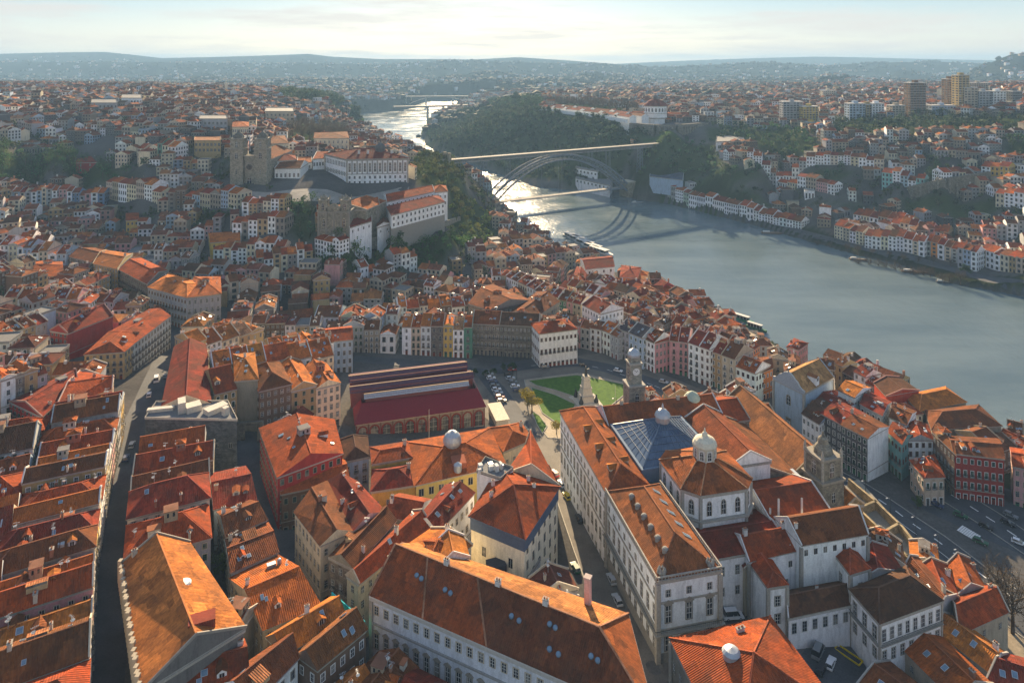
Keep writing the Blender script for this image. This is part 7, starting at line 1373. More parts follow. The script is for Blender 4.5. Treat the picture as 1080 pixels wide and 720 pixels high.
# rows on the near hill (left and centre)
for w_, A, B, n, h, dep, wl in (
 ('terrace with sunlit roofs below the wooded park', (5, 198), (60, 199), 9, 13, 12, ['white', 'pale blue', 'cream', 'grey']), ('row behind the white canopy roofs', (62, 200), (110, 204), 7, 12, 12, ['pink', 'white', 'blue', 'grey']), ('row under the station street', (112, 196), (170, 204), 7, 10, 14, ['cream', 'beige', 'white']),
 ('terrace above the left junction', (0, 258), (70, 268), 8, 13, 14, ['white', 'cream', 'white', 'pale blue']), ('white fronted block row left of the ochre block', (20, 250), (50, 254), 4, 14, 12, ['white', 'white']), ('terrace below the yellow gable', (225, 262), (300, 262), 8, 10, 12, ['white', 'cream', 'white']),
 ('white houses at the foot of the dark church front', (332, 254), (358, 254), 3, 11, 9, ['white', 'white', 'white']), ('terrace stepping up to the dark church front', (262, 275), (330, 262), 8, 11, 12, ['cream', 'granite', 'white', 'ochre']), ('long pale terrace over the wooded bank', (215, 302), (262, 296), 5, 10, 12, ['cream', 'white', 'cream']),
 ('dark bank foot terrace', (380, 285), (440, 278), 7, 9, 11, ['white', 'grey', 'white']), ('terrace of the cathedral quarter', (195, 205), (250, 204), 6, 12, 12, ['granite', 'pale blue', 'beige']), ('sunlit roofs below the cathedral', (255, 215), (300, 212), 6, 10, 11, ['white', 'ochre', 'granite', 'cream']),
 ('houses under the cathedral terrace', (245, 236), (300, 232), 6, 12, 12, ['white', 'granite', 'white', 'ochre']), ('street front by the sunlit corner block', (145, 158), (185, 156), 6, 14, 14, ['cream', 'white', 'cream', 'green'])):
    row(w_, A, B, h, dep, n, wl, RG+['orange', 'terracotta'], (3, 4), group='houses of the old hillside quarter', hj=1.6)
onehouse([(222, 256), (253, 254), (252, 244), (220, 246)], ('h', 13), 'house with a vivid yellow gable and bright orange roof under the cathedral hill', 'yellow', 'orange', 3, 2, 'x', 0, group='houses of the old hillside quarter', seed=700)
onehouse([(133, 233), (146, 232), (146, 224), (133, 225)], ('h', 13), 'house with a plain amber yellow wall next to a white one, left hillside', 'yellow', 'rust red', 3, 2, 'x', 0, group='houses of the old hillside quarter', seed=701)
onehouse([(80, 172), (120, 171), (118, 163), (84, 164)], ('h', 8), 'large crimson curved roofed hall above the wooded park', 'red', 'maroon', 2, 4, 'x', .6, name='hall', cat='hall', group='halls on the hill', seed=702)
for i, (a, b_, c, z, lab) in enumerate(((205, 233, 148, 100, 'sunlit ochre corner block glowing at the top of the station street'), (128, 150, 104, 130, 'bright white slab block on the hill crest'), (96, 124, 109, 126, 'grey slab block left of the bright white one'), (280, 310, 118, 104, 'pale long block below the wooded summit'), (210, 240, 126, 108, 'long block with a shining metal roof'))):
    block('city_block', lab, 'building', ('h', 14, z-6), [(a, c), (b_, c), (b_-1, c-4), (a+1, c-4)], 1, 'x', 0, ['ochre', 'white', 'grey', 'beige', 'grey'][i], 'pale', {0: [rr(z-11, 7, 1.8, 2.4, kind='plain'), rr(z-16, 7, 1.8, 2.4, kind='plain')]}, flat=i != 0, cornice=None)
m = MB(); x, y = E(238.5, 105, 0); m.lathe((x, y), [(2.5, gz(x, y)-3), (2.2, gz(x, y)+22), (1.2, gz(x, y)+26), (0, gz(x, y)+31)], 8, 'paint', (.62, .55, .42)); o = m.build('church_spire'); o['label'] = 'slender pale church spire on the skyline left of the wooded summit'; o['category'] = 'spire'
# ------------------------------------------------ apartment towers on the far side
TW = [(960, 978, 88, 127, 'brown', 'broad brown twin tower block standing alone'), (1000, 1011, 84, 118, 'brown', 'dark brown tower left of the tallest ochre tower'), (1011, 1024, 80, 126, 'ochre', 'tallest ochre brown tower on the right skyline'),
 (1017, 1033, 93, 138, 'beige', 'pale ribbed tower in front of the tallest ochre tower'), (1033, 1048, 97, 128, 'grey', 'grey glass tower between the pale ribbed tower and the white tower'), (1048, 1063, 97, 127, 'white', 'bright white tower on the right skyline'), (1068, 1080, 97, 122, 'dark grey', 'dark slab at the right edge of the skyline'),
 (896, 914, 110, 142, 'pale blue', 'blue striped white tower at the centre of the far hill'), (914, 921, 111, 130, 'ochre', 'narrow ochre tower beside the blue striped tower'), (920, 934, 110, 141, 'white', 'white tower with a dark central stripe'), (941, 956, 112, 136, 'beige', 'beige block right of the white tower with the dark stripe'),
 (826, 848, 108, 130, 'grey', 'grey slab block left of the yellow block on the far hill'), (847, 864, 113, 130, 'yellow', 'yellow block on the far hill'), (868, 882, 96, 107, 'cream', 'cream slab far back on the hazy plateau'), (983, 1010, 112, 128, 'pale blue', 'low pale slab under the brown towers'),
 (1044, 1062, 132, 145, 'ochre', 'ochre low block under the white tower'), (1020, 1048, 88, 100, 'beige', 'stepped beige block behind the pale ribbed tower'), (854, 862, 130, 140, 'yellow', 'small sunlit yellow block at the end of the orange roofed street'), (1066, 1090, 108, 124, 'grey', 'long grey office slab at the right edge')]
for i, (a, b_, t0, b0, wl, lab) in enumerate(TW):
    p, q = E(a, b0, 0, 900), E(b_, b0, 0, 900); Y = (p[1]+q[1])/2; X0, X1 = (a-CX)*Y/F, (b_-CX)*Y/F; g = gz((X0+X1)/2, Y); ze = CH-(t0-HZ)*Y/F; dep = 16
    Q = [(X0, Y), (X1, Y+3), (X1+1, Y+3+dep), (X0+1, Y+dep)]; t = thing('tower_block', lab, 'apartment block', (X0, Y, g), 'apartment blocks on the far plateau'); occupy(Q, 2); w = MB(); wc = jit(WALLC[wl], .08); walls(w, Q, g-12, ze, 'wall', wc); w.build('wall', t)
    m = MB(); m.prism(expand(Q, .4), ze+.02, ze+1.0, 'paint', (.4, .4, .4)); c = lerp(Q[0], Q[2], .5); m.box(c, 6, 5, ze+1, ze+4, 0, 'wall', wc); m.build('roof', t)
    fl = max(int((ze-g)/3.1), 2); cnt = 0
    for k in (0, 3, 1):
        p_, q_ = Q[k], Q[(k+1) % 4]; M, nr, L = side_frame(p_, q_)
        if not faces_cam(p_, q_, .0): continue
        ncol = max(int(L/4.2), 2) if k == 0 else 2; fst = max(1, -(-fl*ncol//60)); me_ = win_mesh('plain', 'dark')
        for f in range(fl):
            z = g+(ze-g)*f/fl+.9
            for j in range(ncol):
                if RND.random() < .06 or cnt > 96: continue
                x0 = lerp(p_, q_, (j+.5)/ncol); Mw = M.copy(); Mw.translation = (*x0, z); inst('window', me_, t, Mw @ Matrix.Diagonal((L/ncol*.5, 1, 1.7, 1))); cnt += 1
    m = MB()
    for f in range(1, fl): z = g+(ze-g)*f/fl; m.bar((Q[0][0], Q[0][1]-.5, z), (Q[1][0], Q[1][1]-.5, z), 1.0, 'paint', jit((.5, .5, .5)), .25)
    m.build('balcony_line', t)
HAZE_D = 1.25e-4; SKY_STR = .08; SUN_STR = 5.0; EXPO = 1.7; SKY_CLOUD = .75
pr_ = road([(700, 213.5), (735, 219.5), (760, 224.5), (800, 234), (850, 247), (900, 259), (950, 269), (1000, 283), (1080, 301), (1200, 330)], 13, 'asphalt', .14, 'promenade'); line_occ(pr_, 34)
# ------------------------------------------------ where trees grow instead of houses
WOODS = [ # polygon px on the ground, trees per 1000 m2, height, colour, bare
 ([(-20, 158), (60, 160), (100, 168), (125, 176), (150, 182), (100, 196), (40, 194), (-20, 190)], 7, 13, (.035, .075, .025), 0),
 ([(330, 272), (380, 264), (430, 254), (470, 246), (505, 250), (515, 262), (470, 278), (420, 283), (370, 290), (330, 290)], 9, 9, (.040, .085, .022), 0),
 ([(302, 216), (330, 212), (334, 252), (318, 258), (302, 240)], 10, 10, (.03, .06, .025), 0),
 ([(476, 168), (500, 168), (545, 188), (600, 198), (650, 198), (668, 160), (690, 142), (664, 132), (620, 124), (568, 116), (520, 112), (490, 116), (462, 130), (448, 143), (454, 152)], 9, 8, (.035, .055, .028), 0),
 ([(505, 108), (540, 104), (575, 109), (568, 116), (520, 113)], 6, 12, (.03, .055, .025), 0),
 ([(575, 108), (620, 110), (676, 116), (672, 121), (620, 115), (575, 112)], 7, 14, (.075, .06, .045), 1),
 ([(290, 104), (325, 99), (350, 100), (365, 107), (330, 108), (300, 110)], 5, 14, (.03, .05, .025), 0),
 ([(300, 150), (330, 152), (365, 150), (368, 140), (345, 132), (318, 130), (305, 140)], 5, 12, (.09, .07, .045), 1),
 ([(368, 130), (380, 122), (420, 112), (430, 112), (420, 118), (380, 134)], 4, 10, (.04, .06, .035), 0),
 ([(432, 176), (480, 170), (492, 205), (500, 226), (488, 238), (476, 222), (470, 200), (440, 196)], 7, 7, (.06, .075, .022), 0),
 ([(784, 146), (795, 138), (830, 134), (850, 142), (868, 154), (855, 160), (800, 158)], 4, 9, (.035, .065, .025), 0),
 ([(676, 152), (690, 153), (750, 151), (765, 172), (725, 190), (680, 198), (668, 182)], 5, 8, (.05, .085, .04), 0),
 ([(745, 133), (790, 133), (800, 142), (780, 148), (745, 148)], 4, 8, (.03, .055, .025), 0),
 ([(790, 178), (870, 176), (905, 184), (880, 196), (830, 198), (790, 192), (755, 200), (740, 195), (750, 180)], 4, 9, (.03, .055, .028), 0),
 ([(740, 205), (800, 204), (870, 212), (940, 212), (960, 216), (900, 222), (840, 218), (780, 212)], 2.5, 6, (.04, .055, .03), 0),
 ([(880, 128), (960, 128), (960, 143), (880, 145)], 4, 8, (.035, .055, .028), 0), ([(1000, 124), (1085, 124), (1085, 139), (1000, 139)], 4, 8, (.035, .055, .028), 0),
 ([(975, 178), (990, 172), (998, 185), (990, 196), (975, 192)], 7, 10, (.025, .055, .025), 0),
 ([(950, 205), (1050, 206), (1060, 222), (1000, 232), (950, 222)], 3, 7, (.04, .055, .03), 0),
 ([(1060, 150), (1100, 148), (1100, 165), (1060, 165)], 4, 10, (.03, .06, .03), 0), ([(940, 118), (1000, 122), (1010, 140), (960, 140)], 2.5, 10, (.04, .06, .035), 0),
 ([(470, 215), (497, 205), (512, 222), (520, 236), (525, 262), (505, 262), (480, 250)], 11, 5, (.10, .13, .03), 0),
 ([(380, 268), (400, 262), (420, 262), (400, 282)], 6, 9, (.10, .12, .03), 0)]
WP = []
for px, dn_, h, c, bare in WOODS: P_ = GP(*px); WP.append((P_, dn_, h, c, bare))
WOODMASK = [np.array(w[0]) for w in WP]
for w in WP: occupy(w[0])
# the river itself
ii, jj = np.meshgrid(np.arange(OCC.shape[1]), np.arange(OCC.shape[0]))
for j0 in range(0, OCC.shape[0], 200):
    X = OX0+(np.arange(OCC.shape[1])+.5)*OC; Y = OY0+(np.arange(j0, min(j0+200, OCC.shape[0]))+.5)*OC; XX, YY = np.meshgrid(X[::4], Y[::4])
    m_ = poly_sd(RIVER, XX, YY) > -5.0; OCC[j0:j0+len(Y)] |= np.kron(m_, np.ones((4, 4), bool))[:len(Y), :OCC.shape[1]]
# ------------------------------------------------ infill of the remaining quarters
def infill():
    r = random.Random(5); seeds = []
    Y = 150.0
    while Y < 2600:
        R_ = 34+Y*.075; X = -Y*1.0-80
        while X < Y*1.0+120: seeds.append((X+r.uniform(-.35, .35)*R_, Y+r.uniform(-.35, .35)*R_, R_, r.uniform(-.5, .5)+(math.pi/2 if r.random() < .18 else 0))); X += R_
        Y += R_*.9
    S = np.array([(s_[0], s_[1]) for s_ in seeds]); n = 0
    for si, (sx, sy, R_, ang) in enumerate(seeds):
        px = CX+F*sx/sy
        if px < -120 or px > 1200: continue
        ca, sa = math.cos(ang), math.sin(ang); far = min(max((sy-500)/1200, 0), 1); dep = 11+5*far; st = 4.5+3*far; W0 = 7.2+5*far; per = 2*dep+st+2
        v = -R_*1.1; k = 0
        while v < R_*1.1:
            for side in (0, 1):
                u = -R_*1.1+r.uniform(0, 5); vv = v+(st/2 if side == 0 else st/2+dep+1)
                while u < R_*1.1:
                    w = W0*r.uniform(.7, 1.45)
                    if r.random() < (.05+.10*far): u += w*.8; continue
                    D = dep*r.uniform(.8, 1.0); q = [(u, vv), (u+w, vv), (u+w, vv+D), (u, vv+D)]; Q = [(sx+a*ca-b_*sa, sy+a*sa+b_*ca) for a, b_ in q]; u += w+.05; ja = r.uniform(-.05, .05); m0 = (u, vv); Q = [(a+(b_-Q[0][1])*-ja, b_+(a-Q[0][0])*ja) for a, b_ in Q]
                    c = (sum(p[0] for p in Q)/4, sum(p[1] for p in Q)/4)
                    if c[1] < 130 or c[1] > 2500: continue
                    d2 = (S[:, 0]-c[0])**2+(S[:, 1]-c[1])**2
                    if d2.argmin() != si: continue
                    p_ = CX+F*c[0]/c[1]
                    if p_ < -40 or p_ > 1120: continue
                    if r.random() < max(0, (c[1]-1100)/2300): continue
                    if not is_free(Q): continue
                    z = [gz(*p) for p in Q]
                    if max(z)-min(z) > (7.5 if c[1] < 700 else 12): continue
                    occupy(Q, -.2); fl = r.choice([2, 3, 3, 4, 4] if c[1] < 600 else [1, 2, 2, 2, 3, 3, 4]); 
                    wl = r.choice(['white', 'grey', 'cream', 'beige', 'grey', 'granite', 'white', 'ochre', 'pink', 'pale blue', 'brown', 'cream'] if c[1] < 600 else ['white', 'grey', 'granite', 'cream', 'beige', 'grey', 'white', 'pale blue', 'brown', 'beige', 'dark grey', 'granite'])
                    rf = r.choice(['rust red', 'brown', 'maroon', 'brown', 'terracotta', 'rust red', 'dark brown', 'orange']); big = r.random() < .04+.08*far
                    s_ = spec(Q, 3.0*fl+r.uniform(-.6, 2.4)+(6*far*r.random() if big else 0), fl, wl, rf, None, None, r.randrange(10**6), axis='x' if r.random() < .72 else 'y', hip=1 if r.random() < .3*(1+far) else 0, sides=(0, 1, 2, 3) if r.random() < .5 else (0, 2), flat=(r.random() < .06+.22*far)); n += 1
            v += per
    return n
for px in ([(85, 376), (150, 373), (150, 440), (119, 440), (119, 410), (85, 406)], [(658, 131), (752, 131), (752, 151), (690, 153), (658, 140)], [(300, 190), (340, 176), (366, 190), (432, 188), (445, 203), (380, 207), (300, 213)],): occupy(GP(*px))
occupy([Pz(a, b_, 20) for a, b_ in ((815, 662), (940, 655), (1000, 800), (840, 830))])
NI = infill()
# ------------------------------------------------ which houses are individuals, and what each is called
def zone(px, py):
    Z = [(0, 130, 420, 730, 'beyond the long dark street'), (130, 420, 430, 730, 'between the two narrow streets'), (0, 60, 330, 430, 'at the left edge by the netting'), (60, 200, 290, 340, 'by the wide left junction'), (0, 130, 240, 330, 'above the left junction'), (130, 260, 240, 345, 'uphill of the slate grey block'),
     (260, 420, 265, 345, 'below the wooded bank'), (420, 540, 255, 335, 'between the bank and the garden terrace'), (500, 620, 200, 310, 'near the cruise boats'), (540, 800, 200, 420, 'in the riverside quarter'), (800, 1100, 340, 560, 'near the river warehouses'), (0, 200, 190, 245, 'on the left slope under the park'), (200, 340, 195, 270, 'under the cathedral'), (650, 1100, 150, 340, 'on the far bank'), (0, 340, 70, 195, 'on the city crest')]
    for a, b_, c, d, s_ in Z:
        if a <= px < b_ and c <= py < d: return s_
    return 'in the middle of the city' if px < 540 else 'on the right side of the river'
FORCED_MAX = 300
for s_ in SPECS:
    px, py = s_['px']; s_['size'] = s_['hpx']*(3 if s_.get('label') else 1)*(1 if -10 < px < 1090 and 60 < py < 735 else .05)
SPECS.sort(key=lambda s_: -s_['size']); IND = [s_ for s_ in SPECS[:FORCED_MAX]]; REST = SPECS[FORCED_MAX:]
keys = {}
for s_ in IND:
    if s_.get('label'): continue
    if not s_['where']: s_['where'] = zone(*s_['px'])
    keys.setdefault((s_['where'], s_['wall'], s_['floors']), []).append(s_)
for (wh, wl, fl), L in keys.items():
    L.sort(key=lambda s_: s_['px'][0] if s_.get('order') != 'near' else -s_['px'][1])
    near = L[0].get('order') == 'near'
    for i, s_ in enumerate(L):
        prep = '' if wh.startswith(('beyond', 'between', 'at ', 'by ', 'above', 'uphill', 'below', 'near', 'in the', 'on the', 'under', 'second street')) else 'in the '
        if near and not wh.startswith('far'): prep = 'on the ' if wh.startswith(('left side', 'right side')) else 'in the '
        o_ = ('' if len(L) == 1 else (ORD[min(i, len(ORD)-1)] if not near else ORD[min(i, len(ORD)-1)].replace('leftmost', 'nearest').replace(' from left', ' from camera'))+' ')
        lab = f"{wl} {NUM[fl]}-storey townhouse, {o_}{prep}{wh}" if len(L) > 1 else f"only {wl} {NUM[fl]}-storey townhouse {prep}{wh}"
        w_ = lab.split()
        if len(w_) > 16: lab = ' '.join(w_[:16])
        s_['label'] = lab
        s_['group'] = s_['group'] or 'townhouses of the old city'
for s_ in IND: emit(s_, True)
for s_ in REST: emit(s_, False)
o = STUFF.build('distant_houses', org=(0, 0, 0)); o['kind'] = 'stuff'; o['label'] = 'dense mass of smaller tiled houses covering the far hills and back streets'; o['category'] = 'houses'
print('houses', len(IND), 'rest', len(REST), 'faces', len(STUFF.f))
# ------------------------------------------------ trees
def leaves(mb, c, rx, rz, n, size, col, r, sh=.35):
    for _ in range(n):
        while True:
            x, y, z = r.uniform(-1, 1), r.uniform(-1, 1), r.uniform(-1, 1); d = x*x+y*y+z*z
            if d < 1 and (d > .25 or r.random() < .3): break
        p = Vector((c[0]+x*rx, c[1]+y*rx, c[2]+z*rz)); a = Vector((r.gauss(0, 1), r.gauss(0, 1), r.gauss(0, 1))).normalized(); b_ = a.orthogonal().normalized(); e = a.cross(b_); s_ = size*r.uniform(.6, 1.3); b_ *= s_; e *= s_*r.uniform(.5, 1)
        k = r.uniform(.65, 1.4); mb.face([p-b_, p+e, p+b_, p-e], 'leaf', (col[0]*k, col[1]*k, col[2]*k))
def tree_meshes(h, col, seed, bare=0, n=900, size=.28):
    r = random.Random(seed); tr = MB(); cr = MB()
    tr.lathe((0, 0), [(.03*h+.05, -1), (.022*h+.04, h*.2), (.014*h+.03, h*.45), (.005*h, h*.8)], 7, 'bark')
    lobes = []
    for k in range(9 if not bare else 16):
        a, e, l = r.uniform(0, 6.28), r.uniform(.35, 1.2), h*r.uniform(.25, .42); z0 = h*r.uniform(.25, .5); q = (math.cos(a)*math.cos(e)*l, math.sin(a)*math.cos(e)*l, z0+math.sin(e)*l); tr.bar((0, 0, z0), q, .012*h, 'bark')
        lobes.append(q)
        if bare:
            for _ in range(9): d = (q[0]+r.uniform(-.14, .14)*h, q[1]+r.uniform(-.14, .14)*h, q[2]+r.uniform(.02, .2)*h); tr.bar(q, d, .004*h, 'bark'); [tr.bar(d, (d[0]+r.uniform(-.07, .07)*h, d[1]+r.uniform(-.07, .07)*h, d[2]+r.uniform(0, .1)*h), .0022*h, 'bark') for _ in range(3)]
    for q in lobes+[(0, 0, h*.8)]: leaves(cr, q, h*r.uniform(.13, .2), h*r.uniform(.10, .15), n//10, size, col, r)
    return tr.mesh('tree_trunk'), cr.mesh('tree_crown')
TKIND = {'broad': tree_meshes(9, (.06, .10, .02), 1), 'yellow': tree_meshes(9, (.24, .20, .03), 2), 'dark': tree_meshes(10, (.03, .06, .02), 3, 0, 700, .4), 'bare': tree_meshes(12, (.13, .09, .05), 4, 1, 500, .12), 'olive': tree_meshes(8, (.09, .11, .03), 5)}
def tree(px, py, kind, s_, label, group=None):
    x, y = E(px, py, 0); z = gz(x, y); t = thing('tree', label, 'tree', (x, y, z), group)
    for nm, me in zip(('trunk', 'crown'), TKIND[kind]):
        if len(me.polygons): put(nm, me, t, x, y, z, RND.uniform(0, 6), (s_, s_, s_))
for px, py, k, s_, lab in [(556, 428, 'yellow', 1.0, 'yellow green tree at the left corner of the garden lawn'), (561, 436, 'yellow', 1.15, 'larger yellow green tree just below the corner one in the garden'), (587, 458, 'yellow', .7, 'small yellow green shrub-like tree at the near tip of the lawn'), (235, 612, 'olive', 1.0, 'olive green tree in the small yard beside the orange hall'),
   (1068, 668, 'bare', 1.5, 'large bare brown tree at the right edge by the sandy slope'), (1052, 640, 'bare', 1.1, 'smaller bare brown tree left of the large one at the right edge'), (463, 341, 'broad', .9, 'round green tree behind the narrow garden houses'), (474, 338, 'broad', .7, 'low green tree right of the round one behind the garden houses'), (480, 335, 'dark', .6, 'dark small tree behind the yellow garden house'),
   (12, 478, 'yellow', .9, 'yellow lit tree in a courtyard at the left edge'), (534, 108, 'dark', 1.6, 'slim dark tree on the ridge left of the tallest one'), (543, 109, 'dark', 2.6, 'tallest dark tree crowning the ridge above the river'), (547, 109, 'dark', 1.8, 'dark tree leaning beside the tallest one on the ridge'), (1018, 292, 'dark', 1.0, 'dark tree on the promenade by the tall waterfront houses'), (968, 536, 'broad', .55, 'small roadside tree near the ochre cottage'), (1012, 700, 'olive', .5, 'small bush tree between sheds at lower right')]:
    tree(px, py, k, s_, lab)
r = random.Random(9)
for i, (a, b_, n, k, s_, g, w_) in enumerate([((905, 283), (1012, 302), 12, 'bare', .8, 'bare trees on the far promenade', 'bare promenade tree on the far bank'), ((860, 262), (1000, 282), 10, 'bare', .6, 'young street trees of the far bank', 'young bare street tree in front of the far waterfront houses'), ((500, 398), (540, 392), 5, 'dark', .45, 'small trees by the parking rows', 'small dark tree beside the parked cars near the market'), ((310, 146), (362, 150), 8, 'bare', 1.5, 'tall bare trees behind the bishop palace', 'tall bare tree behind the bishop palace')]):
    for j in range(n):
        p = lerp(a, b_, (j+r.uniform(-.2, .2))/max(n-1, 1)); tree(p[0], p[1]+r.uniform(-1.5, 1.5), k, s_*r.uniform(.8, 1.25), f"{w_}, {ORD[j]}", g)
wm = MB(); r = random.Random(21); nt_ = 0
for P_, dn_, h, c, bare in WP:
    A = abs(area2(P_))/2; n = min(int(A*dn_/1000*2.3), 3200); P = np.array(P_); x0, y0 = P.min(0); x1, y1 = P.max(0); k = 0; tries = 0
    while k < n and tries < n*20:
        tries += 1; x, y = r.uniform(x0, x1), r.uniform(y0, y1)
        if poly_sd(P, np.array([x]), np.array([y]))[0] < 1: continue
        z = gz(x, y)
        if z < 2.5: continue
        k += 1; hh = h*r.uniform(.5, 1.4); kk = r.uniform(.7, 2.0); cc = (c[0]*kk*r.uniform(.8, 1.3), c[1]*kk, c[2]*kk); near = y < 700
        if bare:
            wm.bar((x, y, z), (x, y, z+hh*.6), .35, 'bark')
            for _ in range(7): a = r.uniform(0, 6.3); wm.bar((x, y, z+hh*.4), (x+math.cos(a)*hh*.3, y+math.sin(a)*hh*.3, z+hh*r.uniform(.7, 1)), .22, 'bark')
            leaves(wm, (x, y, z+hh*.7), hh*.36, hh*.3, 40, .45, cc, r)
        else:
            wm.bar((x, y, z-.5), (x, y, z+hh*.6), .3, 'bark'); nl = 80 if near else 34; sz = .55 if near else 1.05
            for q in range(3): leaves(wm, (x+r.uniform(-.2, .2)*hh, y+r.uniform(-.2, .2)*hh, z+hh*r.uniform(.4, .75)), hh*r.uniform(.2, .34), hh*r.uniform(.2, .3), nl//2, sz, cc, r)
for _ in range(42000):
    Y = 340*math.exp(r.random()*1.75); X = (r.uniform(-40, 1120)-CX)/F*Y; j, i = int((Y-OY0)/OC), int((X-OX0)/OC)
    if not (2 < j < OCC.shape[0]-3 and 2 < i < OCC.shape[1]-3) or OCC[j-2:j+3, i-2:i+3].any(): continue
    z = gz(X, Y); hh = r.uniform(3.5, 9); kk = r.uniform(.7, 1.9); cc = (.038*kk*r.uniform(.8, 1.6), .06*kk, .024*kk)
    if z < 3.4: continue
    wm.bar((X, Y, z-.5), (X, Y, z+hh*.5), .25, 'bark')
    for q in range(2): leaves(wm, (X+r.uniform(-.25, .25)*hh, Y+r.uniform(-.25, .25)*hh, z+hh*r.uniform(.35, .7)), hh*r.uniform(.25, .45), hh*r.uniform(.2, .35), 10, .5+Y/1900, cc, r)
o = wm.build('wooded_slopes', org=(0, 0, 0)); o['kind'] = 'stuff'; o['label'] = 'woods and scrub covering the steep banks and hill edges'; o['category'] = 'woods'
print('woods faces', len(wm.f))
# far countryside: scattered villages and copses
fc = MB(); fh_ = MB(); r = random.Random(31)
for _ in range(5200):
    Y = 1500*math.exp(r.random()*1.45); X = (r.uniform(-60, 1140)-CX)/F*Y
    if Y < 2450 and r.random() < .5: continue
    z = gz(X, Y)
    if z < 4: continue
    cl = fbm(np.array([[X]]), np.array([[Y]]), 900, 3, 8)[0, 0]
    if r.random() < .5+cl*.9 and Y > 1700:
        w, d, h = r.uniform(8, 22), r.uniform(8, 16), r.uniform(5, 13); Q = rect((X, Y), w, d, r.uniform(-.6, .6)); wc = jit(WALLC[r.choice(['white', 'white', 'cream', 'grey', 'beige'])], .1, r); walls(fh_, Q, z-6, z+h, 'wall', wc, False); Roof(Q, z+h, 2.5, 'x', 1).add(fh_, jit(TILE[r.choice(['rust red', 'terracotta', 'brown'])], .2, r), cap=False)
    else:
        hh = r.uniform(9, 18); kk = r.uniform(.7, 1.3)
        for q in range(r.choice([2, 4, 7])):
            x, y = X+r.uniform(-28, 28), Y+r.uniform(-28, 28); fc.blob((x, y, gz(x, y)+hh*.2), hh*r.uniform(.5, 1.0), (.016*kk, .024*kk, .015*kk), 'leaf', r)
o = fh_.build('distant_villages', org=(0, 0, 0)); o['kind'] = 'stuff'; o['label'] = 'scattered village houses on the hazy plain'; o['category'] = 'houses'
o = fc.build('distant_copses', org=(0, 0, 0)); o['kind'] = 'stuff'; o['label'] = 'copses and hedgerows dotting the hazy plain'; o['category'] = 'woods'
# ------------------------------------------------ vehicles, boats, lamps
def car_parts(col, van=False):
    L, W, H1, H2 = (5.4, 2.0, 1.15, 2.3) if van else (4.3, 1.76, .85, 1.45); b = MB()
    pr = [(-L/2, .35), (-L/2, .8), (-L/2+.1, H1), (L/2-.25, H1*.92), (L/2, .72), (L/2, .35)]
    def side(prof, w0, w1, mb, mat, c):
        n = len(prof)
        for i in range(n):
            j = (i+1) % n; (x0, z0), (x1, z1) = prof[i], prof[j]; wa, wb = w0(z0), w0(z1); mb.face([(x0, -wa, z0), (x0, wa, z0), (x1, wb, z1), (x1, -wb, z1)], mat, c)
        mb.face([(x, -w0(z), z) for x, z in prof][::-1], mat, c); mb.face([(x, w0(z), z) for x, z in prof], mat, c)
    side(pr, lambda z: W/2-.05*(z > .7), None, b, 'car', col)
    g = MB(); cb = [(-L/2+.15, H1), (-L/2+.35, H2-.12), (-L/2+.6, H2), (L/2-1.7 if van else L/2-2.0, H2), (L/2-1.0 if van else L/2-1.25, H1)]
    side([(x*.985, z) for x, z in cb], lambda z: W/2-.08-(z-H1)*.28*(0 if van else 1), None, g, 'glass', col)
    rf = MB(); rf.prism([(-L/2+.5, -W/2+.2), (L/2-(1.7 if van else 2.05), -W/2+.2), (L/2-(1.7 if van else 2.05), W/2-.2), (-L/2+.5, W/2-.2)], H2-.04, H2+.03, 'car', col)
    for x in (-L/2+.45, -.25, L/2-(1.75 if van else 2.0)):
        for s_ in (-1, 1): rf.bar((x, s_*(W/2-.09), H1), (x+(.1 if x < 0 else -.05), s_*(W/2-.2), H2), .09, 'car', col)
    wh = MB()
    for k in range(12): a0, a1 = k*math.pi/6, (k+1)*math.pi/6; wh.face([(.32*math.cos(a0), -.1, .32*math.sin(a0)), (.32*math.cos(a1), -.1, .32*math.sin(a1)), (.32*math.cos(a1), .1, .32*math.sin(a1)), (.32*math.cos(a0), .1, .32*math.sin(a0))], 'rubber')
    for y in (-.1, .1): wh.face([(.32*math.cos(k*math.pi/6), y, .32*math.sin(k*math.pi/6)) for k in range(12)], 'rubber'); wh.face([(.19*math.cos(k*math.pi/6), y*1.1, .19*math.sin(k*math.pi/6)) for k in range(12)], 'metal_sheet')
    return b.mesh('car_body'), g.mesh('car_glass'), rf.mesh('car_roof'), wh.mesh('car_wheel'), L, W
CARM = {}
def car(px, py, ang, col, label, group='cars parked and driving in the streets', van=False, name='car'):
    key = (col, van); 
    if key not in CARM: CARM[key] = car_parts({'silver': (.42, .44, .46), 'white': (.7, .7, .7), 'dark blue': (.03, .05, .12), 'black': (.02, .02, .025), 'dark green': (.02, .10, .05), 'red': (.35, .03, .03), 'grey': (.18, .19, .2), 'yellow': (.6, .45, .03), 'orange': (.5, .2, .03)}[col], van)
    b, g, rf, wh, L, W = CARM[key]; x, y = E(px, py, 0); z = gz(x, y)+.2; t = thing('van' if van else name, label, 'van' if van else 'car', (x, y, z), group)
    put('body', b, t, x, y, z, ang); put('windows', g, t, x, y, z, ang); put('roof', rf, t, x, y, z, ang)
    for dx in (-L*.3, L*.31):
        for dy in (-W/2+.08, W/2-.08): c, s_ = math.cos(ang), math.sin(ang); put('wheel', wh, t, x+dx*c-dy*s_, y+dx*s_+dy*c, z+.32, ang)
up = math.radians(103)
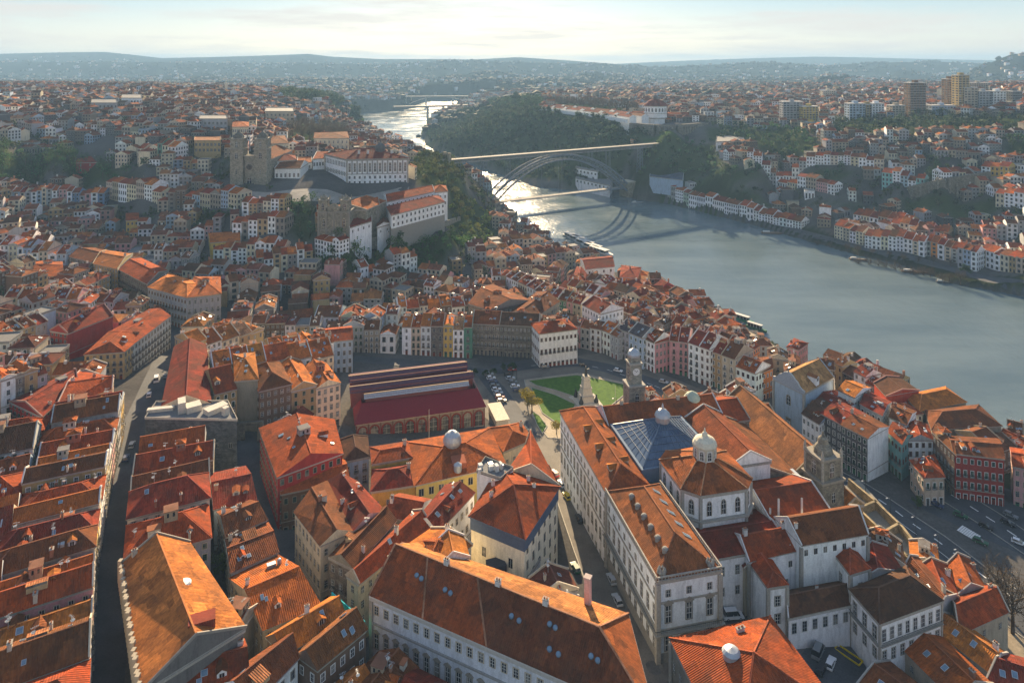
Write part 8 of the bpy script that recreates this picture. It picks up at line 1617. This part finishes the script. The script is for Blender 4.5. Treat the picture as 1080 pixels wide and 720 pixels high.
for px, py, a, col, lab, v in [(645, 613, up, 'silver', 'silver car parked along the palace facade, upper of two', 0), (651, 635, up, 'silver', 'silver grey car parked along the palace facade, lower of two', 0), (607, 601, up+.1, 'dark green', 'dark green car in the sunlit strip of the palace street', 0), (585, 501, up+.2, 'red', 'dark red car nearest the garden in the palace street', 0), (592, 512, up+.2, 'white', 'white car behind the dark red one in the palace street', 0), (598, 525, up+.1, 'yellow', 'yellow taxi-like car in the palace street', 0), (611, 549, up, 'black', 'black car in the shade of the palace street', 0),
  (165, 402, 2.0, 'white', 'long white van parked at the wide left junction', 1), (174, 398, 2.0, 'grey', 'grey car right of the long white van', 0), (157, 418, 2.0, 'white', 'white car below the white vans at the junction', 0), (139, 471, 1.9, 'silver', 'silver car parked at the bend of the long dark street', 0), (133, 485, 1.9, 'dark blue', 'dark blue car below the silver one in the long street', 0),
  (988, 534, -.75, 'dark blue', 'dark blue car leading on the tram road', 0), (1013, 545, -.75, 'dark green', 'dark green car on the far lane of the tram road', 0), (1040, 557, -.8, 'black', 'black car near the forecourt edge', 0), (1063, 553, -.9, 'black', 'black parked car at the right side of the forecourt', 0), (1034, 573, -.7, 'dark green', 'dark car in the middle of the tram road', 0), (1075, 574, -.7, 'white', 'white car at the right edge of the tram road', 0), (1066, 545, -.9, 'grey', 'grey parked car beyond the black one on the forecourt', 0),
  (773, 652, .1, 'white', 'small white van parked between red roofs by the palace', 1), (863, 690, .9, 'grey', 'grey van parked in the yard at lower right', 1), (876, 702, .9, 'white', 'white car in the middle of the shaded yard', 0), (866, 708, .9, 'black', 'black car in the shaded yard', 0), (932, 700, -.7, 'yellow', 'yellow car by the entrance of the shaded yard', 0), (925, 712, -.7, 'silver', 'silver car below the yellow one in the yard', 0),
  (652, 392, -.5, 'white', 'white van-like car on the street above the lawn', 0), (700, 404, -.5, 'silver', 'silver car on the street below the tall row', 0), (615, 386, 0, 'black', 'black car passing the ornate white mansion', 0), (575, 388, 0, 'grey', 'grey car in front of the brown stone terrace', 0), (540, 391, .1, 'red', 'red car in front of the brown stone terrace', 0)]:
    car(px, py, a, col, lab, van=bool(v))
for j, c in enumerate(['silver', 'white', 'dark blue', 'grey', 'white', 'silver', 'red', 'black']):
    car(516+j*1.9, 396+j*4.0, .25, c, f"{c} car parked beside the market, {ORD[j].replace('from left', 'from the far end').replace('leftmost', 'farthest')}", 'cars in the parking row beside the market')
for j, c in enumerate(['black', 'silver', 'grey', 'white', 'dark blue']):
    car(536+j*2.4, 396+j*4.2, .25, c, f"{c} car in the row by the garden edge, {ORD[j].replace('from left', 'from the far end').replace('leftmost', 'farthest')}", 'cars along the garden edge')
def boat(px, py, ang, L, W, label, cab=True, col=(.6, .6, .58), roof=(.62, .6, .55), name='river_boat'):
    x, y = Pz(px, py, .3); t = thing(name, label, 'boat', (x, y, 0), 'boats on the river'); M = lambda u, v: (x+u*math.cos(ang)-v*math.sin(ang), y+u*math.sin(ang)+v*math.cos(ang))
    pr = [(-L/2, -W*.42), (L*.25, -W/2), (L*.42, -W*.3), (L/2, 0), (L*.42, W*.3), (L*.25, W/2), (-L/2, W*.42)]; m = MB(); m.frustum([M(u*.92, v*.8) for u, v in pr], -.3, [M(u, v) for u, v in pr], 1.3, 'paint', col); m.build('hull', t)
    if cab:
        m = MB(); m.prism([M(u, v) for u, v in ((-L*.40, -W*.34), (L*.22, -W*.34), (L*.22, W*.34), (-L*.40, W*.34))], 1.31, 3.4, 'glass'); m.build('cabin', t); m = MB(); m.prism([M(u, v) for u, v in ((-L*.43, -W*.4), (L*.26, -W*.4), (L*.26, W*.4), (-L*.43, W*.4))], 3.41, 3.65, 'paint', roof)
        for k in range(5): u = -L*.38+k*L*.14; m.bar((*M(u, -W*.38), 1.3), (*M(u, -W*.38), 3.4), .12, 'white_trim'); m.bar((*M(u, W*.38), 1.3), (*M(u, W*.38), 3.4), .12, 'white_trim')
        m.build('deck_roof', t)
    else:
        m = MB(); m.lathe(M(L*.1, 0), [(.12, 1.2), (.08, 7)], 6, 'bark'); m.build('mast', t); m = MB(); m.prism([M(u, v) for u, v in ((-L*.4, -W*.25), (-L*.1, -W*.25), (-L*.1, W*.25), (-L*.4, W*.25))], 1.31, 2.4, 'paint', roof); m.build('cabin', t)
for i, (px, py) in enumerate(((606, 255), (612, 258), (619, 262), (627, 266), (634, 270))): boat(px, py-4, -.95, 30, 7, f"{['white', 'pale grey', 'white', 'cream', 'white'][i]} river cruise boat moored below the old quarter, {ORD[i]}")
for px, py, a, l, lab, c in ((784, 338, -.85, 16, 'green wooden boat moored at the sunlit quay, upper one', (.05, .25, .15)), (798, 347, -.85, 14, 'dark green boat with cream roof moored at the lower quay', (.06, .16, .10)), (738, 322, -.7, 18, 'white roofed boat moored behind the riverside roofs', (.6, .6, .6)), (814, 246, -.2, 20, 'low wooden boat moored off the white cellar row', (.2, .14, .1)), (965, 287, -.25, 20, 'long low wooden boat moored off the far promenade', (.18, .13, .1)), (905, 274, -.25, 14, 'small wooden boat close to the far bank steps', (.15, .12, .1)), (556, 234, .6, 12, 'small pale boat beside the bridge abutment', (.6, .55, .45)), (995, 298, -.3, 10, 'tiny dark boat at the far bank right of the long one', (.1, .1, .1)), (672, 214, .1, 14, 'grey boat at the foot of the far bridge abutment', (.3, .3, .32))):
    boat(px, py, a, l, l*.22, lab, cab=l > 13 and c[0] > .04 and c[0] < .07 or c[0] >= .6, col=c)
def lamp(px, py, label, h=8.5, group='street lamps', two=False):
    x, y = E(px, py, 0); z = gz(x, y); t = thing('street_lamp', label, 'street lamp', (x, y, z), group); m = MB(); m.lathe((x, y), [(.16, z-.3), (.12, z+1), (.07, z+h)], 8, 'iron'); m.bar((x, y, z+h), (x-1.4, y-.7, z+h+.35), .09, 'iron'); m.build('post', t); m = MB(); m.box((x-1.6, y-.8), .8, .35, z+h+.22, z+h+.4, .4, 'metal_sheet'); m.build('lamp_head', t)
for j, (px, py) in enumerate([(913, 532), (939, 551), (966, 572), (990, 592), (1011, 608), (1046, 640)]): lamp(px, py, f"grey street lamp along the tram road, {ORD[j]}")
for j, (px, py) in enumerate([(562, 470), (600, 462), (606, 447), (650, 432), (545, 400), (690, 420)]): lamp(px, py, f"street lamp around the garden square, {ORD[j]}", 5, 'lamps around the garden')
m = MB(); x, y = E(649, 428, 0); m.lathe((x, y), [(.08, gz(x, y)-.4), (.05, gz(x, y)+9)], 6, 'white_trim'); o = m.build('flagpole'); o['label'] = 'thin flagpole on the lawn between the monument and the clock tower'; o['category'] = 'flagpole'
# yard things
x, y = E(895, 692, 0); z = gz(x, y)+.15; m = MB()
for p, q in zip(rect((x, y), 6, 1.9, -.9), rect((x, y), 6, 1.9, -.9)[1:]+rect((x, y), 6, 1.9, -.9)[:1]): m.bar((*p, z+.3), (*q, z+.3), .25, 'paint', (.65, .48, .03), .3)
o = m.build('yellow_barrier'); o['label'] = 'yellow rectangular barrier frame lying in the shaded yard'; o['category'] = 'barrier'
# ------------------------------------------------ ground
P_ = np.stack([_X, _Y, _Z], -1)
mb = bpy.data.meshes.new('ground'); V = P_.reshape(-1, 3); idx = np.arange(NU*NV).reshape(NV, NU); Fq = np.stack([idx[:-1, :-1], idx[:-1, 1:], idx[1:, 1:], idx[1:, :-1]], -1).reshape(-1, 4)
mb.vertices.add(len(V)); mb.vertices.foreach_set('co', V.ravel()); mb.loops.add(Fq.size); mb.loops.foreach_set('vertex_index', Fq.ravel().astype(np.int32)); mb.polygons.add(len(Fq)); mb.polygons.foreach_set('loop_start', np.arange(0, Fq.size, 4)); mb.polygons.foreach_set('loop_total', np.full(len(Fq), 4)); mb.polygons.foreach_set('use_smooth', np.ones(len(Fq), bool)); mb.update(calc_edges=True)
col = np.zeros((NV, NU, 4), np.float32); col[..., 3] = 1; urb = np.array((.10, .095, .09)); grass = np.array((.045, .075, .025)); wood = np.array((.013, .018, .012)); field = np.array((.022, .027, .020))
c_ = np.broadcast_to(urb, (NV, NU, 3)).copy()
veg = np.clip((fbm(_X, _Y, 260, 4, 12)-.25)*5, 0, 1)*np.clip((_Y-350)/400, 0, 1); c_ = c_*(1-veg[..., None])+grass*veg[..., None]
fw = np.clip((_Y-1700)/900, 0, 1); ff = np.clip(fbm(_X, _Y, 800, 5, 4)*2.5+.45, 0, 1)[..., None]; c_ = c_*(1-fw[..., None])+(wood*ff+field*(1-ff))*fw[..., None]
for (Pw, dn_, h, c, bare), Pm in zip(WP, WOODMASK): w_ = np.clip((poly_sd(Pm, _X, _Y)+3)/8, 0, 1)[..., None]; c_ = c_*(1-w_)+np.array((.05, .065, .028))*w_
bank = ((_sd < 0) & (_sd > -20) & (_X > 150))[..., None]; c_ = np.where(bank, np.array((.030, .038, .018)), c_)
col[..., :3] = c_; a = mb.attributes.new('col', 'FLOAT_COLOR', 'POINT'); a.data.foreach_set('color', col.ravel()); mb.materials.append(MATS['land'])
o = bpy.data.objects.new('ground', mb); COL.objects.link(o); structure(o)
w = MB(); w.face([(-6000, 60, 0), (6000, 60, 0), (6000, 8000, 0), (-6000, 8000, 0)], 'water'); o = w.build('river', org=(0, 0, 0)); structure(o)
# ------------------------------------------------ air
m = bpy.data.materials.new('river_haze'); m.use_nodes = True; nt = m.node_tree; nt.nodes.clear(); out = nt.nodes.new('ShaderNodeOutputMaterial'); v = nt.nodes.new('ShaderNodeVolumePrincipled'); v.inputs['Color'].default_value = (.27, .46, .72, 1); v.inputs['Density'].default_value = HAZE_D; v.inputs['Anisotropy'].default_value = .15; nt.links.new(v.outputs[0], out.inputs['Volume']); MATS['haze'] = m
h = MB(); h.prism([(-15500, -300), (18500, -300), (18500, 12000), (-15500, 12000)], -6, 268, 'haze'); o = h.build('haze', org=(0, 0, 0)); o['kind'] = 'stuff'; o['label'] = 'thin blue morning haze filling the valley'; o['category'] = 'haze'
# ------------------------------------------------ sky, sun, camera
W = bpy.data.worlds.new('World'); SC.world = W; W.use_nodes = True; nt = W.node_tree; nt.nodes.clear(); N = NT(nt); out = N.n('ShaderNodeOutputWorld'); bg = N.n('ShaderNodeBackground'); sk = N.n('ShaderNodeTexSky', sky_type='NISHITA'); sk.sun_disc = False; sk.sun_elevation = SUN_EL; sk.sun_rotation = SUN_AZ; sk.altitude = 50; sk.air_density = 1.0; sk.dust_density = .6; sk.ozone_density = 1.4
tc = N.n('ShaderNodeTexCoord'); mp = N.n('ShaderNodeMapping'); mp.inputs['Scale'].default_value = (1.6, 1.6, 16); N.l(tc.outputs['Generated'], mp.inputs[0]); cl = N.noise(mp.outputs[0], 2.2, 7, .62); cl2 = N.noise(mp.outputs[0], 7.0, 5, .6)
sp_ = N.n('ShaderNodeSeparateXYZ'); N.l(tc.outputs['Generated'], sp_.inputs[0]); K = 1/(SKY_STR*2**EXPO); gr = N.ramp(sp_.outputs[2], [(0.0, (.88, .85, .74)), (.045, (.70, .77, .77)), (.09, (.42, .62, .74)), (.25, (.22, .37, .60)), (1.0, (.13, .25, .50))]); veil = N.vmath('SCALE', gr); veil.node.inputs[3].default_value = K
sky0 = N.mix(.9, sk.outputs[0], veil)
cm = N.ramp(N.math('ADD', N.math('MULTIPLY', cl, .75), N.math('MULTIPLY', cl2, .25)), [(.47, 0.0), (.60, SKY_CLOUD)])
N.l(N.mix(cm, sky0, (K*.88, K*.84, K*.79)), bg.inputs[0]); bg.inputs[1].default_value = SKY_STR; N.l(bg.outputs[0], out.inputs[0])
sl = bpy.data.lights.new('sun', 'SUN'); sl.energy = SUN_STR; sl.angle = math.radians(.53); sl.color = (1.0, .76, .47); so = bpy.data.objects.new('sun', sl); COL.objects.link(so)
d = Vector((math.sin(SUN_AZ)*math.cos(SUN_EL), math.cos(SUN_AZ)*math.cos(SUN_EL), math.sin(SUN_EL))); so.rotation_euler = (-d).to_track_quat('-Z', 'Y').to_euler(); so.location = (0, 0, 600)
cd = bpy.data.cameras.new('camera'); co = bpy.data.objects.new('camera', cd); COL.objects.link(co); co.location = (0, 0, CH); co.rotation_euler = (math.pi/2, 0, 0); cd.sensor_width = 36; cd.lens = 24; cd.shift_y = -(360-HZ)/1080; cd.clip_start = .5; cd.clip_end = 60000; SC.camera = co
vs = SC.view_settings; vs.view_transform = 'Standard'; vs.look = 'None'; vs.exposure = EXPO; vs.gamma = 1; vs.use_curve_mapping = False
c = SC.cycles; c.volume_bounces = 0; c.max_bounces = 5; c.diffuse_bounces = 3; c.glossy_bounces = 2; c.transmission_bounces = 2; c.volume_max_steps = 64; c.use_denoising = True; c.sample_clamp_indirect = 4; c.caustics_reflective = False; c.caustics_refractive = False; c.use_adaptive_sampling = True; c.adaptive_threshold = .02
SC.render.use_persistent_data = False
